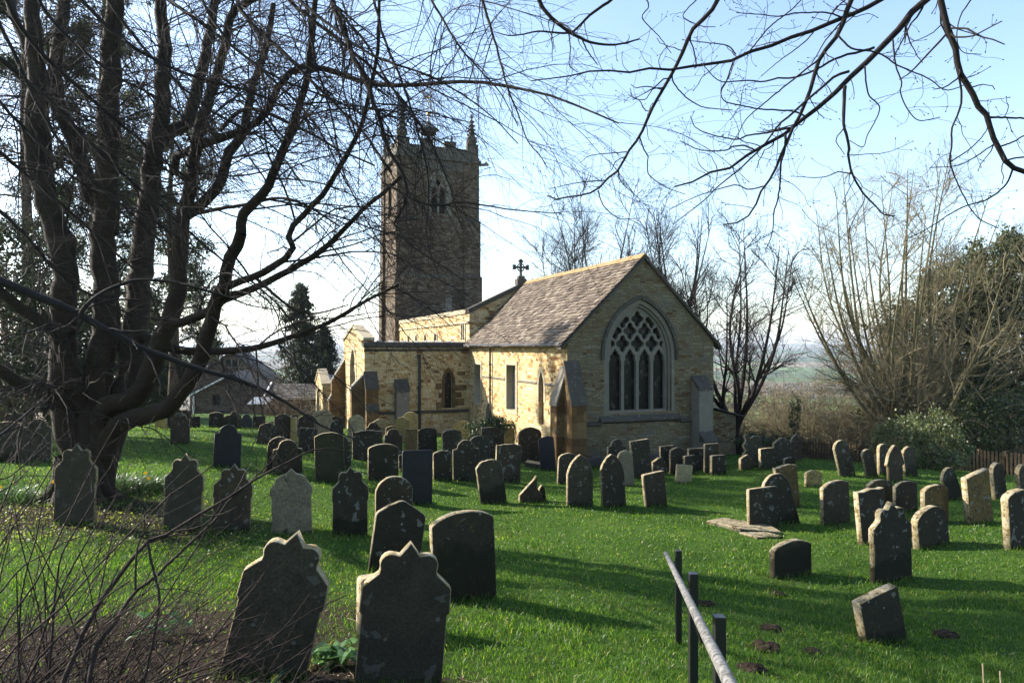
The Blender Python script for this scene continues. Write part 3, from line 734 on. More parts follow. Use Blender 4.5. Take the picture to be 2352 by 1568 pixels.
# nave with clerestory
NU, NL, NW, NZ = 11.62, 17.6, 6.0, 6.10
cl = [arch(0.62, 4.86, 5.2, 4, u, 4.55) for u in (18.3, 20.8, 23.3, 25.6)]
ng = [(0.04, BZ), (NW, BZ), (NW, NZ), (NW / 2, NZ + 1.45), (0.04, NZ)]
put('nave_wall', [wallE([ng], NU, 0.55), wallS([rect(NU + .55, NU + NL, BZ, NZ), rect(12.35, 13.05, 4.72, 5.6)] + cl, 0.04)], M_LIME)
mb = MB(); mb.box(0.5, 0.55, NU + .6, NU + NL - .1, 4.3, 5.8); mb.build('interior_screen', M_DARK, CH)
mb = MB(); mb.box(-0.02, 0.34, NU - 0.02, NU + NL - .01, NZ, NZ + 0.24); mb.box(-0.05, 0.039, NU, NU + NL - .01, NZ - 0.50, NZ - 0.40); mb.build('nave_parapet', M_ASHL, CH)
f = put('square_headed_window', [(plate([rect(-13.17, -12.23, 4.6, 5.72), rect(-12.98, -12.74, 4.74, 5.56), rect(-12.66, -12.42, 4.74, 5.56)], 0.2), Matrix.Translation((0.10, 0, 0)) @ M_SOUTH)], M_ASHL)
mb = MB(); mb.box(0.2, 0.22, 12.3, 13.1, 4.6, 5.7); mb.build('glass', M_GLASS, f)
for u in (18.3, 20.8, 23.3, 25.6):
    f = put('clerestory_window', [(plate([[(-x, z) for x, z in ring(0.92, 4.86, 5.4, 0.61, 5.18, 4.5, u, 5)]], 0.14), Matrix.Translation((0.07, 0, 0)) @ M_SOUTH)], M_ASHL)
    mb = MB(); mb.box(0.18, 0.2, u - .35, u + .35, 4.5, 5.25); mb.build('glass', M_GLASS, f)
mb = MB()
for s_ in (0, 1):
    P = [(-.02, NZ + .0), (NW / 2, NZ + 1.46), (NW / 2, NZ + 1.68), (-.02, NZ + .24)]
    if s_: P = [(NW - x, z) for x, z in P]
    mb.prism(P, 1, NU - 0.08, NU + 0.5)
mb.build('gable_coping', M_CAP, CH)
mb = MB(); mb.add([(0.34, NU + .5, NZ + .12), (NW / 2, NU + .5, NZ + .55), (NW / 2, NU + NL, NZ + .55), (0.34, NU + NL, NZ + .12), (NW - .2, NU + .5, NZ + .12), (NW - .2, NU + NL, NZ + .12)], [(0, 1, 2, 3), (1, 4, 5, 2)]); mb.build('lead_roof', M_LEAD, CH)
# gable cross
x = 0; mb = MB(); q, u, z = NW / 2, NU + .2, NZ + 1.6
mb.box(q - .26, q + .26, u - .2, u + .2, z, z + .30); mb.box(q - .17, q + .17, u - .14, u + .14, z + .30, z + .46)
mb.box(q - .055, q + .055, u - .06, u + .06, z + .46, z + 1.30)
mb.box(q - .36, q - .056, u - .055, u + .055, z + .88, z + .99); mb.box(q + .056, q + .36, u - .055, u + .055, z + .88, z + .99)
for dx, dz in ((-.38, .935), (.38, .935), (0, 1.32)):
    mb.lathe([(0.03, -.06), (.10, -.05), (.10, .05), (.03, .06)], (q + dx, u, z + dz), 8)
    if dx: mb.box(q + dx - .09, q + dx + .09, u - .05, u + .05, z + dz - .13, z + dz - .055); mb.box(q + dx - .09, q + dx + .09, u - .05, u + .05, z + dz + .055, z + dz + .13)
    else: mb.box(q - .13, q - .057, u - .05, u + .05, z + dz - .12, z + dz - .02); mb.box(q + .057, q + .13, u - .05, u + .05, z + dz - .12, z + dz - .02)
ringp = [(q + .2 * math.cos(a), u, z + .935 + .2 * math.sin(a)) for a in np.linspace(0, 2 * math.pi, 21)]
mb.tube(ringp, 0.035, 6)
mb.build('gable_cross', M_CAP, CH)

# tower
TA, TB, T0, T1 = 0.03, 6.36, 29.2, 35.5
TM = (TA + TB) / 2
bel = arch(1.25, 16.6, 17.75, 6, TM + .02, 14.7)
tb = put('tower_wall', [wallE([[(TA, BZ), (TB, BZ), (TB, 19.0), (TA, 19.0)], bel], T0, 0.7), wallS([[(T0 + .7, BZ), (T1, BZ), (T1, 19.0), (T0 + .7, 19.0)], arch(1.25, 16.6, 17.75, 6, (T0 + T1) / 2, 14.7)], TA, 0.7)], M_IRON)
mb = MB(); mb.box(TB - .7, TB, T0 + .7, T1, BZ, 19.0); mb.box(TA + .7, TB - .7, T1 - .7, T1, BZ, 19.0); mb.box(TA + .7, TB - .7, T0 + .7, T1 - .7, 18.6, 18.8); mb.build('tower_wall', M_IRON, CH)
# corner buttresses in three stages
mb = MB(); cp = MB()
for (qa, qb) in ((TA, TA + 1.15), (TB - 1.15, TB)):
    for z0, z1, d in ((BZ, 9.8, 0.30), (9.8, 14.2, 0.20), (14.2, 18.9, 0.11)):
        s0 = d if qa == TA else 0.0; s1 = d if qa != TA else 0.0
        mb.box(qa - s0, qb + s1, T0 - d, T0 - 0.002, z0 + .003, z1)
        cp.hexa([(qa - s0 - .05, T0 - d - .05, z1), (qb + s1 + .05, T0 - d - .05, z1), (qb + s1 + .05, T0 - .004, z1), (qa - s0 - .05, T0 - .004, z1)], [(qa - .0, T0 - .1, z1 + .22), (qb + .0, T0 - .1, z1 + .22), (qb, T0 - .004, z1 + .22), (qa, T0 - .004, z1 + .22)])
        if qa == TA:
            mb.box(TA - d, TA - 0.002, T0 + .0, T0 + 1.15, z0 + .003, z1); mb.box(TA - d, TA - 0.002, T1 - 1.15, T1 + .1, z0 + .003, z1)
mb.build('corner_buttress', M_IRON, CH); cp.build_each('set_off', M_CAP, CH)
mb = MB()
for z, d, h in ((9.75, .07, .16), (14.15, .06, .14), (18.85, .22, .22), (19.12, .12, .14), (5.2, .06, .14)):
    mb.prism([(TA - .02 - d, T0 - d), (TB + .02 + d, T0 - d), (TB + .02 + d, T1 + d), (TA - .02 - d, T1 + d)], 2, z, z + h) if z > 18 else mb.box(TA + 1.16, TB - 1.16, T0 - d, T0 - .004, z, z + h)
mb.build_each('string_course', M_TASH, CH)
# pale ashlar belt under the parapet and round the bell opening
mb = MB(); mb.box(TA + 1.16, TB - 1.16, T0 - .03, T0 - .005, 18.1, 18.84); mb.build('ashlar_belt', M_TASH, CH)
# parapet with battlements
mb = MB(); cp = MB()
def merl(a0, a1, b0, b1, z0, z1):
    mb.box(a0, a1, b0, b1, z0, z1); cp.box(a0 - .05, a1 + .05, b0 - .05, b1 + .05, z1, z1 + .10)
P0, P1, PM = 19.26, 19.75, 20.25
e = 0.06
for side in range(4):
    L0, L1 = (TA - e, TB + e) if side in (0, 2) else (T0 - e + .4, T1 + e - .4)
    n = 4; seg = (L1 - L0) / 7.0
    for k in range(7):
        a, b = L0 + k * seg, L0 + (k + 1) * seg
        zt = PM if k % 2 == 0 else P1
        g = .052 if k % 2 else -.0
        if side == 0: mb.box(a, b, T0 - e, T0 - e + .35, P0, zt); cp.box(a + g, b - g, T0 - e - .05, T0 - e + .40, zt, zt + .10) 
        if side == 2: mb.box(a, b, T1 + e - .35, T1 + e, P0, zt); cp.box(a + g, b - g, T1 + e - .40, T1 + e + .05, zt, zt + .10)
        if side == 1: mb.box(TA - e, TA - e + .35, a, b, P0, zt); cp.box(TA - e - .05, TA - e + .40, a + g, b - g, zt + .003, zt + .103)
        if side == 3: mb.box(TB + e - .35, TB + e, a, b, P0, zt); cp.box(TB + e - .40, TB + e + .05, a + g, b - g, zt + .003, zt + .103)
mb.build('battlement', M_TASH, CH); cp.build('battlement_coping', M_CAP, CH)
# pinnacles with crockets
def pinnacle(q, u, top, s=1.0):
    m = MB(); s = .78; w = .36 * s; z0 = 19.3; zs = 20.55
    m.box(q - w, q + w, u - w, u + w, z0, zs); m.box(q - w - .07, q + w + .07, u - w - .07, u + w + .07, zs, zs + .12)
    for dx, dy in ((-1, 0), (1, 0), (0, -1), (0, 1)):
        m.hexa([(q + dx * w - .15, u + dy * w - .15, zs + .12), (q + dx * w + .15, u + dy * w - .15, zs + .12), (q + dx * w + .15, u + dy * w + .15, zs + .12), (q + dx * w - .15, u + dy * w + .15, zs + .12)],
               [(q + dx * w * .8 - .02, u + dy * w * .8 - .02, zs + .62), (q + dx * w * .8 + .02, u + dy * w * .8 - .02, zs + .62), (q + dx * w * .8 + .02, u + dy * w * .8 + .02, zs + .62), (q + dx * w * .8 - .02, u + dy * w * .8 + .02, zs + .62)])
    b = w * .86
    m.hexa([(q - b, u - b, zs + .12), (q + b, u - b, zs + .12), (q + b, u + b, zs + .12), (q - b, u + b, zs + .12)], [(q - .05, u - .05, top - .2), (q + .05, u - .05, top - .2), (q + .05, u + .05, top - .2), (q - .05, u + .05, top - .2)])
    for k in range(5):
        t_ = (k + .7) / 5.6; zz = zs + .12 + (top - .3 - zs) * t_; r_ = b * (1 - t_) + .07
        for dx, dy in ((-1, -1), (1, -1), (1, 1), (-1, 1)):
            m.lathe([(.015, -.09), (.075, -.02), (.085, .05), (.015, .10)], (q + dx * r_, u + dy * r_, zz), 6)
    m.lathe([(.05, -.25), (.05, -.2), (.14, -.12), (.14, -.03), (.06, .02), (.09, .08), (.02, .18)], (q, u, top), 8)
    m.build('pinnacle', M_TASH, CH)
for q, u, tp in ((TA + .36, T0 + .36, 23.1), (TB - .36, T0 + .36, 22.7), (TA + .36, T1 - .36, 22.6), (TB - .36, T1 - .36, 22.6)): pinnacle(q, u, tp)
# belfry opening: frame, hood, two louvred lights
for nm, base in (('belfry_window', Matrix.Translation((0, T0, 0)) @ M_EAST),):
    fw = put(nm, [(plate([ring(1.95, 16.6, 18.05, 1.22, 17.72, 14.5, TM + .02, 8)], 0.34), Matrix.Translation((0, .1, 0)) @ base),
                  (plate([arch(1.3, 16.6, 17.77, 8, TM + .02, 14.68), light_head(TM + .02 - .32, .48, 14.75, 16.35), light_head(TM + .02 + .32, .48, 14.75, 16.35), cusped(TM + .02, 17.12, .2, .27)], 0.14), Matrix.Translation((0, .24, 0)) @ base)], M_TRACE)
    m = MB()
    for k in range(11):
        z = 14.75 + k * .18
        m.hexa([(TM - .62, T0 + .30, z), (TM + .66, T0 + .30, z), (TM + .66, T0 + .5, z + .14), (TM - .62, T0 + .5, z + .14)], [(TM - .62, T0 + .30, z + .03), (TM + .66, T0 + .30, z + .03), (TM + .66, T0 + .5, z + .17), (TM - .62, T0 + .5, z + .17)])
    m.build('louvre', M_WOOD, fw)
    m = MB(); m.box(TM - .7, TM + .74, T0 + .55, T0 + .6, 14.5, 17.9); m.build('backing', M_DARK, fw)
# small niche lower on the tower face
mb = MB(); mb.box(TM + .55, TM + 1.05, T0 - .035, T0 + .1, 7.0, 8.2); mb.build('stone_panel', M_ASH, CH)
# waterspouts
for q, u, dq, du in ((TA - .2, T0 + .3, -1, 0), (TB + .2, T0 + .3, 1, 0)):
    m = MB(); m.hexa([(q - .02, u - .14, 18.72), (q + .02, u - .14, 18.72), (q + .02, u + .14, 18.72), (q - .02, u + .14, 18.72)][::1], [(q - .02, u - .14, 19.0), (q + .02, u - .14, 19.0), (q + .02, u + .14, 19.0), (q - .02, u + .14, 19.0)])
    m.tube([(q, u, 18.88), (q + dq * .35, u, 18.90), (q + dq * .62, u, 18.98), (q + dq * .85, u, 18.92)], [.13, .11, .14, .06], 7)
    m.lathe([(.02, -.08), (.08, 0), (.02, .09)], (q + dq * .62, u, 19.10), 6)
    m.build('waterspout', M_ASH, CH)
# bell cote on the tower roof
cq, cu_ = TM, (T0 + T1) / 2
BC = empty('bell_cote', (cq, cu_, 18.8)); BC.parent = CH
m = MB()
for k in range(6):
    a = k * math.pi / 3 + .3
    m.tube([(.58 * math.cos(a), .58 * math.sin(a), 0), (.58 * math.cos(a), .58 * math.sin(a), 3.3)], .055, 6)
m.lathe([(.66, 1.35), (.66, 1.5)], (0, 0, 0), 6); m.lathe([(.66, 2.95), (.66, 3.15)], (0, 0, 0), 6)
m.build('post', M_TASH, BC)
m = MB(); m.lathe([(.86, 3.3), (.80, 3.36), (.55, 3.62), (.30, 3.78), (.12, 4.05), (.05, 4.35), (.04, 4.5)], (0, 0, 0), 12); m.build('cupola_roof', M_LEAD, BC)
m = MB(); m.lathe([(.06, 2.75), (.30, 2.3), (.26, 2.5), (.12, 2.85)][::-1], (0, 0, 0), 10); m.build('bell', M_PIPE, BC)
m = MB(); m.lathe([(.02, 4.4), (.13, 4.5), (.17, 4.62), (.13, 4.74), (.02, 4.82)], (0, 0, 0), 10); m.tube([(0, 0, 4.8), (0, 0, 6.3)], .022, 6)
m.tube([(-.3, 0, 5.55), (.3, 0, 5.55)], .015, 5); m.tube([(0, -.3, 5.55), (0, .3, 5.55)], .015, 5)
m.prism([(-.38, 6.0), (-.1, 6.05), (.1, 6.02), (.22, 6.25), (.34, 6.3), (.26, 6.08), (.2, 5.92), (-.05, 5.88), (-.3, 5.85)], 1, -.012, .012)
m.build('weathervane', M_GOLD, BC)

# porch
PQ, PU, PW, PZ = -6.35, 21.3, 4.2, 2.05
pg = [(PU + .4, BZ - .4), (PU + PW, BZ - .4), (PU + PW, PZ), (PU + PW / 2 + .2, PZ + .75), (PU + .4, PZ)]
pd = arch(1.9, 0.35, 1.75, 8, PU + PW / 2 + .2, -0.8)
put('porch_wall', [wallS([pg, pd], PQ, 0.45), wallE([rect(PQ, -1.5, BZ - .4, PZ - .05)], PU, 0.4), wallE([rect(PQ + .45, -1.5, BZ - .4, PZ - .05)], PU + PW - .4, 0.4)], M_LIME)
put('porch_arch', [(plate([[(-x, z) for x, z in ring(2.3, 0.35, 2.02, 1.88, 1.72, -0.8, PU + PW / 2 + .2, 8)]], 0.2), Matrix.Translation((PQ + .06, 0, 0)) @ M_SOUTH)], M_ASHL)
mb = MB(); uc = PU + PW / 2 + .2
for a, b in (((PU - .02, PZ - .08), (uc, PZ + .77)), ((uc, PZ + .77), (PU + PW + .05, PZ - .08))):
    mb.prism([a, b, (b[0], b[1] + .14), (a[0], a[1] + .14)], 0, PQ - .06, PQ + .5)
mb.build('gable_coping', M_ASHL, CH)
mb = MB(); mb.add([(PQ + .5, PU - .1, PZ - .02), (-1.5, PU - .1, PZ - .02), (-1.5, uc, PZ + .5), (PQ + .5, uc, PZ + .5), (PQ + .5, PU + PW, PZ - .02), (-1.5, PU + PW, PZ - .02)], [(0, 1, 2, 3), (3, 2, 5, 4)])
for k in range(8):
    q = PQ + .6 + k * .55; mb.prism([(PU - .1, PZ - .02), (uc, PZ + .5), (uc, PZ + .56), (PU - .1, PZ + .04)], 0, q, q + .05)
mb.build('lead_roof', M_LEAD, CH)
# aisle between transept and porch
mb = MB(); mb.box(-2.4, 0.02, TU + TW_ + .01, T0, BZ, 3.0); mb.prism([(-2.4, 3.0), (0.02, 3.0), (0.02, 4.2)], 1, TU + TW_ + .01, T0); mb.build('aisle_wall', M_LIME, CH)
# ------------------------------------------------------------------ headstones
ZR = {'V': (0, 0, 1.0), '1': (0, 1560, .3827 * .57422), '2': (700, 1600, .3189 * .57422), '3': (1150, 1600, .2551 * .57422), '4': (1650, 1600, .4464 * .57422),
      '5': (2150, 1650, .558 * .57422), '6': (2800, 1650, .558 * .57422), '7': (3346, 1700, .558 * .57422)}
def zv(rg, x, y):
    a, b, s = ZR[rg]
    return (x, y) if rg == 'V' else (a * .57422 + x * s, b * .57422 + y * s)

def arc(cx, cy, rx, ry, a0, a1, n):
    return [(cx + rx * math.cos(R(a)), cy + ry * math.sin(R(a))) for a in np.linspace(a0, a1, n)]
def outline(shape, w, h, rg):
    a = w / 2; B = -0.3
    if shape == 'flat':
        r = 0.025; p = [(a, B)] + arc(a - r, h - r, r, r, 0, 90, 3) + [(rg.uniform(-.3, .3) * a, h + rg.uniform(-.004, .006))] + arc(-a + r, h - r, r, r, 90, 180, 3) + [(-a, B)]
    elif shape == 'segment':
        k = min(.16 * w, .12); p = [(a, B), (a, h - k - .02)] + [(a * math.sin(t), h - k + k * (math.cos(t * 1.0) - math.cos(1.25)) / (1 - math.cos(1.25))) for t in np.linspace(1.25, -1.25, 13)]
        p = [(a, B)] + [(x * a / (a * math.sin(1.25)), z) for x, z in p[2:]] + [(-a, B)]
    elif shape == 'round':
        p = [(a, B)] + arc(0, h - a * .92, a, a * .92, 0, 180, 17) + [(-a, B)]
    elif shape == 'lowround':
        p = [(a, B)] + arc(0, h - a * .6, a, a * .6, 0, 180, 15) + [(-a, B)]
    elif shape == 'peak':
        k = .24 * w; p = [(a, B), (a, h - k - .04), (a * .93, h - k), (a * .5, h - k * .42), (a * .12, h - .01), (0, h), (-a * .12, h - .01), (-a * .5, h - k * .42), (-a * .93, h - k), (-a, h - k - .04), (-a, B)]
    elif shape == 'gothic':
        q = arch(w, h - .78 * w, h, 8); p = [(a, B)] + q + [(-a, B)]
    elif shape == 'gothicstep':
        q = arch(w, h - .85 * w, h, 8); z = h - .85 * w; p = [(a * .84, B), (a * .84, z - .09), (a * 1.1, z - .05), (a * 1.1, z)] + q[1:-1] + [(-a * 1.1, z), (-a * 1.1, z - .05), (-a * .84, z - .09), (-a * .84, B)]
    elif shape == 'shoulder':
        r = .33 * w; z = h - r * .92; s = z - .05 * w
        right = [(a, B), (a, s)] + arc(a, z + .02 * w, a - r, .06 * w, 270, 180, 5)[1:] + arc(0, z, r, r * .92, 8, 90, 8)
        p = right + [(-x, y) for x, y in right[::-1][1:]]
    elif shape == 'dip':
        k = .07 * w
        right = [(a, B), (a, h - .01), (a * .93, h), (a * .6, h - k * .35), (a * .3, h - k * .1), (0, h + k * .25)]
        p = right + [(-x, y) for x, y in right[::-1][1:]]
    elif shape == 'curl':
        k = .06 * w
        p = [(a, B), (a, h - k), (a * .8, h - k * .8), (a * .45, h - k * .2), (0, h), (-a * .45, h - k * .2), (-a * .8, h - k * .9), (-a, h - k * .4), (-a, B)]
    elif shape == 'slant':
        p = [(a, B), (a, h), (-a * .1, h - .04 * w), (-a, h - .10 * w), (-a, B)]
    elif shape == 'trefoil':
        right = [(.5, -.3 / h), (.488, .50), (.518, .52), (.508, .69), (.43, .735), (.335, .785)] + [(.215 + .122 * math.cos(R(t)) , .845 + .078 * math.sin(R(t))) for t in (-25, 5, 30, 55, 80, 105)] + [(.115, .912), (0, 1.0)]
        right = [(x * w, z * h if z > 0 else B) for x, z in right]
        p = right + [(-x, y) for x, y in right[::-1][1:]]
    elif shape == 'weatrefoil':
        right = [(.5, 0), (.488, .56), (.53, .62), (.52, .70), (.40, .80), (.36, .86), (.27, .895), (.12, .925), (0, 1.0)]
        right = [(x * w, z * h if z > 0 else B) for x, z in right]
        p = right + [(-x, y) for x, y in right[::-1][1:]]
    elif shape == 'broken':
        p = [(a, B), (a * .92, h * .30), (a * .50, h * .55), (a * .46, h * .98), (a * .38, h), (a * .22, h * .86), (-a * .2, h * .66), (-a * .7, h * .42), (-a * .96, h * .30), (-a, B)]
    elif shape == 'rough':
        p = [(a, B), (a * .97, h * .55), (a * .7, h * .82), (a * .25, h), (-a * .1, h * .97), (-a * .55, h * .86), (-a * .98, h * .75), (-a, B)]
    elif shape == 'carved':
        p = [(a, B), (a, h * .9), (a * .2, h * .92), (-a * .2, h * .86), (-a * .35, h * .97), (-a * .6, h), (-a * .82, h * .93), (-a * .62, h * .82), (-a * .95, h * .66), (-a * .7, h * .5), (-a * .95, h * .42), (-a, B)]
    return p

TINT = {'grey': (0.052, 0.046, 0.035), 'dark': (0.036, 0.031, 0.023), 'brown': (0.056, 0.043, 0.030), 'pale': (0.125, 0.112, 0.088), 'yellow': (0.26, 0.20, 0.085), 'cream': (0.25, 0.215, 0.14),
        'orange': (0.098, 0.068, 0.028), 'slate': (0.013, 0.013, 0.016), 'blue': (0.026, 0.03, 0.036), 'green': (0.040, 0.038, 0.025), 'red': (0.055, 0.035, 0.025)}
SLATES = ('slate', 'blue')
_srng = np.random.default_rng(21)
GRP = 'headstones in the churchyard grass'
BASES = []
def stone(rg, xb, yb, xt, yt, wz, shape, tint, label, moss=0.15, yaw=None, th=None, pitch=0.0, smooth=False, d=None, name='headstone', cat='gravestone'):
    bx, by = zv(rg, xb, yb); txx, tyy = zv(rg, xt, yt); wpx = wz * ZR[rg][2]
    if d is None: d = ray_ground(bx, by) or 27.0
    X = (bx - CXP) / FPX * d
    y_ = R(21.4 + (yaw if yaw is not None else _srng.normal(0, 3.0)))
    th = th or _srng.uniform(.085, .12)
    side = th * (-math.sin(y_) * d - math.cos(y_) * X) / d ** 2 * FPX
    wpx2 = max(wpx - abs(side) * 0.9, wpx * .6)
    wid = wpx2 * d / FPX / max(.35, (math.cos(y_) - math.sin(y_) * X / d))
    hpx = math.hypot(by - tyy, txx - bx)
    hgt = hpx * d / FPX
    lean = math.atan2(txx - bx, by - tyy)
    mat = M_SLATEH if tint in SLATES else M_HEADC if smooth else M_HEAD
    bev = 0.008 if hgt * FPX / d > 60 else 0.0
    ol = outline(shape, wid, hgt, _srng)
    if shape not in ('trefoil', 'weatrefoil'):
        ol = [(x + _srng.normal(0, .004), z + (_srng.normal(0, .004) if z > 0 else 0)) for x, z in ol]
    me = plate([ol], th, bev)
    me.transform(M_EAST)
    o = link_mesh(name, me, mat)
    gz_ = float(ground(X, d))
    BASES.append((X, d, y_, wid, th))
    o.matrix_world = Matrix.Translation((X, d, gz_)) @ Matrix.Rotation(y_, 4, 'Z') @ Matrix.Rotation(lean, 4, 'Y') @ Matrix.Rotation(R(pitch + _srng.normal(0, 1.2)), 4, 'X')
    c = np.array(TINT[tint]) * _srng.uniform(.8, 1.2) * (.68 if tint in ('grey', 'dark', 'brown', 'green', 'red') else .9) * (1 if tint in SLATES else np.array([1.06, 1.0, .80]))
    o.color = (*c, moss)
    tag(o, label, cat, GRP if name == 'headstone' else None)
    o['d'] = round(d, 2); o['w'] = round(wid, 2); o['h'] = round(hgt, 2)
    return o
S = stone
# nearest
S('V', 605, 1552, 683, 1223, 205, 'trefoil', 'grey', 'big grey headstone with pointed lobed top, leaning to the right in the foreground', 0.02, yaw=-14, th=.12, smooth=True)
S('V', 914, 1572, 944, 1249, 203, 'trefoil', 'grey', 'big upright lobed headstone with a thin white streak at the bottom edge', 0.02, yaw=-10, th=.12, smooth=True)
S('V', 880, 1452, 882, 1322, 125, 'flat', 'brown', 'low flat-topped headstone almost hidden behind the big lobed foreground stone', 0.1, th=.16, yaw=6)
S('V', 903, 1312, 925, 1152, 118, 'peak', 'dark', 'headstone with shallow pointed top and large white lichen patches', 0.2)
S('V', 1068, 1378, 1057, 1172, 148, 'segment', 'dark', 'broad black headstone with curved top and dark moss over its lower half', 0.62, yaw=4)
# left row
S('1', 780, 1395, 810, 555, 450, 'trefoil', 'grey', 'grey lobed headstone on a rough base right in front of the big multi-stemmed tree', 0.04, yaw=-12, smooth=True)
S('1', 1905, 1460, 1945, 662, 410, 'trefoil', 'grey', 'grey lobed headstone on a rough base beside the daffodil leaves', 0.05, yaw=-8, smooth=True)
S('2', 705, 1640, 745, 795, 490, 'trefoil', 'brown', 'lobed headstone with orange lichen on its shoulders, between the grey and the pale lobed stones', 0.1, yaw=-6)
S('2', 1470, 1670, 1455, 860, 510, 'weatrefoil', 'pale', 'pale headstone with dark rain streaks and a small white peak on top', 0.03, yaw=-6, smooth=True)
S('V', 804, 1231, 805, 1071, 82, 'trefoil', 'dark', 'dark mossy lobed headstone next to the round-topped stone with white lichen', 0.3, yaw=-4)
# far left
S('1', 80, 748, 95, 328, 330, 'segment', 'grey', 'wide dark headstone with a curved top cut by the left edge of the picture', 0.2)
S('1', 150, 690, 150, 205, 310, 'trefoil', 'dark', 'tall ornate headstone behind the curved one at the left edge', 0.2)
S('1', 385, 752, 400, 300, 315, 'shoulder', 'grey', 'wide headstone with round shoulders just left of the big tree trunk', 0.1)
S('1', 1165, 590, 1195, 400, 130, 'flat', 'blue', 'blue slate slab peeping out behind the tree trunk', 0, th=.05, yaw=-6)
S('1', 1885, 562, 1885, 240, 208, 'shoulder', 'brown', 'brown headstone alone on the sunny lawn with orange lichen on one shoulder', 0.1)
S('1', 1830, 402, 1822, 192, 165, 'lowround', 'dark', 'round-topped stone half hidden behind the brown stone on the sunny lawn', 0.05)
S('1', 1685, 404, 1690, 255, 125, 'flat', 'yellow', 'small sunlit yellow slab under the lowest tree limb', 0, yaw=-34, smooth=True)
S('1', 1935, 397, 1935, 205, 135, 'lowround', 'brown', 'dim round-topped stone near the corner of the brown house', 0.05)
S('1', 2035, 394, 2035, 275, 112, 'flat', 'dark', 'flat speckled stone in front of the house downpipe', 0.1)
# back row in front of the house
S('2', 512, 347, 518, 150, 182, 'segment', 'dark', 'pale-rimmed rounded stone below the small house window', 0.05)
S('2', 750, 350, 748, 140, 165, 'shoulder', 'brown', 'stone with a small raised centre, rear one of an overlapping pair before the house', 0.05)
S('2', 695, 352, 695, 186, 172, 'segment', 'dark', 'lichen-spotted stone, front one of the overlapping pair before the house', 0.05)
S('2', 568, 342, 566, 124, 95, 'flat', 'slate', 'dark slate mostly hidden behind the pale-rimmed rounded stone by the house', 0, th=.05)
S('2', 898, 350, 895, 175, 145, 'shoulder', 'blue', 'dark shouldered slate by the bare brambles in front of the house', 0, th=.05)
S('2', 1055, 354, 1055, 197, 160, 'flat', 'brown', 'square stone with a bright sunlit rim alone on the lawn before the shed', 0.02)
S('2', 650, 842, 672, 310, 345, 'shoulder', 'slate', 'big black slate with rounded shoulders standing on the lawn behind the lobed stones', 0, th=.06, yaw=-4)
S('2', 1135, 547, 1180, 280, 240, 'peak', 'grey', 'grey headstone with a gentle peak leaning towards the red lichened stone', 0.05)
S('2', 1350, 510, 1350, 176, 212, 'lowround', 'red', 'reddish headstone dotted with white lichen, beside a yellow sunlit slab', 0.1)
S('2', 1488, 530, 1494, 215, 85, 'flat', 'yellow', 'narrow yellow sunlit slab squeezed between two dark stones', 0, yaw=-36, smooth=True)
S('2', 1502, 470, 1500, 180, 95, 'flat', 'brown', 'top of a square stone showing just behind the narrow yellow slab', 0)
S('2', 1655, 470, 1655, 186, 225, 'lowround', 'brown', 'round-topped headstone with a bright rim behind the leaning black slab', 0.05)
S('2', 1850, 445, 1850, 130, 245, 'segment', 'cream', 'wide cream headstone in front of the porch doorway', 0.0, smooth=True)
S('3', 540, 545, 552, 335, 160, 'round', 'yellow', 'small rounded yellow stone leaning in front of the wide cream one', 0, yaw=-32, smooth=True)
S('3', 745, 570, 745, 240, 265, 'peak', 'brown', 'peaked headstone with a spot of white lichen behind the small round dark one', 0.1)
S('3', 770, 640, 770, 316, 212, 'round', 'dark', 'round-headed dark stone set just in front of a taller peaked one', 0.1)
S('2', 1645, 655, 1672, 350, 225, 'flat', 'dark', 'black flat-topped slab leaning beside the tall grey-green stone', 0.1)
S('3', 850, 1085, 850, 560, 290, 'shoulder', 'dark', 'dark shouldered stone half covered by the tall grey-green one', 0.1)
S('3', 668, 1282, 648, 503, 458, 'segment', 'green', 'tall grey-green headstone with a slightly curved top, tinged with olive', 0.03, yaw=-3, smooth=True)
S('2', 1300, 905, 1310, 458, 300, 'round', 'dark', 'rounded dark stone standing right behind its twin with white lichen', 0.1)
S('2', 1412, 935, 1412, 492, 370, 'shoulder', 'dark', 'wide dark headstone with rounded centre and white lichen spots, overlapping its twin', 0.1)
S('3', 1160, 400, 1165, 222, 150, 'flat', 'cream', 'flat top of a cream stone against the transept wall', 0, smooth=True)
S('3', 1070, 690, 1090, 226, 270, 'peak', 'cream', 'large pale peaked headstone glowing in the sun below the transept gable', 0.02, yaw=-28, smooth=True)
S('3', 1500, 520, 1500, 280, 232, 'segment', 'dark', 'dark rough-topped stone behind the pair of cusped and peaked stones', 0.1)
S('3', 1440, 570, 1440, 291, 262, 'peak', 'cream', 'cream peaked stone behind the little cusped one', 0.05)
S('3', 1345, 570, 1345, 347, 240, 'shoulder', 'green', 'little cusped headstone with a bright rim in front of the cream peaked stone', 0.05)
S('3', 1762, 430, 1762, 212, 122, 'flat', 'brown', 'corner of a square stone left of the tall yellow round-topped one', 0)
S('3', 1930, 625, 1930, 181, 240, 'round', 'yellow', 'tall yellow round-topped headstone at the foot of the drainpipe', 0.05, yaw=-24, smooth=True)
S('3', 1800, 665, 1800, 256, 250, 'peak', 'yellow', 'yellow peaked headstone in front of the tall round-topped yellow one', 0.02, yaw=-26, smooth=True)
S('3', 1665, 620, 1665, 400, 255, 'segment', 'orange', 'low orange stone with a bright curved rim behind the grey cusped one', 0)
S('3', 1255, 952, 1250, 470, 470, 'curl', 'dark', 'wide black lichened headstone with a scrolled left shoulder', 0.12)
S('3', 1655, 880, 1655, 446, 290, 'shoulder', 'brown', 'grey-brown shouldered headstone next to the wide black scrolled one', 0.1)
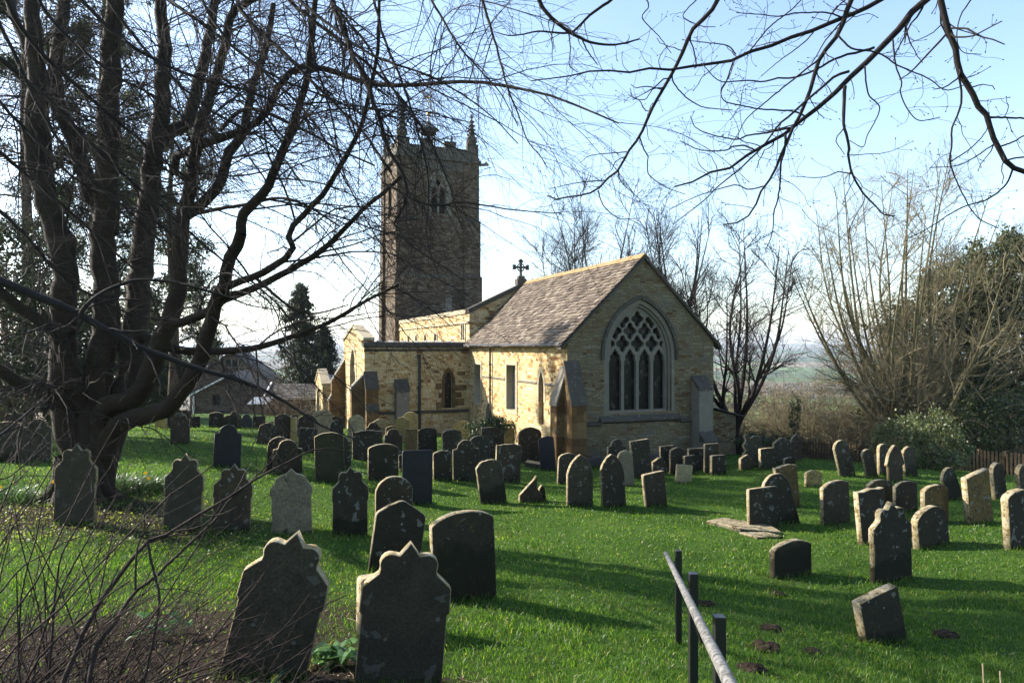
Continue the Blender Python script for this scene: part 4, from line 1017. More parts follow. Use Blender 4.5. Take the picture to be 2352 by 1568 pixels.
S('3', 1935, 815, 1948, 450, 192, 'flat', 'orange', 'orange flat slab leaning against the dark speckled stone', 0, yaw=-24)
S('3', 2195, 815, 2190, 430, 300, 'segment', 'dark', 'dark speckled headstone with curved top next to the orange slab', 0.1)
S('3', 1500, 1272, 1497, 685, 482, 'segment', 'green', 'broad green-black headstone with curved top left of the plain slate', 0.1)
S('3', 1790, 1110, 1790, 850, 110, 'lowround', 'dark', 'sliver of a small stone between the broad green-black one and the plain slate', 0.1)
S('3', 2032, 1628, 2040, 787, 475, 'flat', 'slate', 'tall plain rectangular slate slab with a square top', 0, th=.05, yaw=-2)
S('3', 1665, 1935, 1665, 1185, 590, 'round', 'brown', 'round-topped headstone with three white lichen blotches in front of the plain slate', 0.15)
S('4', 270, 722, 262, 450, 172, 'segment', 'dark', 'dark spotted stone just right of the plain slate', 0.2)
S('4', 92, 262, 92, 205, 78, 'rough', 'brown', 'small rough stone at the foot of the transept wall', 0)
S('4', 355, 502, 348, 262, 174, 'segment', 'grey', 'grey headstone with white lichen flecks left of the ivy bush', 0.05)
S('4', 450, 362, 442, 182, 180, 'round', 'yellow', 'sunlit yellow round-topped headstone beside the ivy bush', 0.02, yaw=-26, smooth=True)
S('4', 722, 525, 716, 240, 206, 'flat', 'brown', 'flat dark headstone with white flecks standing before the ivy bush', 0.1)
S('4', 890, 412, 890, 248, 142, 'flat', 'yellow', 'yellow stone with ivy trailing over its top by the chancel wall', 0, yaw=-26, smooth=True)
S('4', 1050, 562, 1050, 243, 212, 'lowround', 'brown', 'wide round-shouldered headstone with a small kerbed grave at its foot', 0.05)
S('4', 1220, 634, 1188, 323, 142, 'segment', 'slate', 'thin black slate leaning left beside the chancel buttress', 0, th=.05)
S('4', 610, 640, 600, 318, 180, 'lowround', 'dark', 'round top of a dark stone behind the broad shouldered one', 0.1)
S('4', 482, 724, 476, 353, 240, 'shoulder', 'dark', 'broad dark shouldered headstone in the middle of the graveyard', 0.05)
S('4', 852, 738, 862, 392, 228, 'curl', 'brown', 'brown-black headstone with a sunlit left edge behind the leaning peaked one', 0.12)
S('4', 728, 922, 672, 533, 240, 'lowround', 'grey', 'weathered headstone leaning left with moss on its foot, near the broken stump', 0.35)
S('4', 1055, 918, 1060, 676, 225, 'broken', 'brown', 'jagged stump of a broken headstone on the open grass', 0.05)
S('4', 1165, 905, 1150, 760, 70, 'rough', 'green', 'small mossy fragment propped behind the jagged stump', 0.2)
# middle right
S('5', 212, 512, 222, 290, 148, 'lowround', 'grey', 'weathered stone with a sloping shoulder behind the left one of two pointed stones', 0.1)
S('5', 302, 675, 300, 300, 195, 'gothic', 'grey', 'pointed-arch headstone, left one of two alike in front of the chancel', 0.12)
S('5', 548, 675, 532, 298, 180, 'gothic', 'dark', 'dark narrow-topped headstone, right one of two alike in front of the chancel', 0.1)
S('5', 640, 527, 620, 270, 112, 'round', 'pale', 'smooth pale rounded stone tapering to its foot, behind the dark pointed one', 0, smooth=True)
S('5', 848, 668, 822, 428, 165, 'flat', 'brown', 'squat flat-topped headstone, right-hand end of the row of three in mid lawn', 0.12)
S('5', 562, 410, 572, 190, 137, 'shoulder', 'brown', 'mottled stone with moss on its top edge below the big window', 0.05)
S('5', 752, 467, 724, 195, 145, 'flat', 'dark', 'tall dark flat-topped headstone below the big window', 0.05)
S('5', 870, 438, 870, 320, 112, 'rough', 'brown', 'small rough peaked stone with orange top right of the tall flat one', 0.0)
S('5', 935, 420, 930, 236, 116, 'flat', 'dark', 'dull flat stone against the gable wall behind the thin rounded one', 0.05)
S('5', 998, 437, 990, 250, 104, 'lowround', 'brown', 'thin round-topped headstone with a bright left edge by the gable wall', 0.05)
S('5', 1043, 504, 1056, 374, 120, 'flat', 'cream', 'small pale square stone leaning right on the sunny grass', 0, yaw=-14, smooth=True)
S('5', 1088, 442, 1085, 305, 88, 'flat', 'dark', 'low square stone right behind the small pale one', 0.05)
S('5', 1140, 415, 1140, 255, 132, 'flat', 'brown', 'brown flat stone near the far buttress, left of two taller ones', 0.05)
S('5', 1245, 425, 1245, 222, 110, 'flat', 'brown', 'brown square stone directly before the far buttress', 0.05)
S('6', 130, 442, 130, 305, 116, 'flat', 'dark', 'squat speckled stone in front of the far buttress', 0.1)
S('6', 378, 390, 372, 150, 152, 'carved', 'grey', 'grey headstone with a carved scroll on its left edge near the lean-to', 0.05)
S('6', 585, 372, 580, 176, 138, 'peak', 'grey', 'broad grey stone with worn shoulders left of the pointed reddish one', 0.05)
S('6', 683, 347, 686, 155, 90, 'gothic', 'red', 'reddish pointed headstone by the fence', 0.0)
S('6', 333, 410, 333, 300, 108, 'rough', 'green', 'white and mossy stump in front of the scroll-carved stone', 0.05)
S('6', 483, 407, 478, 255, 118, 'flat', 'green', 'low stone with a thick cushion of dark moss next to the mossy stump', 0.1)
S('6', 638, 388, 636, 320, 86, 'segment', 'dark', 'tiny dark stone behind the orange curved-top one', 0.1)
# right
S('6', 632, 674, 600, 375, 172, 'curl', 'orange', 'headstone coated in orange lichen with a wavy top', 0.05)
S('6', 612, 797, 505, 437, 205, 'round', 'dark', 'round-topped dark headstone leaning left behind a square one', 0.2)
S('6', 450, 817, 446, 537, 222, 'flat', 'dark', 'square grey-black headstone beside the fallen ledger slabs', 0.03)
S('6', 808, 530, 815, 413, 126, 'segment', 'yellow', 'small low yellow stone alone in a sunny patch of grass', 0.0, yaw=-4)
S('6', 972, 796, 942, 484, 212, 'segment', 'brown', 'brown headstone with orange top edge and one white lichen spot', 0.05)
S('6', 1055, 452, 988, 196, 118, 'round', 'grey', 'grey round-topped headstone leaning left with a moss cushion across its front', 0.05)
S('7', 252, 370, 206, 172, 92, 'round', 'grey', 'small grey rounded stone leaning left, with green moss on its right side', 0.1)
S('7', 332, 358, 322, 133, 82, 'round', 'grey', 'grey rounded headstone against the laurel bush', 0.1)
S('7', 418, 400, 414, 143, 134, 'gothicstep', 'brown', 'smooth brown pointed headstone with stepped edges before the laurel bush', 0.0, smooth=True)
S('7', 535, 365, 492, 152, 98, 'round', 'grey', 'grey rounded stone with a mossy foot right of the smooth pointed one', 0.3)
S('7', 852, 530, 728, 303, 118, 'round', 'green', 'moss-covered rounded headstone toppling far over to the left', 0.6)
S('7', 1022, 697, 968, 330, 205, 'slant', 'orange', 'tall slab with a sloping top and a bright yellow left edge', 0.03, th=.14)
S('7', 1172, 532, 1112, 265, 112, 'round', 'grey', 'white-edged rounded headstone right of the tall sloping slab', 0.05, th=.12)
S('7', 1360, 545, 1300, 280, 112, 'round', 'grey', 'white-edged rounded headstone cut by the right edge of the picture', 0.05, th=.12)
S('7', 312, 610, 302, 390, 195, 'segment', 'orange', 'orange-lichened curved-top stone behind the black wavy-topped one', 0.05)
S('7', 492, 622, 488, 397, 178, 'segment', 'brown', 'brown curved-top stone directly behind the lobed stone on the right', 0.05)
S('7', 705, 705, 690, 425, 200, 'segment', 'orange', 'curved-top headstone with a cut left shoulder behind the mottled black one', 0.0)
S('7', 265, 840, 235, 460, 225, 'dip', 'dark', 'black headstone with a hollowed top and a yellow lit left edge', 0.03, th=.13)
S('7', 680, 865, 640, 583, 260, 'lowround', 'dark', 'mottled black and white headstone with rounded top beside the lobed stone', 0.05, th=.14)
S('7', 1312, 878, 1262, 460, 225, 'segment', 'dark', 'big dark curved-top headstone at the right edge with a bright orange-grey side', 0.03, th=.14)
S('V', 2047, 1334, 2040, 1152, 98, 'trefoil', 'dark', 'lobed pointed headstone with yellow lichen standing on the right-hand grass', 0.36, th=.11)
S('V', 1817, 1324, 1814, 1240, 97, 'segment', 'dark', 'low black mossy headstone with a curved top alone on the grass', 0.45)
S('V', 2030, 1474, 2002, 1358, 108, 'flat', 'dark', 'small flat-topped black headstone tilting left in the right foreground', 0.2, th=.13, yaw=-2)

# fallen ledger slabs and low kerb
def slab(pts_px, th, tint, label, name='ledger_slab', lift=0.10):
    P = [Gp(*p) for p in pts_px]; n = len(P)
    v = [(p[0], p[1], p[2] + lift - .02) for p in P]; b = [(x, y, z - th - .05) for x, y, z in v]
    c = np.mean(v, axis=0)
    m = MB(); m.add([np.array(a) - c for a in b] + [np.array(a) - c for a in v], [tuple(range(n))[::-1], tuple(range(n, 2 * n))] + [(i, (i + 1) % n, n + (i + 1) % n, n + i) for i in range(n)])
    o = link_mesh(name, m.mesh(name), M_HEAD); o.location = c; o.color = (*TINT[tint], 0.0)
    md = o.modifiers.new('bevel', 'BEVEL'); md.width = .012; md.segments = 1
    tag(o, label, 'grave slab', kind='thing'); return o
slab([(1622, 1204), (1700, 1222), (1795, 1230), (1770, 1214), (1660, 1196)], .12, 'pale', 'fallen pale ledger slab lying in the grass beside the square dark stone')
slab([(1696, 1226), (1740, 1238), (1800, 1236), (1762, 1225)], .08, 'grey', 'thin broken piece at the near edge of the fallen ledger slab', lift=.06)
k0 = Gp(*zv('4', 1008, 590)); k1 = Gp(*zv('4', 1140, 612))
m = MB(); dk = k1 - k0
m.hexa([k0 + (0, 0, -.2), k1 + (0, 0, -.2), k1 + (.1, .5, -.2), k0 + (.1, .5, -.2)], [k0 + (0, 0, .14), k1 + (0, 0, .14), k1 + (.1, .5, .14), k0 + (.1, .5, .14)])
o = link_mesh('grave_kerb', m.mesh('grave_kerb'), M_HEAD); o.color = (*TINT['dark'], 0); tag(o, 'low stone kerb on the grave beside the thin black slate', 'grave kerb', kind='thing')
# ------------------------------------------------------------------ branches
def catmull(P, n):
    P = np.asarray(P, float); m = len(P)
    if m == 2: P = np.array([P[0], (P[0] + P[1]) / 2, P[1]]); m = 3
    seg = np.linalg.norm(np.diff(P[:, :3], axis=0), axis=1); u = np.r_[0, np.cumsum(seg)]; u /= u[-1]
    t = np.linspace(0, 1, n); out = np.empty((n, P.shape[1]))
    ext = np.vstack([2 * P[0] - P[1], P, 2 * P[-1] - P[-2]])
    for j, tt in enumerate(t):
        i = min(np.searchsorted(u, tt, side='right') - 1, m - 2); f = (tt - u[i]) / (u[i + 1] - u[i] + 1e-12)
        a, b, c, d = ext[i], ext[i + 1], ext[i + 2], ext[i + 3]
        out[j] = .5 * ((2 * b) + (-a + c) * f + (2 * a - 5 * b + 4 * c - d) * f * f + (-a + 3 * b - 3 * c + d) * f ** 3)
    return out
def traced(px, d0, d1, r0, r1, n=24, wob=0.0, rg=None):
    "px: picture positions along a branch; distances d0..d1; radii in picture pixels -> (n,3), (n,) in metres"
    m = len(px); s = np.r_[0, np.cumsum(np.hypot(*np.diff(np.array(px, float), axis=0).T))]; s /= s[-1]
    D = d0 + (d1 - d0) * s if np.isscalar(d1) else np.interp(s, np.linspace(0, 1, len(d1)), d1)
    P = np.array([W(x, y, d) for (x, y), d in zip(px, D)])
    Q = catmull(P, n)
    dist = Q[:, 1]; t = np.linspace(0, 1, n)
    rr = (r0 + (r1 - r0) * t) * dist / FPX
    if wob and rg is not None: Q[1:-1] += rg.normal(0, wob, (n - 2, 3)) * rr[1:-1, None]
    return Q, rr
def norm(v): return v / (np.linalg.norm(v, axis=-1, keepdims=True) + 1e-9)
def sprout(P, Rr, count, rg, t0=0.2, t1=1.0, length=(1, 2), ang=(35, 65), rad=0.5, rmin=0.0012, rtip=0.35, K=6, trop=(0, 0, 0), ts=0.3, wob=0.12, bias=None, lfall=0.4, weights=None, cap=0.02):
    "children of the branches P (M,K0,3): count of them, each K points long"
    M, K0, _ = P.shape
    L = np.linalg.norm(np.diff(P, axis=1), axis=2).sum(1)
    w = L if weights is None else L * weights
    pi = rg.choice(M, count, p=w / w.sum())
    t = t0 + (t1 - t0) * rg.random(count) ** 0.85
    f = t * (K0 - 1); i = np.minimum(f.astype(int), K0 - 2); f = f - i
    o = P[pi, i] * (1 - f)[:, None] + P[pi, i + 1] * f[:, None]
    r_par = Rr[pi, i] * (1 - f) + Rr[pi, i + 1] * f
    T = norm(P[pi, i + 1] - P[pi, i])
    rnd = rg.normal(size=(count, 3)); side = norm(rnd - (rnd * T).sum(1, keepdims=True) * T)
    if bias is not None:
        b = np.asarray(bias, float); side = norm(side + b - ((b * T).sum(1, keepdims=True)) * T)
    a = np.radians(rg.uniform(*ang, count))[:, None]
    D = norm(np.cos(a) * T + np.sin(a) * side)
    ln = rg.uniform(*length, count) * (1 - lfall * t)
    step = ln / (K - 1)
    C = np.empty((count, K, 3)); C[:, 0] = o
    tr = np.asarray(trop, float)
    for k in range(1, K):
        D = norm(D + tr * ts / (K - 1) * (1 + k / K) + rg.normal(0, wob, (count, 3)))
        C[:, k] = C[:, k - 1] + D * step[:, None]
    r0 = np.maximum(np.minimum(r_par * rad, ln * cap), rmin)
    rr = r0[:, None] * np.linspace(1, rtip, K)[None]
    return C, np.maximum(rr, rmin * .8)
def twig_mesh(name, sets, mat, parent, S=(5, 4, 3, 3)):
    vs, fs, n = [], [], 0
    for (P, Rr), s in zip(sets, S):
        v, f = tubes_arrays(P, Rr, s); vs.append(v); fs.append(f + n); n += len(v)
    me = quads_mesh(name, np.concatenate(vs), np.concatenate(fs))
    me.shade_smooth()
    return link_mesh(name, me, mat, parent)
def rebase(root, loc):
    root.location = loc
    return root
def in_parent(root, me_obj):
    "mesh data was built in world space: keep it there under its Empty"
    me_obj.matrix_parent_inverse = Matrix.Translation(-Vector(root.location))

def fix_children(root):
    for c in root.children:
        if c.type == 'MESH': c.matrix_parent_inverse = Matrix.Translation(-Vector(root.location))

# ---------- the big multi-stemmed tree on the left
rg = np.random.default_rng(5)
D0 = 13.3
stems = [  # (picture polyline, start distance, end distance, radius px start, end)
 ([(195,1150),(180,1060),(166,995),(147,927),(150,824),(147,722),(147,619),(126,517)], D0, 13.0, 34, 24),
 ([(126,517),(113,478),(95,410),(79,342),(82,171),(72,0),(66,-160)], 13.0, 12.6, 24, 13),
 ([(147,619),(160,560),(120,480),(105,330),(92,210),(60,110),(20,0),(-10,-90)], 13.0, 14.5, 16, 8),
 ([(205,1150),(205,1060),(208,995),(222,927),(232,824),(246,722),(239,619),(239,517)], D0, 13.4, 34, 26),
 ([(243,535),(248,444),(248,342),(253,239),(255,120),(263,0),(270,-190)], 13.4, 13.2, 27, 15),
 ([(240,520),(225,470),(212,455),(171,325),(126,219),(133,120),(147,0),(155,-150)], 13.4, 14.6, 20, 11),
 ([(222,1140),(245,1020),(290,910),(300,859),(307,790),(318,688),(324,602),(331,534)], D0, 13.9, 32, 24),
 ([(331,534),(335,496),(349,410),(355,355),(362,308),(372,239),(378,113),(369,0),(372,-120)], 13.9, 14.2, 24, 10),
 ([(355,345),(400,300),(427,284),(451,205),(472,120),(489,34),(496,-60)], 14.0, 15.0, 16, 8),
 ([(225,1120),(239,944),(290,923),(328,886),(355,831),(372,776),(393,729),(407,664),(413,585),(417,534),(420,496)], D0, 12.6, 27, 16),
 ([(420,496),(437,427),(448,342),(461,284),(485,212),(513,120),(533,34),(564,10),(598,-10)], 12.6, 12.0, 15, 8),
 ([(236,1080),(250,1010),(292,968),(342,952),(386,937),(420,893),(455,841),(485,739),(499,694),(513,660),(526,602),(547,551),(554,535)], D0, 11.4, 24, 13),
 ([(554,535),(564,485),(612,437),(636,376),(667,308),(687,239),(704,188),(718,68),(725,-20)], 11.4, 10.6, 12, 6),
 ([(420,500),(437,492),(478,455),(506,420),(523,359),(557,308),(571,239),(588,178),(602,137),(615,92),(628,10)], 12.6, 13.6, 13, 6),
 ([(400,400),(403,362),(461,335),(547,304),(608,267),(636,205),(670,164),(684,150),(745,158),(803,178),(860,195),(960,195),(1060,187),(1160,197),(1270,222),(1330,245),(1420,283)], 13.6, 8.6, 10, 1.8),
 ([(393,740),(410,742),(478,715),(513,688),(588,660),(667,619),(735,578),(796,520),(840,475),(888,437),(922,405)], 12.4, 10.2, 11, 4),
 ([(500,665),(581,636),(649,599),(676,561),(663,533),(718,472),(752,431),(800,349),(826,301),(850,205),(867,120),(871,-10)], 11.6, 9.6, 9, 3.5),
 ([(330,770),(393,800),(478,807),(581,800),(649,780),(701,763),(752,742),(800,715),(854,684),(915,654)], 13.6, 10.8, 11, 3.0),
 ([(205,960),(143,807),(130,763),(96,739),(44,705),(-10,660),(-80,600)], 13.3, 12.0, 20, 9),
 ([(180,980),(110,900),(50,880),(0,850),(-80,810)], 13.3, 12.2, 22, 10),
 ([(420,893),(395,800),(330,640)], 12.6, 13.4, 5, 2),
 ([(437,492),(560,470),(640,455),(700,470),(780,520)], 12.6, 10.5, 5, 2),
 ([(505,300),(570,250),(700,300),(780,345),(860,380)], 12.0, 9.8, 5, 2),
 ([(590,640),(660,700),(720,720),(800,700)], 11.5, 10.5, 4, 1.5),
]
tree1 = empty('tree', tuple(Gp(185, 1146)))
tag(tree1, 'large bare tree with many dark mossy stems rising from one base on the left', 'tree')
ST = [traced(px, a, b, r0, r1, 26, 0.10, rg) for px, a, b, r0, r1 in stems]
mb = MB()
for P, r in ST: mb.tube(P, r, 10, caps=False)
# root flare
base = np.array(tree1.location)
for k in range(9):
    a = k * 2 * math.pi / 9 + .2; l = rg.uniform(.75, 1.25)
    p = [base + (0.22 * math.cos(a), .22 * math.sin(a), .8), base + (.34 * math.cos(a), .34 * math.sin(a), .30), base + (.58 * l * math.cos(a + .1), .58 * l * math.sin(a + .1), .02), base + (1.0 * l * math.cos(a + .2), 1.25 * l * math.sin(a + .2), -.12)]
    mb.tube(catmull(p, 8), np.linspace(.22, .04, 8), 8, caps=False)
tk = mb.build('trunk', M_BARK, tree1, True)
SP = np.array([p for p, r in ST]); SR = np.array([r for p, r in ST])
# long drooping branches hanging in front of the tower from limbs above the picture
tops = [  # traced hanging branches
 ([(530,-60),(554,27),(602,79),(650,120),(690,160),(760,230),(830,300),(900,395)], 10.5, 9.2, 6, 2),
 ([(760,-40),(775,34),(820,147),(850,212),(878,297),(891,342),(912,376),(936,444),(905,513)], 9.5, 8.8, 8, 3),
 ([(740,-40),(775,20),(843,103),(878,164),(912,219),(946,267),(1000,320),(1060,345)], 9.5, 8.6, 4, 1.2),
 ([(960,-50),(990,0),(1014,38),(1049,99),(1083,140),(1117,178),(1150,215),(1190,290)], 8.5, 7.8, 3.4, 1.0),
 ([(1090,-50),(1107,0),(1131,75),(1148,137),(1168,208),(1192,267),(1213,325),(1243,359),(1257,386)], 7.5, 7.2, 3.6, 1.0),
 ([(600,-60),(700,30),(800,110),(900,200),(980,310),(1030,420),(1060,520)], 10, 9, 5, 1.5),
 ([(640,-40),(760,60),(860,130),(1000,180),(1120,260),(1190,330)], 9.5, 8, 4, 1.2),
 ([(850,-40),(880,80),(920,180),(960,300),(985,420),(980,540),(1010,640)], 9, 8.8, 3.5, 1.2),
 ([(905,513),(940,560),(1000,600),(1060,640)], 8.8, 8.4, 2.6, 1.0),
 ([(880,420),(980,470),(1060,465),(1130,475),(1210,485),(1290,490)], 9.0, 8.0, 3.2, 1.0),
 ([(700,-30),(720,120),(760,260),(790,400),(850,520),(900,600)], 10, 9.4, 3.5, 1.2),
 ([(0,-40),(60,80),(180,200),(330,330),(480,450)], 9, 11, 6, 2), ([(-40,100),(100,220),(260,380),(420,520),(560,640)], 9, 11, 6, 2),
 ([(150,-40),(280,90),(430,170),(600,220),(740,300)], 9, 10, 5, 1.6), ([(-60,300),(60,400),(200,520),(330,640)], 9.5, 11, 5, 1.8),
 ([(330,-40),(470,60),(600,160),(720,280),(800,430)], 10, 10, 4.5, 1.5),
 ([(-40,-30),(30,120),(120,300),(260,470),(380,560)], 8.5, 9.5, 5, 1.8), ([(60,-50),(130,60),(260,170),(400,250),(520,380)], 9.5, 11, 4.5, 1.6), ([(-60,440),(40,520),(150,640),(300,720),(420,740)], 10, 11.5, 5, 1.8),
 ([(-40,190),(90,330),(200,430),(340,500),(480,600)], 8.5, 10, 4, 1.5), ([(220,-40),(330,110),(480,250),(620,330),(700,430)], 9, 10, 4, 1.5), ([(440,-40),(520,90),(640,180),(790,240),(930,330)], 9.5, 9, 4, 1.3),
]
HP = [traced(px, a, b, r0, r1, 26, 0.25, rg) for px, a, b, r0, r1 in tops]
HPp = np.array([p for p, r in HP]); HPr = np.array([r for p, r in HP])
WT = 1 / np.linalg.norm(np.diff(SP[[1,2,4,5,7,8,10,12,13,14,15,16,17,18,19]], axis=1), axis=2).sum(1) ** .5 * np.array([1,1,1,1,1,1,1,1,1,.35,.8,.8,.7,1,1])
A1 = sprout(SP[[1,2,4,5,7,8,10,12,13,14,15,16,17,18,19]], SR[[1,2,4,5,7,8,10,12,13,14,15,16,17,18,19]], 480, rg, .05, 1, (1.2, 3.8), (30, 75), .4, .005, .3, 12, (.22, -.10, -.30), 1.5, .10, bias=(.3, -.15, 0.0), weights=WT, cap=.006)
A2 = sprout(HPp, HPr, 260, rg, .1, 1, (.9, 2.2), (25, 60), .55, .0035, .35, 9, (.15, -.05, -.4), 1.0, .10, cap=.006)
allP = [A1, A2]
B1 = sprout(*A1, 6200, rg, .05, 1, (.5, 1.6), (25, 60), .55, .0022, .5, 7, (.22, 0, -.45), .8, .11)
B2 = sprout(*A2, 2200, rg, .08, 1, (.35, 1.0), (25, 60), .55, .0021, .5, 5, (.15, 0, -.5), .7, .13)
B3 = sprout(HPp, HPr, 620, rg, .05, 1, (.4, 1.1), (25, 65), .5, .0018, .35, 6, (.15, 0, -.5), .9, .12)
C1 = sprout(*B1, 8500, rg, .15, 1, (.10, .38), (30, 65), .6, .0017, .7, 4, (0, 0, -.2), .3, .12)
C2 = sprout(*B2, 3400, rg, .15, 1, (.06, .25), (30, 65), .6, .0016, .6, 4, (0, 0, -.2), .3, .12)
twig_mesh('hanging_branches', [(HPp, HPr)], M_TWIG, tree1, (6,))
twig_mesh('twig_crown', [A1, A2, B1, B2, B3, C1, C2], M_TWIG, tree1, (5, 4, 3, 3, 3, 3, 3))
fix_children(tree1)

# ---------- overhanging tree on the right, trunk outside the picture
limbs = [
 ([(2600,-700),(2300,-180),(2126,0),(2088,34),(2054,79),(2027,106),(1986,147),(1945,185),(1917,215),(1876,250),(1849,270),(1821,291),(1801,308),(1767,328),(1733,345),(1695,373),(1668,390),(1640,395),(1613,400),(1575,429),(1548,429)], 4.6, 5.4, 12, 1.5),
 ([(2120,-330),(1990,-110),(1955,0),(1941,38),(1924,79),(1893,120),(1880,137),(1866,188),(1852,232),(1835,270),(1821,294),(1808,328),(1794,355),(1784,379),(1777,403),(1753,427),(1743,455),(1729,482),(1709,506),(1685,513),(1661,516)], 4.8, 5.2, 7, 1.4),
 ([(2500,-420),(2200,-110),(2020,0),(1975,26),(1934,41),(1873,68),(1821,85),(1770,106),(1719,121),(1685,138),(1633,147),(1606,154),(1572,154),(1548,161),(1493,157),(1445,166),(1373,161),(1312,174),(1219,186)], 5.0, 5.6, 7, 1.0),
 ([(2150,-330),(2155,-90),(2160,0),(2173,51),(2187,92),(2197,120),(2201,161),(2218,191),(2235,219),(2252,253),(2269,270),(2276,304),(2293,338),(2310,369),(2327,386),(2352,395),(2400,420)], 4.4, 4.6, 7.5, 4.5),
 ([(1760,-160),(1690,-60),(1647,0),(1630,31),(1592,68),(1572,113),(1548,161),(1524,202),(1493,260),(1469,314),(1442,349),(1421,390),(1390,414),(1370,437),(1336,448),(1302,453),(1271,458),(1257,449)], 5.2, 5.8, 5.5, 1.3),
 ([(1215,-60),(1237,0),(1264,38),(1305,72),(1336,89),(1363,99),(1414,103),(1469,90)], 6.0, 6.0, 5, 1.4),
 ([(1440,-40),(1404,0),(1356,34),(1315,73),(1271,75),(1237,72),(1196,80),(1168,82),(1134,73)], 6.0, 6.2, 3.4, .9),
]
subs = [
 ([(1941,198),(1938,280),(1948,321),(1950,362),(1958,400),(1982,444),(2006,468),(2030,492),(2054,496)], 4.95, 5.0, 3.8, 1.2),
 ([(1804,308),(1803,342),(1794,376),(1792,417),(1787,455),(1777,489),(1774,535),(1760,570)], 5.1, 5.1, 2.6, .9),
 ([(1951,164),(1917,174),(1893,198),(1856,226),(1821,260),(1791,284),(1753,335),(1719,369),(1685,400),(1650,427),(1616,461),(1548,513)], 4.9, 5.4, 2.8, .8),
 ([(1880,137),(1828,178),(1753,239),(1715,273),(1695,308),(1674,342)], 4.9, 5.2, 2.0, .7),
 ([(2009,109),(1986,116),(1924,133),(1873,161),(1821,179),(1787,179),(1753,188),(1722,185),(1668,188),(1644,181),(1613,147)], 4.9, 5.3, 2.6, .8),
 ([(1849,267),(1821,256),(1753,251),(1719,246),(1664,232),(1657,205),(1674,178),(1688,138)], 5.1, 5.3, 1.8, .8),
 ([(1924,80),(1955,111),(1989,116),(2027,126),(2061,150),(2129,178),(2173,207),(2228,191)], 4.8, 4.6, 2.0, .9),
 ([(1986,150),(1989,188),(1996,219),(2020,246),(2009,280),(1992,311),(1982,338),(1955,325)], 4.9, 5.0, 1.8, .8),
 ([(2201,164),(2208,219),(2204,253),(2187,294),(2185,338),(2182,373),(2204,431),(2242,496),(2290,523)], 4.5, 4.7, 2.2, 1.0),
 ([(2327,386),(2310,424),(2266,458),(2204,479),(2129,526),(2090,545)], 4.6, 4.9, 1.9, .8),
 ([(2050,89),(2057,147),(2071,188),(2068,215),(2088,256),(2112,277),(2156,270)], 4.8, 4.8, 1.9, .8),
 ([(1815,294),(1767,304),(1719,311),(1692,320),(1640,311),(1599,294),(1587,270)], 5.1, 5.3, 2.0, .8),
 ([(1733,345),(1712,335),(1681,337),(1668,345),(1610,345),(1565,325)], 5.2, 5.4, 1.8, .8),
 ([(2269,270),(2300,270),(2352,271),(2420,268)], 4.6, 4.5, 2.2, 1.4),
 ([(2293,338),(2330,325),(2352,312),(2410,300)], 4.6, 4.5, 1.8, 1.0),
 ([(2182,373),(2230,340),(2265,300),(2272,262)], 4.6, 4.6, 1.4, .9), ([(2285,330),(2240,360),(2200,380),(2140,385)], 4.6, 4.8, 1.4, .8),
 ([(1719,121),(1740,95),(1770,60),(1815,25),(1850,-10)], 5.2, 5.0, 1.6, 1.2), ([(1690,125),(1670,105),(1620,98),(1570,92)], 5.2, 5.3, 1.4, .7),
 ([(1685,138),(1668,188),(1657,205)], 5.2, 5.25, 1.5, 1.3), ([(1873,68),(1850,95),(1818,120),(1790,140),(1752,172)], 5.1, 5.2, 1.4, .7),
 ([(1934,41),(1900,30),(1830,30),(1790,38),(1740,33),(1695,30)], 5.0, 5.1, 1.7, .8),
 ([(1548,161),(1545,185),(1570,218),(1600,240),(1625,248),(1680,253)], 5.5, 5.4, 1.5, .8), ([(1524,202),(1500,205),(1482,228),(1455,225),(1448,206)], 5.5, 5.6, 1.3, .7),
 ([(1469,314),(1480,345),(1488,360),(1490,400),(1530,430),(1570,445)], 5.6, 5.6, 1.5, .7), ([(1442,349),(1400,352),(1355,358),(1335,372)], 5.7, 5.8, 1.2, .6),
 ([(1390,414),(1340,418),(1300,425),(1262,434)], 5.8, 5.8, 1.2, .6), ([(1421,390),(1425,415),(1450,440),(1468,455)], 5.7, 5.7, 1.3, .6),
 ([(1373,437),(1385,470),(1410,495),(1430,503),(1460,502)], 5.8, 5.8, 1.3, .6), ([(1305,72),(1310,110),(1308,150),(1325,165)], 6, 6, 1.3, .8), ([(1336,89),(1350,118),(1372,148)], 6, 6, 1.6, 1.0),
 ([(2230,0),(2205,40),(2198,90),(2212,120),(2250,125)], 5, 5, 1.5, .7), ([(1600,0),(1580,20),(1570,40),(1610,60),(1640,62)], 5.5, 5.5, 1.2, .7),
 ([(1480,-10),(1490,15),(1475,40),(1500,70),(1515,85),(1540,120)], 5.8, 5.8, 1.4, .7), ([(1758,427),(1720,435),(1690,425),(1640,438),(1590,455),(1540,480)], 5.2, 5.5, 1.4, .7),
 ([(1958,400),(1925,395),(1900,405),(1870,408),(1820,405)], 5.0, 5.1, 1.3, .6),
]
rgl = np.random.default_rng(12)
tree2 = empty('tree', (6.9, 1.2, float(ground(6.9, 1.2)) - .1))
tag(tree2, 'near bare tree whose dark knobbly branches hang down across the blue sky at upper right', 'tree')
L_ = [traced(px, a, b, r0, r1, 30, .12, rgl) for px, a, b, r0, r1 in limbs]
S_ = [traced(px, a, b, r0, r1, 30, .25, rgl) for px, a, b, r0, r1 in subs]
mb = MB()
tp = catmull([(6.9, 1.2, float(ground(6.9, 1.2)) - .3), (6.85, 1.3, 3.5), (6.9, 1.5, 6.0), (6.7, 1.8, 9.0), (6.9, 2.0, 13.0)], 20)
mb.tube(tp, np.linspace(.34, .12, 20), 12)
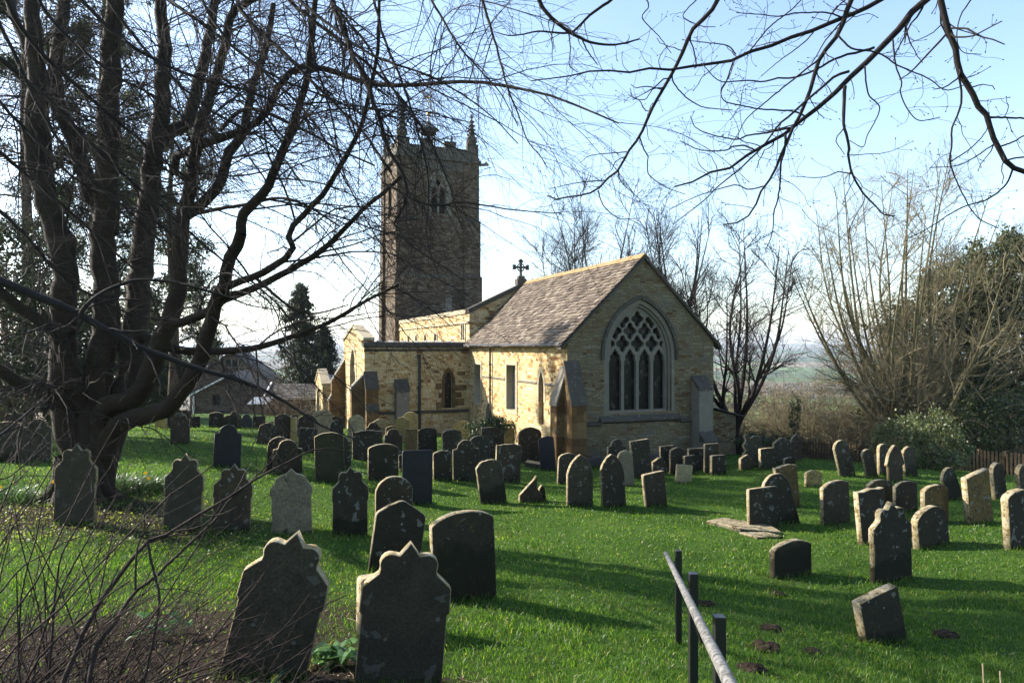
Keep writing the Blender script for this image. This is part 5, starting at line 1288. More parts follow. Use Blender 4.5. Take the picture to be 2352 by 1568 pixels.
for P, r in L_:
    s_ = P[0]; k = np.argmin(np.abs(tp[:, 2] - max(4.5, s_[2] - 1.2)))
    mb.tube(catmull([tp[k], (tp[k] + s_) / 2 + (0, 0, .35), s_, P[1]], 12), np.linspace(max(r[0] * 2.2, .05), r[0], 12), 8)
    mb.tube(P, r * 1.15, 8)
for P, r in S_: mb.tube(P, r * 1.15, 6)
mb.build('trunk', M_LIME_BARK, tree2, True)
LP = np.array([p for p, r in L_ + S_]); LR = np.array([r for p, r in L_ + S_]); LP = LP[:, 4:]; LR = LR[:, 4:]
Q1 = sprout(LP, LR, 360, rgl, .1, 1, (.12, .55), (40, 75), .5, .0016, .55, 7, (0, 0, .1), .3, .22)
Q2 = sprout(*Q1, 420, rgl, .3, 1, (.05, .16), (35, 70), .8, .0014, .8, 4, (0, 0, .1), .2, .2)
twig_mesh('twig_crown', [Q1, Q2], M_LIME_BARK, tree2, (4, 3))
# buds: small knobs at twig ends
ends = np.concatenate([Q1[0][:, -1], Q2[0][:, -1], np.array([p[-1] for p, r in S_])])
mb = MB(); bdir = np.concatenate([norm(Q1[0][:, -1] - Q1[0][:, -2]), norm(Q2[0][:, -1] - Q2[0][:, -2]), np.array([norm(p[-1] - p[-2]) for p, r in S_])])
bp = np.stack([ends, ends + bdir * .006, ends + bdir * .014], 1); br_ = np.tile(np.array([.0022, .0042, .001]), (len(ends), 1))
v, f = tubes_arrays(bp, br_, 5)
o = link_mesh('buds', quads_mesh('buds', v, f), M_LIME_BARK, tree2)
fix_children(tree2)

# ---------- pale-barked branch reaching in from the left edge
rgb_ = np.random.default_rng(31)
br = [([(-500,430),(-220,560),(0,643),(68,671),(137,701),(185,722),(239,756),(297,787),(376,818),(461,848),(547,872),(608,896),(667,930),(718,965),(752,985),(804,1002),(816,1008)], 3.4, 4.6, 14, 1.2),
 ([(185,720),(212,688),(273,654),(325,643),(393,647),(461,664),(523,681),(570,700),(640,712)], 3.95, 4.4, 5, 1.2),
 ([(184,722),(157,746),(103,770),(92,800)], 3.95, 3.8, 2.4, 1), ([(-60,1035),(0,999),(60,950),(109,906)], 2.6, 3.0, 3.2, 1.6),
 ([(-60,910),(0,915),(96,876),(140,880),(195,865)], 3.3, 3.6, 2.0, 1), ([(-60,830),(20,770),(60,765),(130,735)], 3.4, 3.8, 2.6, 1.4), ([(-30,1090),(20,1095),(120,1015),(190,1022),(260,1040)], 3.2, 3.5, 1.6, .8),
 ([(461,848),(540,865),(610,905),(640,930)], 4.3, 4.4, 1.6, .8), ([(297,787),(300,800),(302,830),(292,870)], 4.1, 4.1, 1.4, .8)]
shr0 = empty('overhanging_branch', (-3.4, 2.1, float(ground(-3.4, 2.1))))
tag(shr0, 'long bare branch slanting down from the left edge across the big tree trunk', 'branch')
BR = [traced(px, a, b, r0, r1, 26, .15, rgb_) for px, a, b, r0, r1 in br]
mb = MB()
for P, r in BR: mb.tube(P, r, 8)
a0 = BR[0][0][0]
mb.tube(catmull([(-3.4, 2.1, float(ground(-3.4, 2.1)) - .2), (-3.5, 2.2, 3.6), (-3.4, 2.6, 4.8), tuple(a0)], 14), np.linspace(.07, BR[0][1][0], 14), 8)
mb.build('stem', M_LIME_BARK, shr0, True)
bP = np.array([p for p, r in BR]); bR = np.array([r for p, r in BR])
q1 = sprout(bP, bR, 70, rgb_, .15, 1, (.1, .5), (35, 70), .5, .0016, .5, 7, (.2, 0, -.3), .5, .2)
q2 = sprout(*q1, 60, rgb_, .3, 1, (.04, .15), (35, 70), .7, .0013, .7, 4, (0, 0, 0), 0, .2)
twig_mesh('twig_crown', [q1, q2], M_LIME_BARK, shr0, (4, 3)); fix_children(shr0)

# ---------- leggy shrub in the lower left corner
rgs = np.random.default_rng(77)
sh = [([(120,1640),(154,1545),(205,1425),(246,1357),(308,1278),(338,1244),(369,1234),(444,1190),(526,1142),(581,1104),(649,1067),(711,1036),(745,1030),(804,1039),(849,1054)], 3.3, 4.3, 6.5, 1.0),
 ([(190,1640),(222,1484),(253,1446),(280,1402),(314,1357),(362,1320),(427,1255),(492,1196),(526,1149),(567,1114),(615,1065)], 3.3, 4.1, 6, 1.2),
 ([(311,1354),(313,1278),(325,1234),(349,1196),(376,1172),(396,1149),(410,1140),(422,1130)], 3.6, 3.8, 2.6, 1.0),
 ([(338,1244),(349,1292),(359,1333),(366,1367),(362,1419),(352,1470),(330,1570)], 3.7, 3.4, 3.0, 2.6),
 ([(100,1640),(113,1545),(126,1374),(137,1292),(157,1244),(188,1196),(219,1142),(226,1111),(253,1073),(273,1036)], 3.4, 3.9, 3.6, .9),
 ([(60,1640),(79,1545),(103,1443),(164,1306),(191,1258),(219,1210),(253,1162),(280,1143)], 3.4, 3.8, 3.2, 1.0),
 ([(-60,1420),(0,1360),(51,1302),(116,1265),(150,1244),(210,1225)], 3.2, 3.6, 2.6, 1.0), ([(492,1196),(506,1180),(530,1175),(556,1200),(572,1212)], 3.9, 4.0, 1.5, .8),
 ([(369,1234),(440,1225),(520,1208)], 3.8, 4.0, 1.6, .8), ([(-60,1160),(0,1130),(60,1090)], 3.0, 3.3, 2, 1)]
shr = empty('bare_shrub', tuple(W(150, 1640, 3.3)))
tag(shr, 'tangled bare shrub of thin leaning stems filling the lower left corner', 'shrub')
shT = [traced(px, a, b, r0, r1, 26, .2, rgs) for px, a, b, r0, r1 in sh]
mb = MB()
for P, r in shT: mb.tube(P, r, 7)
mb.build('stem', M_STEM, shr, True)
# a fan of thinner stems from the ground
n = 260
bx = np.where(rgs.random(n) < .72, rgs.uniform(-260, 260, n), rgs.uniform(100, 520, n)); bd = rgs.uniform(3.0, 5.0, n)
o_ = np.array([np.array([(x - CXP) / FPX * d, d, 0]) for x, d in zip(bx, bd)]); o_[:, 2] = ground(o_[:, 0], o_[:, 1]) - .05
Dv = norm(np.stack([rgs.normal(.5, .5, n), rgs.normal(.1, .25, n), rgs.uniform(.35, 1.0, n)], -1)); ln = rgs.uniform(.75, 1.9, n) * np.clip(1.3 - (bx + 200) / 800, .55, 1.3)
K = 10; C = np.empty((n, K, 3)); C[:, 0] = o_
for k in range(1, K):
    Dv = norm(Dv + rgs.normal(0, .09, (n, 3)) + np.array([.03, 0, .0])); C[:, k] = C[:, k - 1] + Dv * (ln / (K - 1))[:, None]
Rr0 = (rgs.uniform(.003, .0085, n)[:, None]) * np.linspace(1, .4, K)[None]
sP = np.array([p for p, r in shT]); sR = np.array([r for p, r in shT])
t1 = sprout(C, Rr0, 520, rgs, .2, 1, (.12, .55), (25, 60), .6, .0016, .5, 7, (.1, 0, .2), .3, .15)
t2 = sprout(sP, sR, 60, rgs, .2, 1, (.1, .5), (25, 60), .5, .0016, .5, 7, (.2, 0, .2), .3, .15)
twig_mesh('twig_crown', [(C, Rr0), t1, t2], M_STEM, shr, (5, 4, 4)); fix_children(shr)

# ---------- background bare trees
def bare_tree(base, height, rg, trunks, spread, mat, label, cat='tree', n1=60, n2=700, n3=2200, r0=.2, up=.35, droop=0.0, group=None, name='tree', twig=.004, matt=None, lens=(.42, .28, .12), t0=.25, dome=False, fork=.1):
    root = empty(name, tuple(base)); tag(root, label, cat, group)
    P, Rr = [], []
    for k in range(trunks):
        a = 2 * math.pi * k / trunks + rg.uniform(-.4, .4); s = spread * rg.uniform(.35, 1.0); h = height * rg.uniform(.8, 1.0)
        if dome:
            s = spread * math.sqrt(rg.uniform(.02, 1.0)); h = height * 1.12 * (1 - .38 * (s / spread) ** 2.2) * rg.uniform(.86, 1.0); k0 = fork
            pr = [(0, -.02), (.04, k0), (.38, k0 + (1 - k0) * .22), (.74, k0 + (1 - k0) * .55), (1.0, 1.0)]
        else: pr = [(0, -.03), (.06, .1), (.35, .38), (.72, .72), (1, 1)]
        p = np.array([[s * u * math.cos(a + .15 * v), s * u * math.sin(a + .15 * v), h * v] for u, v in pr]) + base
        p[2:4] += rg.normal(0, height * .02, (2, 3))
        P.append(catmull(p, 16)); Rr.append(np.linspace(r0 * rg.uniform(.7, 1.0), r0 * .09, 16))
    P = np.array(P); Rr = np.array(Rr)
    mb = MB()
    for p, r in zip(P, Rr): mb.tube(p, r, 8, caps=False)
    if trunks > 1: mb.tube(np.array([[0, 0, -.4], [0, 0, height * .04], [0, 0, height * .10]]) + base, [r0 * 1.7, r0 * 1.35, r0 * .9], 10, caps=False)
    mb.build('trunk', mat, root, True)
    h = height
    a = sprout(P, Rr, n1, rg, t0, .97, (h * lens[0] * .5, h * lens[0]), (28, 60), .6, twig * 3, .25, 9, (0, 0, up), .8, .10, lfall=.55)
    b = sprout(*a, n2, rg, .15, 1, (h * lens[1] * .35, h * lens[1] * .8), (25, 55), .55, twig * 1.1, .35, 6, (0, 0, up - droop), .6, .12)
    c = sprout(*b, n3, rg, .15, 1, (h * lens[2] * .35, h * lens[2]), (25, 55), .6, twig * .7, .5, 4, (0, 0, up - droop), .4, .13)
    twig_mesh('twig_crown', [a, b, c], matt or mat, root, (5, 3, 3)); fix_children(root)
    return root
def at(px, py_top, d, base_z=None):
    x = (px - CXP) / FPX * d; z = float(ground(x, d)) if base_z is None else base_z
    return np.array([x, d, z]), EZ - (py_top - HY) / FPX * d - z
rt = np.random.default_rng(41)
b, h = at(1370, 445, 62); bare_tree(b, h, rt, 13, 6.8, M_TWIG, 'wide bare tree behind the chancel ridge, nearest the gable cross', dome=True, fork=.3, lens=(.26, .2, .1), n1=150, n2=1300, n3=4600, r0=.2, group='bare trees behind the church', twig=.012)
b, h = at(1545, 440, 60); bare_tree(b, h, rt, 9, 5.2, M_TWIG, 'bare tree behind the gable apex with winding upper limbs', dome=True, fork=.3, lens=(.26, .2, .1), n1=110, n2=1000, n3=3600, r0=.22, group='bare trees behind the church', twig=.012)
b, h = at(1262, 560, 70); bare_tree(b, h, rt, 3, 3.5, M_TWIG, 'smaller bare tree just right of the tower foot', n1=45, n2=500, n3=1500, r0=.2, group='bare trees behind the church', twig=.012)
b, h = at(1690, 520, 33); bare_tree(b, h, rt, 11, 4.7, M_TWIG, 'dark bare tree with several stems right of the chancel and the lean-to', dome=True, fork=.14, lens=(.3, .2, .1), n1=150, n2=1300, n3=4200, r0=.15, group='bare trees behind the church', twig=.0075, up=.15)
b, h = at(2075, 385, 32); bare_tree(b, h, rt, 30, 5.6, M_TWIGG, 'broad pale-barked tree fanning out many stems from a low base on the right', dome=True, fork=.12, lens=(.24, .2, .1), n1=330, n2=2900, n3=7500, r0=.13, twig=.007, up=.12, matt=M_TWIGP, t0=.12)
b, h = at(2290, 560, 44); bare_tree(b, h, rt, 4, 4.0, M_TWIG, 'thin bare tree at the right edge behind the dark evergreen', n1=60, n2=900, n3=2600, r0=.14, twig=.011)
# long low limb from the dark tree by the lean-to
# brushwood beyond the fence
def brush(px, d, h, w, label, rg, n=40, n2=500, mat=M_TWIGP, name='brushwood', cat='bush', group='tan brushwood beyond the fence'):
    x = (px - CXP) / FPX * d; z = float(ground(x, d)); root = empty(name, (x, d, z)); tag(root, label, cat, group)
    o = np.stack([rg.normal(x, w * .3, n), rg.normal(d, w * .25, n), np.full(n, z - .1)], -1)
    D = norm(np.stack([rg.normal(0, .45, n), rg.normal(0, .4, n), rg.uniform(.5, 1, n)], -1)); K = 9; C = np.empty((n, K, 3)); C[:, 0] = o; ln = h * rg.uniform(.6, 1.25, n)
    for k in range(1, K):
        D = norm(D + rg.normal(0, .13, (n, 3)) - np.array([0, 0, .05])); C[:, k] = C[:, k - 1] + D * (ln / (K - 1))[:, None]
    Rr = rg.uniform(.012, .03, n)[:, None] * np.linspace(1, .35, K)[None]
    a = sprout(C, Rr, n2, rg, .1, 1, (h * .2, h * .5), (25, 65), .55, .008, .4, 6, (0, 0, -.15), .6, .15)
    c = sprout(*a, n2 * 2, rg, .1, 1, (h * .08, h * .22), (25, 65), .6, .006, .5, 4, (0, 0, -.1), .4, .15)
    twig_mesh('stem', [(C, Rr)], mat, root, (4,)); twig_mesh('twig_crown', [a, c], mat, root, (3, 3)); fix_children(root)
for px, d, h, w, lb in [(1770, 38, 4.2, 4.2, 'tan brushwood under the dark bare tree beside the lean-to'), (1860, 36, 4.0, 4.0, 'tan brushwood behind the reddish pointed headstone'), (1950, 34.5, 3.8, 3.6, 'thick tan brushwood behind the picket fence in the middle of the gap'),
                        (1990, 32.5, 2.6, 2.6, 'tangle of tan brushwood at the foot of the broad pale-barked tree'), (2270, 31, 2.6, 3.0, 'brushwood in front of the dark ivy at the right edge')]:
    brush(px, d, h, w, lb, rt, 110, 1500)
brush(575, 58, 5.0, 3.4, 'pale bare bush behind the house gable', rt, 50, 500, M_TWIGP, group=None)
brush(640, 47, 2.0, 2.6, 'bare brambles between the house and the porch', rt, 40, 400, M_TWIGB, group=None)
brush(765, 41.0, 2.0, 1.3, 'tawny climber stems against the porch wall', rt, 40, 400, M_TWIGP, group=None)

# ---------- leafy things
def cards(centers, size, rg, aspect=.55, flat=0.0, aim=None):
    "bent leaf: two triangles folded along the middle -> (n*4 verts, quads)"
    n = len(centers); u = norm(rg.normal(size=(n, 3)) + (0 if aim is None else aim)); r = rg.normal(size=(n, 3)); r[:, 2] += flat
    v = norm(np.cross(u, r)); w = np.cross(u, v)
    s = (size * rg.uniform(.6, 1.4, n))[:, None]
    a = centers - u * s * .5; b = centers + v * s * aspect * .5 + w * s * .06; c = centers + u * s * .5; d = centers - v * s * aspect * .5 + w * s * .06
    V = np.stack([a, b, c, d], 1).reshape(-1, 3); F = np.arange(n * 4).reshape(n, 4)
    return V, F
def clumpy(c, rad, n, rg, nclump=40, shell=.55, cl=.28):
    "points gathered in clumps inside an ellipsoid"
    d = norm(rg.normal(size=(nclump, 3))); rr = (shell + (1 - shell) * rg.random(nclump)) ** .8
    cc = np.asarray(c) + d * rr[:, None] * np.asarray(rad)
    k = rg.integers(0, nclump, n)
    return cc[k] + rg.normal(size=(n, 3)) * np.asarray(rad) * cl * rg.uniform(.5, 1.2, nclump)[k][:, None]
def leafy(name, label, cat, base, blobs, leaf, mat, rg, trunk=None, group=None, barkm=M_TWIGB, aspect=.55, per=2600, clumps=46, cl=.22, shell=.5):
    root = empty(name, tuple(base)); tag(root, label, cat, group)
    Vs, Fs, n0 = [], [], 0
    for c, rad, f in blobs:
        pts = clumpy(np.asarray(base) + c, rad, int(per * f), rg, max(8, int(clumps * f)), shell, cl)
        gz_ = ground(pts[:, 0], pts[:, 1]); pts = pts[pts[:, 2] > gz_ - .02]
        V, F = cards(pts, leaf, rg, aspect); Vs.append(V); Fs.append(F + n0); n0 += len(V)
    o = link_mesh('foliage', quads_mesh('foliage', np.concatenate(Vs), np.concatenate(Fs)), mat, root)
    mb = MB()
    for c, rad, f in blobs:
        c = np.asarray(c, float)
        for k in range(5):
            tip = c + norm(rg.normal(size=3)) * np.asarray(rad) * .7
            mb.tube(np.array([[0, 0, -.2], c * .4 + rg.normal(0, .1, 3), tip]) + base, [trunk or .08, (trunk or .08) * .6, .015], 5)
    mb.build('trunk', barkm, root, True); fix_children(root)
    return root
rl = np.random.default_rng(63)
# laurel by the fence
b, _ = at(2120, 950, 25.5); leafy('laurel_bush', 'sunlit grey-green laurel bush behind the pointed headstones on the right', 'bush', b, [((-.9, 0, .9), (1.0, .9, 1.05), 1.0), ((.35, .1, 1.05), (1.05, .9, 1.15), 1.2), ((1.1, .3, .6), (.8, .8, .8), .7), ((-.3, -.3, .5), (1.4, .7, .6), .8)], .095, M_LAUREL, rl, .05, per=3400, clumps=70, cl=.15, shell=.6)
# dark evergreen with ivy on the right
b, _ = at(2170, 500, 37); leafy('evergreen_tree', 'tall dark evergreen behind the broad pale-barked tree', 'tree', b, [((3.0, 0, 11.2), (1.3, 1.6, 1.6), 1.0), ((3.1, .5, 8.8), (1.7, 1.8, 1.9), 1.4), ((.8, .6, 9.4), (2.0, 1.8, 1.7), 1.1), ((-1.2, .4, 7.4), (2.0, 1.8, 1.8), 1.1), ((1.6, 0, 6.2), (2.6, 2.0, 1.8), 1.5), ((-2.2, .2, 5.0), (1.8, 1.6, 1.5), .9), ((.3, 0, 3.8), (2.8, 1.8, 1.8), 1.3), ((-2.0, .2, 2.2), (2.0, 1.6, 1.6), .9), ((2.8, .2, 3.2), (1.8, 1.6, 1.8), 1.0)], .20, M_HOLM, rl, .16, per=4600, clumps=80, cl=.16)
b, _ = at(2345, 760, 36); leafy('conifer_branch_tree', 'dark conifer poking in from the right edge', 'tree', b, [((.6, 0, 5.6), (1.5, 1.4, .7), .7), ((.9, 0, 4.2), (1.4, 1.4, .8), .6), ((1.2, 0, 7.2), (1.2, 1.2, .8), .5)], .16, M_YEW, rl, .12, per=2200, cl=.16)
for k, (px, d, sx, sz, lb) in enumerate([(2215, 29.5, 1.7, 1.6, 'dark ivy-covered bush right behind the laurel'), (2310, 30.5, 1.9, 1.7, 'dark ivy-covered bush behind the fence at the right edge'), (1985, 34, 1.5, 1.5, 'dark holly bush behind the foot of the broad pale-barked tree')]):
    b, _ = at(px, 900, d); leafy('ivy_bush', lb, 'bush', b, [((0, 0, sz), (sx, 1.1, sz), 1.4), ((.5, .2, sz * 1.7), (sx * .6, .9, sz * .6), .6)], .12, M_HOLM if k != 1 else M_IVY, rl, .05, group='dark bushes by the fence', per=2600, cl=.17)
b, _ = at(1826, 940, 33); leafy('ivy_clad_trunk', 'thin ivy-clad trunk standing in the brushwood gap', 'tree', b, [((0, 0, 1.6), (.28, .28, 1.6), .5), ((.25, 0, .5), (.5, .4, .5), .3)], .11, M_IVY, rl, .06, per=1600, cl=.25)
b, _ = at(1745, 1000, 30); leafy('ivy_bush', 'low ivy clump on the bank right of the lean-to', 'bush', b, [((-.3, 0, .55), (.7, .5, .5), .5), ((.9, .2, .45), (.7, .5, .4), .5)], .11, M_IVY, rl, .03, group='dark bushes by the fence', per=1800, cl=.2)
# ivy mound on the tomb by the chancel, ivy over the yellow stone, trough edge
b = Gp(1117, 1040); b = np.array([.2 + (1117 - CXP) / FPX * 26.3, 26.3, float(ground(-1.0, 26.3))]); leafy('ivy_mound', 'dark ivy mound beside the chancel wall with a bare stem showing', 'ivy', b, [((-.35, 0, .75), (.75, .5, .7), .9), ((.15, -.05, 1.2), (.55, .45, .32), .7)], .085, M_IVY, rl, .03, per=2600, cl=.16)
b = Gp(*zv('4', 890, 412)); leafy('ivy_trail', 'ivy trailing over the top of the yellow headstone', 'ivy', b + np.array([0, -.06, 0]), [((0, 0, .98), (.42, .16, .12), .3), ((-.3, -.05, .75), (.14, .1, .25), .12), ((.22, -.05, .85), (.2, .1, .15), .1)], .07, M_IVY, rl, .01, per=1500, cl=.3)
# yews on the left
for px, d, sx, sz, lb, ht in [(20, 20.5, 2.2, 2.9, 'black yew mass at the left edge behind the ornate headstones', 6.6), (130, 22.5, 1.9, 2.4, 'black yew directly behind the big tree trunk', 5.2), (285, 40, 2.2, 2.6, 'dark yew behind the tree stems in front of the brown house', 5.6), (365, 43, 1.5, 2.2, 'dark yew nearest the brown house', 5.4)]:
    b, _ = at(px, 600, d); leafy('yew_tree', lb, 'tree', b, [((0, 0, sz), (sx, sx * .8, sz), 2.0), ((-.4, 0, ht - 1.2), (sx * .7, sx * .6, 1.3), .8), ((sx * .5, .2, ht * .45), (sx * .6, sx * .6, ht * .3), .8)], .13 if d < 30 else .2, M_YEW, rl, .14, group='dark yews on the left', per=3000, clumps=60, cl=.16)
# pines behind the big tree: sparse sprays on long limbs
def pine(px, d, top, label, rg, x0=0):
    b, h = at(px, top, d); root = empty('pine_tree', tuple(b)); tag(root, label, 'tree', 'tall pines behind the big bare tree')
    tp = catmull([b + (0, 0, -.3), b + (.1, 0, h * .3), b + (-.15, .1, h * .65), b + (.1, 0, h)], 18)
    mb = MB(); mb.tube(tp, np.linspace(.26, .05, 18), 9); mb.build('trunk', M_PINEB, root, True)
    A = sprout(tp[None], np.linspace(.26, .05, 18)[None], 60, rg, .22, .98, (1.6, 3.6), (60, 95), .3, .012, .25, 9, (0, 0, .12), .5, .10, lfall=.45)
    Bq = sprout(*A, 420, rg, .25, 1, (.4, 1.1), (30, 65), .5, .006, .4, 6, (0, 0, .1), .3, .14)
    twig_mesh('branch', [A, Bq], M_PINEB, root, (5, 4))
    k = rg.integers(0, len(Bq[0]), 26000); j = rg.integers(2, 6, 26000)
    pts = Bq[0][k, j] + rg.normal(0, .13, (26000, 3)); V, F = cards(pts, .20, rg, .22)
    link_mesh('foliage', quads_mesh('foliage', V, F), M_PINE, root); fix_children(root)
rp = np.random.default_rng(88)
pine(60, 25, -160, 'tall sparse pine at the far left behind the leftmost stems', rp)
pine(235, 27, -40, 'tall sparse pine seen between the middle stems of the big tree', rp)
pine(395, 30, 250, 'shorter sparse pine behind the right-hand stems of the big tree', rp)
# spruce behind the porch
def spruce(px, top, d, label, rg, wid=2.4):
    b, h = at(px, top, d); root = empty('spruce_tree', tuple(b)); tag(root, label, 'tree')
    mb = MB(); mb.tube([b + (0, 0, -.3), b + (0, 0, h)], [.22, .03], 8); mb.build('trunk', M_PINEB, root, True)
    n = 170; t = rg.random(n) ** .85; a = rg.uniform(0, 2 * math.pi, n); ln = wid * (1 - t) ** .75 * rg.uniform(.65, 1.2, n) + .2
    K = 8; s = np.linspace(0, 1, K)
    C = np.empty((n, K, 3)); C[:, :, 0] = b[0] + np.cos(a)[:, None] * ln[:, None] * s; C[:, :, 1] = b[1] + np.sin(a)[:, None] * ln[:, None] * s
    C[:, :, 2] = b[2] + h * (.06 + .93 * t)[:, None] - ln[:, None] * (.55 * s ** 1.3 - .22 * s ** 4)
    twig_mesh('branch', [(C, np.full((n, K), .02) * np.linspace(1, .3, K))], M_PINEB, root, (4,))
    m = 15000; k = rg.integers(0, n, m); j = rg.integers(1, K, m); pts = C[k, j] + rg.normal(0, 1, (m, 3)) * np.array([.16, .16, .12]) - np.stack([np.zeros(m), np.zeros(m), np.abs(rg.normal(0, .16, m))], -1)
    V, F = cards(pts, .30, rg, .35, aim=np.array([0, 0, -.9])); link_mesh('foliage', quads_mesh('foliage', V, F), M_YEW, root); fix_children(root)
spruce(690, 648, 62, 'dark spruce with drooping branches behind the porch', rp, 3.6)
spruce(745, 745, 66, 'smaller dark conifer right beside the spruce, behind the transept', rp, 2.6)
# distant woods and hedges in the valley
m = 900; xx = rl.uniform(20, 1500, m); yy = 380 + 2600 * rl.random(m) ** 1.6; xx = xx * (yy / 900 + .25)
row = np.round(yy / 140) * 140 + rl.normal(0, 8, m); yy = np.where(rl.random(m) < .75, row, yy)
pts = np.stack([xx, yy, ground(xx, yy)], -1)
rep = 40; P3 = np.repeat(pts, rep, 0) + rl.normal(0, 1, (m * rep, 3)) * np.array([8, 4, 1.8]) + np.array([0, 0, 2.5])
V, F = cards(P3, 2.4, rl, .8)
tag(link_mesh('distant_hedgerows', quads_mesh('distant_hedgerows', V, F), M_HEDGE), 'far hedges and copses across the valley fields', 'hedgerows', kind='stuff')
# ------------------------------------------------------------------ house, shed, fence, rail
def wallbox(root, name, mat, prof, y0, y1):
    m = MB(); m.prism(prof, 1, y0, y1); return m.build(name, mat, root)
HD = 52.0
hx = (523 - CXP) / FPX * HD; hz = float(ground(hx, HD)) - .2
HS = empty('stone_house', (hx, HD, hz), R(12)); tag(HS, 'brown stone house with two gables behind the back row of headstones', 'house')
zz = lambda y, d=HD: EZ - (y - HY) / FPX * d - hz
w2 = 74 / FPX * HD
f_ = plate([[(-w2, -1), (w2, -1), (w2, zz(906)), (0.15, zz(861)), (-w2, zz(905))], rect(-1.12, -.55, zz(931), zz(905))], .4)
put('wall', [(f_, Matrix.Translation((0, .2, 0)) @ M_EAST)], M_HOUSE, HS)
m = MB(); m.prism([(-w2, -1), (w2, -1), (w2, zz(906)), (.15, zz(861) - .05), (-w2, zz(905))], 1, .45, 8); m.build('wall', M_HOUSE, HS)
m = MB()
m.hexa([(-w2 - .3, -.2, zz(909)), (.15, -.2, zz(861) - .0), (.15, 8.2, zz(861)), (-w2 - .3, 8.2, zz(909))], [(-w2 - .3, -.2, zz(909) + .16), (.15, -.2, zz(861) + .18), (.15, 8.2, zz(861) + .18), (-w2 - .3, 8.2, zz(909) + .16)])
m.hexa([(.15, -.2, zz(861)), (w2 + .3, -.2, zz(909)), (w2 + .3, 8.2, zz(909)), (.15, 8.2, zz(861))], [(.15, -.2, zz(861) + .18), (w2 + .3, -.2, zz(909) + .16), (w2 + .3, 8.2, zz(909) + .16), (.15, 8.2, zz(861) + .18)])
m.build('roof', M_DSLATE, HS)
m = MB(); m.hexa([(-w2 - .25, -.26, zz(909)), (.15, -.26, zz(862)), (.15, -.21, zz(862)), (-w2 - .25, -.21, zz(909))], [(-w2 - .25, -.26, zz(909) + .12), (.15, -.26, zz(862) + .12), (.15, -.21, zz(862) + .12), (-w2 - .25, -.21, zz(909) + .12)]); m.build('bargeboard', M_WHITE, HS)
wf = put('window', [(plate([rect(-1.13, -.54, zz(932), zz(904)), rect(-1.06, -.61, zz(930), zz(906))], .08), Matrix.Translation((0, .1, 0)) @ M_EAST)], M_WOOD, HS)
m = MB(); m.box(-1.1, -.58, .12, .14, zz(931), zz(905)); m.build('pane', M_GLASS, wf)
m = MB(); m.tube([(-w2 + .05, -.12, -.5), (-w2 + .05, -.12, zz(908))], .07, 7); m.build('downpipe', M_WHITE, HS)
# taller rear gable
cx_ = (492 - 523) / FPX * HD - .3
put('rear_wall', [(plate([[(cx_ - 3.4, -1), (cx_ + 3.4, -1), (cx_ + 3.4, zz(895)), (cx_, zz(812)), (cx_ - 3.4, zz(895))], rect(cx_ - .55, cx_ + .55, zz(850), zz(829))], .5), Matrix.Translation((0, 9.0, 0)) @ M_EAST)], M_HOUSE, HS)
m = MB(); m.prism([(cx_ - 3.4, -1), (cx_ + 3.4, -1), (cx_ + 3.4, zz(895)), (cx_, zz(812)), (cx_ - 3.4, zz(895))], 1, 9.3, 16); m.build('rear_wall', M_HOUSE, HS)
m = MB()
for sg in (-1, 1):
    b_ = [(cx_ + sg * 3.7, 8.6, zz(901)), (cx_, 8.6, zz(812)), (cx_, 16.2, zz(812)), (cx_ + sg * 3.7, 16.2, zz(901))]
    if sg > 0: b_ = b_[::-1]
    m.hexa(b_, [(x, y, z + .2) for x, y, z in b_])
m.build('roof', M_DSLATE, HS)
wf = put('window', [(plate([rect(cx_ - .6, cx_ + .6, zz(851), zz(828)), rect(cx_ - .5, cx_ - .05, zz(849), zz(830)), rect(cx_ + .05, cx_ + .5, zz(849), zz(830))], .1), Matrix.Translation((0, 8.80, 0)) @ M_EAST)], M_ASH, HS)
m = MB(); m.box(cx_ - .56, cx_ + .56, 8.86, 8.9, zz(850), zz(829)); m.build('pane', M_GLASS, wf)
m = MB(); m.box(cx_ - 2.4, cx_ - 1.6, 11, 11.8, zz(870), zz(785)); m.box(cx_ - 2.5, cx_ - 1.5, 10.9, 11.9, zz(785), zz(780)); m.box(cx_ - 2.2, cx_ - 1.8, 11.2, 11.6, zz(780), zz(772)); m.build('chimney', M_HOUSE, HS)

SD = 50.0; sx = (662 - CXP) / FPX * SD; sz = float(ground(sx, SD)) - .2
SH = empty('outbuilding', (sx, SD, sz)); tag(SH, 'low outbuilding with dark slate roof between the house and the porch', 'shed')
zs = lambda y: EZ - (y - HY) / FPX * SD - sz
m = MB(); m.box(-1.65, 2.0, 0, 3.0, -1, zs(914)); m.prism([(0, zs(914)), (3.0, zs(914)), (1.5, zs(888))], 0, -1.65, 2.0); m.build('wall', M_HOUSE, SH)
slate_roof('roof', (-1.75, -.25, zs(917)), (2.1, -.25, zs(917)), (-1.75, 1.5, zs(884)), (2.1, 1.5, zs(884)), 9, .3, M_DSLATE, SH, seed=15)
m = MB(); m.hexa([(-1.80, -.3, zs(917)), (-1.70, -.3, zs(917)), (-1.70, 1.5, zs(884)), (-1.80, 1.5, zs(884))], [(-1.80, -.3, zs(917) + .16), (-1.70, -.3, zs(917) + .16), (-1.70, 1.5, zs(884) + .16), (-1.80, 1.5, zs(884) + .16)]); m.build('bargeboard', M_WHITE, SH)
m = MB(); m.hexa([(-2.4, -1.6, zs(925)), (-1.0, -1.6, zs(925)), (-1.0, -.1, zs(913)), (-2.4, -.1, zs(913))], [(-2.4, -1.6, zs(925) + .06), (-1.0, -1.6, zs(925) + .06), (-1.0, -.1, zs(913) + .06), (-2.4, -.1, zs(913) + .06)]); m.build('porch_roof', M_LEAD, SH)
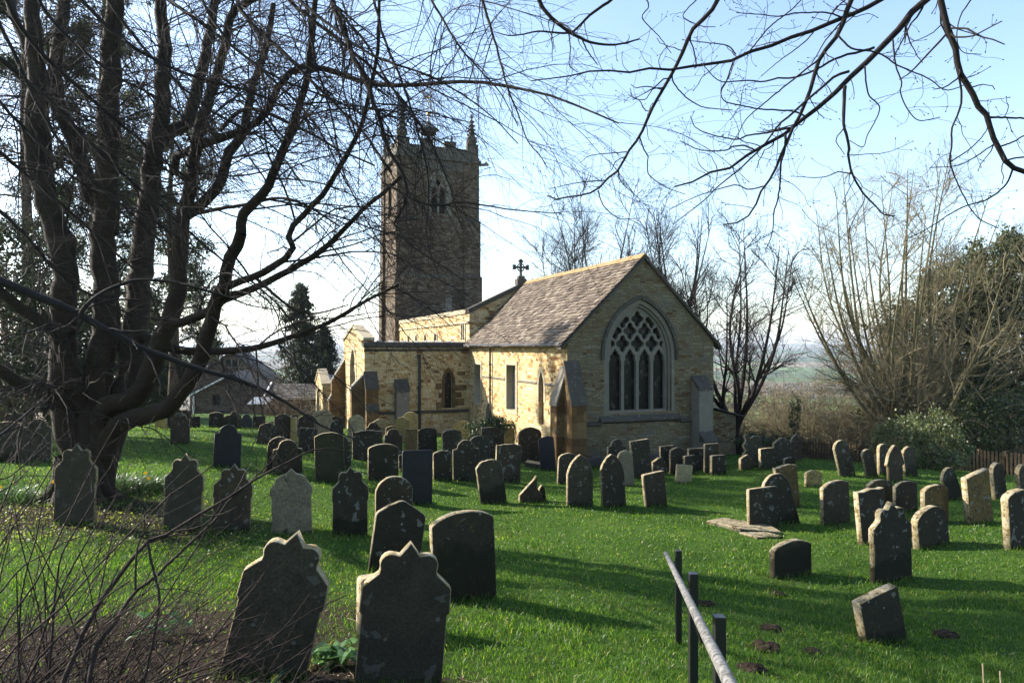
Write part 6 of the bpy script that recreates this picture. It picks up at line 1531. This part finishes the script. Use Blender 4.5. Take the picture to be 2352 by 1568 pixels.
m = MB(); m.box(-2.3, -1.05, -1.5, -.05, -1, zs(926)); m.build('porch_wall', M_HOUSE, SH)

# picket fence: pickets are the pattern of each panel, posts are parts
def fence(pxs, label, seed):
    rg = np.random.default_rng(seed)
    P = [np.array(p) for p in pxs]
    root = empty('picket_fence', tuple(P[0])); tag(root, label, 'fence')
    mb = MB(); pb = []
    for a, b in zip(P[:-1], P[1:]):
        L = np.linalg.norm(b - a); n = int(L / .115); dr = (b - a) / L; nr = np.array([-dr[1], dr[0], 0])
        for k in range(n):
            p = a + dr * (k + .5) * L / n; z = float(ground(p[0], p[1])); h = .95 + rg.normal(0, .025); w_ = .034
            q = [p + dr * s * w_ + nr * t_ for s, t_ in ((-1, -.01), (1, -.01), (1, .01), (-1, .01))]
            lean = rg.normal(0, .02)
            mb.hexa([(x, y, z - .1) for x, y, _ in q], [(x + lean * dr[0], y + lean * dr[1], z + h) for x, y, _ in q])
        for zr in (.25, .7):
            za, zb = float(ground(*a[:2])) + zr, float(ground(*b[:2])) + zr
            mb.hexa([a * (1, 1, 0) + nr * .013 + (0, 0, za), b * (1, 1, 0) + nr * .013 + (0, 0, zb), b * (1, 1, 0) + nr * .05 + (0, 0, zb), a * (1, 1, 0) + nr * .05 + (0, 0, za)],
                    [a * (1, 1, 0) + nr * .013 + (0, 0, za + .08), b * (1, 1, 0) + nr * .013 + (0, 0, zb + .08), b * (1, 1, 0) + nr * .05 + (0, 0, zb + .08), a * (1, 1, 0) + nr * .05 + (0, 0, za + .08)])
        pb.append(a + nr * .11)
    mb.build('picket_panel', M_FENCE, root)
    for p in pb:
        z = float(ground(p[0], p[1])); m = MB(); m.box(p[0] - .05, p[0] + .05, p[1] - .05, p[1] + .05, z - .2, z + 1.02); m.build('post', M_FENCE, root)
    fix_children(root)
def gp(px, d): x = (px - CXP) / FPX * d; return (x, d, float(ground(x, d)))
fence([gp(1700, 33), gp(1770, 32.5), gp(1840, 32), gp(1910, 31.3), gp(1975, 30.5), gp(2040, 29.5)], 'brown picket fence in front of the brushwood gap', 1)
fence([gp(2190, 28), gp(2250, 27.6), gp(2310, 27.2), gp(2380, 26.6)], 'brown picket fence below the dark bushes at the right edge', 2)

# handrail with three black posts
HR = empty('handrail', tuple(Gp(1558, 1480))); tag(HR, 'weathered grey handrail on black metal posts in the right foreground', 'handrail')
ra = W(1529, 1270, 7.3); rb = W(1672, 1560, 2.25); dr = (rb - ra)
rp_ = [ra + dr * t for t in (0, .3, .6, 1.0, 1.22)]
m = MB(); m.tube(rp_, .0235, 14); m.build('rail', M_RAIL, HR, True)
for (px, top, base, wpx, d) in [(1558, 1263, 1480, 14, 7.2), (1592, 1315, None, 19.5, 5.05), (1652, 1413, None, 26, 3.85)]:
    T_ = W(px, top, d); hw = .031; zb = float(ground(T_[0], T_[1]))
    m = MB(); m.box(T_[0] - hw, T_[0] + hw, d - hw, d + hw, zb - .15, T_[2])
    o = m.build('post', M_PAINTB, HR, bevel=.003)
    t_ = (ra[1] - (d - .02)) / (ra[1] - rb[1]); q = ra + dr * t_
    m = MB(); m.tube([(T_[0] - hw, d, T_[2] - .12), ((T_[0] - hw) * .5 + q[0] * .5, d, T_[2] - .15), (q[0], q[1], q[2] - .02)], .009, 6); m.build('bracket', M_PAINTB, o)
fix_children(HR)

# ------------------------------------------------------------------ lawn: grass, litter, daffodils, molehills
rgG = np.random.default_rng(3)
def place(n, z0, z1, spread=.80):
    d = z0 * (z1 / z0) ** rgG.random(n); x = rgG.uniform(-1, 1, n) * (d * spread + .4)
    return x, d
n = 330000
x, y = place(n, 2.6, 34)
s = soil_amount(x, y); keep = rgG.random(n) > np.clip((s - .28) * 2.6, 0, .93)
# not inside the church
lx = (x - 1.99) * .931 + (y - 24.6) * .365; ly = -(x - 1.99) * .365 + (y - 24.6) * .931
keep &= ~((lx > -.1) & (lx < 6.5) & (ly > -.1)); keep &= ~((lx > -5.5) & (lx < 6.5) & (ly > 11.4))
x, y = x[keep], y[keep]; n = len(x); z = ground(x, y)
tuft = fbm(x * 1.7, y * 1.7, 31, 3)
hh = (.028 + .055 * np.clip(tuft - .3, 0, 1)) * rgG.uniform(.5, 1.5, n) * np.clip(1.25 - y / 60, .6, 1.2)
ww = np.maximum(.0032, .0011 * y) * rgG.uniform(.7, 1.4, n)
# longer uncut tufts against the foot of every stone
bx_, by_, bl = [], [], []
for X_, d_, yw, wd_, th_ in BASES:
    k = int(np.clip(900 / d_, 40, 170)); u_ = rgG.uniform(-.55, .55, k) * wd_; v_ = np.where(rgG.random(k) < .7, -1, 1) * (th_ * .5 + np.abs(rgG.normal(.012, .03, k)))
    bx_.append(X_ + math.cos(yw) * u_ - math.sin(yw) * v_); by_.append(d_ + math.sin(yw) * u_ + math.cos(yw) * v_); bl.append(rgG.uniform(.05, .13, k))
bx_, by_, bl = map(np.concatenate, (bx_, by_, bl))
x = np.r_[x, bx_]; y = np.r_[y, by_]; z = np.r_[z, ground(bx_, by_)]; hh = np.r_[hh, bl]; ww = np.r_[ww, np.maximum(.004, .0009 * by_)]; n = len(x)
a = rgG.uniform(0, 2 * math.pi, n); la = rgG.uniform(0, 2 * math.pi, n); ll = hh * rgG.uniform(.2, 1.1, n)
p0 = np.stack([x, y, z - .006], -1); wd = np.stack([np.cos(a), np.sin(a), np.zeros(n)], -1) * ww[:, None] * .5
tipp = p0 + np.stack([np.cos(la) * ll, np.sin(la) * ll, hh], -1)
mid = p0 + np.stack([np.cos(la) * ll * .3, np.sin(la) * ll * .3, hh * .6], -1)
V = np.stack([p0 - wd, p0 + wd, mid + wd * .8, mid - wd * .8, tipp], 1).reshape(-1, 3)
i = np.arange(n) * 5
F = np.concatenate([np.stack([i, i + 1, i + 2], -1), np.stack([i, i + 2, i + 3], -1), np.stack([i + 3, i + 2, i + 4], -1)])
tag(link_mesh('grass', quads_mesh('grass', V, F), M_BLADE), 'short bright green churchyard grass', 'grass', kind='stuff')

# dead leaves and twigs
n = 42000
x, y = place(n, 2.7, 16, .78); s = soil_amount(x, y) + np.clip((-x - 1) / 10, 0, .2)
keep = rgG.random(n) < np.clip((s - .36) * 1.9, 0.012, 1); x, y = x[keep], y[keep]
pts = np.stack([x, y, ground(x, y) + rgG.uniform(.004, .022, len(x))], -1)
V, F = cards(pts, .034, rgG, .5, flat=2.5)
tag(link_mesh('leaf_litter', quads_mesh('leaf_litter', V, F), M_LITTER), 'brown dead leaves scattered under the tree and shrub', 'leaf litter', kind='stuff')
n = 1500; x, y = place(n, 2.7, 13, .78); s = soil_amount(x, y); keep = rgG.random(n) < np.clip((s - .3) * 2, .03, 1); x, y = x[keep], y[keep]; n = len(x)
a = rgG.uniform(0, 2 * math.pi, n); l = rgG.uniform(.05, .35, n); C = np.empty((n, 4, 3))
for k in range(4):
    t_ = k / 3 - .5; C[:, k, 0] = x + np.cos(a) * l * t_ + rgG.normal(0, .01, n); C[:, k, 1] = y + np.sin(a) * l * t_ + rgG.normal(0, .01, n); C[:, k, 2] = ground(C[:, k, 0], C[:, k, 1]) + rgG.uniform(.004, .03, n)
v, f = tubes_arrays(C, np.full((n, 4), .0024) * rgG.uniform(.6, 1.6, n)[:, None], 4)
tag(link_mesh('fallen_twigs', quads_mesh('fallen_twigs', v, f), M_LITTER), 'thin fallen twigs lying on the ground under the tree', 'twigs', kind='stuff')
n = 4200; x = rgG.normal(-7.0, 2.0, n); y = rgG.normal(11.6, .9, n); keep = np.hypot((x + 7) / 4.2, (y - 11.6) / 2) < 1; x, y = x[keep], y[keep]
pts = np.stack([x, y, ground(x, y) + rgG.uniform(.01, .05, len(x))], -1); V, F = cards(pts, .04, rgG, .7, flat=2.0)
tag(link_mesh('low_weeds', quads_mesh('low_weeds', V, F), M_MOSSG), 'low pale green weeds around the foot of the big tree', 'weeds', kind='stuff')

def daffodils(px, py, n, rad, hgt, flowers, label, seed, spread=(1, .6)):
    rg = np.random.default_rng(seed); b = Gp(px, py); root = empty('daffodil_clump', tuple(b)); tag(root, label, 'daffodils', 'daffodil clumps')
    K = 6; o = b + np.stack([rg.normal(0, rad * .5, n) * spread[0], rg.normal(0, rad * .5, n) * spread[1], np.full(n, -.02)], -1)
    out = o - b; out[:, 2] = 0; D = norm(np.stack([out[:, 0] / rad * .5 + rg.normal(0, .22, n), out[:, 1] / rad * .5 + rg.normal(0, .22, n), np.ones(n)], -1))
    ln = hgt * rg.uniform(.65, 1.2, n); ang = rg.uniform(0, math.pi, n); wv = np.stack([np.cos(ang), np.sin(ang), np.zeros(n)], -1)
    P = np.empty((n, K, 3)); P[:, 0] = o
    for k in range(1, K):
        hor = norm(D * np.array([1, 1, 0]) + 1e-6); D = norm(D + hor * .10 * k * rg.uniform(.2, 1, n)[:, None] - np.array([0, 0, .045 * k])); P[:, k] = P[:, k - 1] + D * (ln / (K - 1))[:, None]
    wid = np.array([.006, .008, .008, .007, .006, .002])
    Lf = P - wv[:, None] * wid[None, :, None]; Rt = P + wv[:, None] * wid[None, :, None]
    V = np.stack([Lf, Rt], 2).reshape(-1, 3); base = (np.arange(n) * K * 2)[:, None] + np.arange(K - 1)[None] * 2
    F = np.stack([base, base + 1, base + 3, base + 2], -1).reshape(-1, 4)
    link_mesh('foliage', quads_mesh('foliage', V, F), M_DAFF, root)
    for (fx, fy) in flowers:
        p = W(fx, fy, b[1] + rg.uniform(-.15, .15)); mb = MB(); nd = norm(np.array([rg.normal(0, .3), -.8, rg.normal(.1, .2)]))
        s_ = norm(np.cross(nd, [0, 0, 1])); u_ = np.cross(s_, nd)
        for k in range(6):
            a = k * math.pi / 3; d1 = s_ * math.cos(a) + u_ * math.sin(a); d2 = -s_ * math.sin(a) + u_ * math.cos(a)
            mb.add([p, p + d1 * .022 + d2 * .014, p + d1 * .045, p + d1 * .022 - d2 * .014], [(0, 1, 2, 3)])
        mb.tube([p, p + nd * .03], [.012, .018], 8)
        o_ = mb.build('flower', M_PETAL, root)
        g0 = np.array([p[0] + rg.normal(0, .04), p[1] + .02, float(ground(p[0], p[1]))]); m = MB(); m.tube(catmull([g0, (g0 + p) / 2 + (0, 0, .04), p + (0, .02, .01), p], 6), .004, 5); m.build('flower_stalk', M_DAFF, o_)
    fix_children(root)
daffodils(25, 1148, 420, .62, .34, [(123, 1106), (155, 1100), (180, 1095), (3, 1118), (147, 1138), (214, 1082)], 'clump of daffodils with yellow flowers at the left edge', 1, (1.2, .6))
daffodils(275, 1128, 560, .45, .42, [], 'dense flowerless daffodil clump beside the tree foot', 2)
daffodils(348, 1122, 320, .36, .38, [(334, 1086), (341, 1098)], 'daffodil clump with two yellow flowers by the second lobed stone', 3)
daffodils(215, 1120, 90, .22, .36, [], 'few daffodil leaves right against the tree base', 6)
daffodils(622, 1578, 26, .16, .17, [(632, 1558)], 'sparse daffodil shoots with one yellow flower at the bottom edge', 4)
daffodils(2325, 1085, 60, .2, .22, [(2322, 1072), (2334, 1069)], 'tiny daffodil clump by the fence at the right', 5)

def arum(px, py, n, rad, label, seed):
    rg = np.random.default_rng(seed); b = Gp(px, py); root = empty('leafy_plant', tuple(b)); tag(root, label, 'plant', 'arum plants in the grass')
    mb = MB(); ms = MB()
    for k in range(n):
        o = b + np.array([rg.normal(0, rad * .5), rg.normal(0, rad * .35), rg.uniform(.05, .17)]); a = rg.uniform(0, 2 * math.pi); d1 = np.array([math.cos(a), math.sin(a), rg.uniform(-.5, .2)]); d1 /= np.linalg.norm(d1)
        d2 = np.cross(d1, [0, 0, 1]); d2 /= np.linalg.norm(d2); up = np.cross(d2, d1); L = rg.uniform(.09, .17); w_ = L * .36
        m_ = [o - d1 * L * .25, o, o + d1 * L * .5 + up * .01, o + d1 * L - np.array([0, 0, .02])]
        mb.add([m_[1], o - d1 * L * .28 + d2 * w_ * .75 + up * .01, o + d2 * w_ + up * .015, o + d1 * L * .5 + d2 * w_ * .6 + up * .018, m_[3], m_[2]], [(0, 1, 2, 3, 5), (5, 3, 4)])
        mb.add([m_[1], o - d1 * L * .28 - d2 * w_ * .75 + up * .01, o - d2 * w_ + up * .015, o + d1 * L * .5 - d2 * w_ * .6 + up * .018, m_[3], m_[2]], [(5, 3, 2, 1, 0), (4, 3, 5)])
        ms.tube([(b[0] * .6 + o[0] * .4, b[1] * .6 + o[1] * .4, b[2] - .02), tuple(o)], .004, 5)
    mb.build('foliage', M_ARUM, root); ms.build('stem', M_ARUM, root); fix_children(root)
arum(775, 1532, 34, .26, 'glossy green arum leaves between the two nearest headstones', 1)
arum(395, 1462, 12, .35, 'small scattered arum leaves by the bare shrub', 2)
arum(650, 1475, 6, .14, 'couple of arum leaves behind the leaning foreground headstone', 3)

# molehills: small heaps of dark crumbly soil
for k, (zx, zy, s_, lb) in enumerate([(210, 1045, .17, 'dark molehill close to the handrail posts'), (690, 978, .15, 'dark molehill below the low black mossy headstone'), (655, 1212, .17, 'dark molehill left of the tilting black headstone'),
        (605, 1342, .22, 'long dark molehill in the right foreground grass'), (920, 1362, .14, 'flat dark molehill under the tilting black headstone'), (1830, 1255, .2, 'dark molehill at the far right of the foreground'), (520, 1480, .18, 'dark molehill near the lower end of the handrail')]):
    b = Gp(1548 + .3418 * zx, 1032.4 + .3418 * zy); rg = np.random.default_rng(100 + k)
    me = bpy.data.meshes.new('molehill'); bm = bmesh.new(); bmesh.ops.create_icosphere(bm, subdivisions=4, radius=1.0)
    for v in bm.verts:
        q = v.co.copy(); nz_ = mnoise.noise(q * 2.2 + Vector((k * 7, 0, 0))) * .35 + mnoise.noise(q * 7 + Vector((k * 3, 5, 0))) * .16 + mnoise.noise(q * 17) * .08
        v.co = Vector((q.x * (1 + nz_) * s_ * .75, q.y * (1 + nz_) * s_ * .6, max(-.3, q.z * (1 + nz_)) * s_ * .34))
    bm.to_mesh(me); bm.free(); o = link_mesh('molehill', me, M_SOIL); o.location = b; tag(o, lb, 'molehill', 'molehills in the grass')
b = Gp(1835, 1560)
# two pale dead stalks at the bottom right
for px, top, d, lb in [(2257, 1523, 3.2, 'pale dead stalk at the bottom right, the taller one'), (2297, 1540, 3.2, 'pale dead stalk at the bottom right, the shorter one')]:
    p = W(px, top, d); g = np.array([p[0] + .03, d, float(ground(p[0], d))]); m = MB(); m.tube(catmull([g - (0, 0, .05), (g + p) / 2 + (.012, 0, 0), p], 8), np.linspace(.0055, .004, 8), 6)
    o = m.build('dead_stalk', M_TWIGP, None, True); tag(o, lb, 'stalk')
# ------------------------------------------------------------------ camera and light
cam = bpy.data.cameras.new('camera'); co_ = bpy.data.objects.new('camera', cam); COL.objects.link(co_)
co_.location = (0, 0, EZ); co_.rotation_euler = (R(90), 0, 0)
cam.sensor_width = 36.0; cam.lens = 36.0 * FPX / 2352; cam.shift_y = 13.0 / 2352
cam.clip_start = 0.05; cam.clip_end = 20000
sc.camera = co_
SUN = np.array([-0.953 * math.cos(R(30)), 0.302 * math.cos(R(30)), math.sin(R(30))]); SUN /= np.linalg.norm(SUN)
sl_ = bpy.data.lights.new('sun', 'SUN'); sl_.energy = 4.6; sl_.angle = R(0.5); sl_.color = (1.0, 0.93, 0.82)
so = bpy.data.objects.new('sun', sl_); COL.objects.link(so)
so.rotation_euler = Vector(SUN).to_track_quat('Z', 'Y').to_euler()
w = bpy.data.worlds.new('World'); sc.world = w; w.use_nodes = True
bg = w.node_tree.nodes['Background']
sky = w.node_tree.nodes.new('ShaderNodeTexSky'); sky.sky_type = 'NISHITA'; sky.sun_disc = False
sky.sun_elevation = R(30); sky.sun_rotation = math.atan2(SUN[0], SUN[1])
sky.air_density = 1.0; sky.dust_density = 0.8; sky.ozone_density = 1.0; sky.altitude = 50
w.node_tree.links.new(sky.outputs[0], bg.inputs['Color']); bg.inputs['Strength'].default_value = 0.12
sc.view_settings.view_transform = 'Standard'; sc.view_settings.look = 'None'; sc.view_settings.gamma = 1.0
sc.view_settings.exposure = 1.65
sc.cycles.max_bounces = 6; sc.cycles.transparent_max_bounces = 8
sc.cycles.use_denoising = True

# pale air between here and the far hills
t = NT('valley_haze'); pv = t.n('VolumePrincipled', {'Color': (0.75, 0.85, 1.0), 'Density': 0.00014, 'Anisotropy': 0.3})
t.t.links.new(pv.outputs[0], t.out.inputs['Volume'])
mb = MB(); mb.box(-7200, 7200, -60, 8700, -75, 130)
tag(mb.build('haze', t.m), kind='stuff')
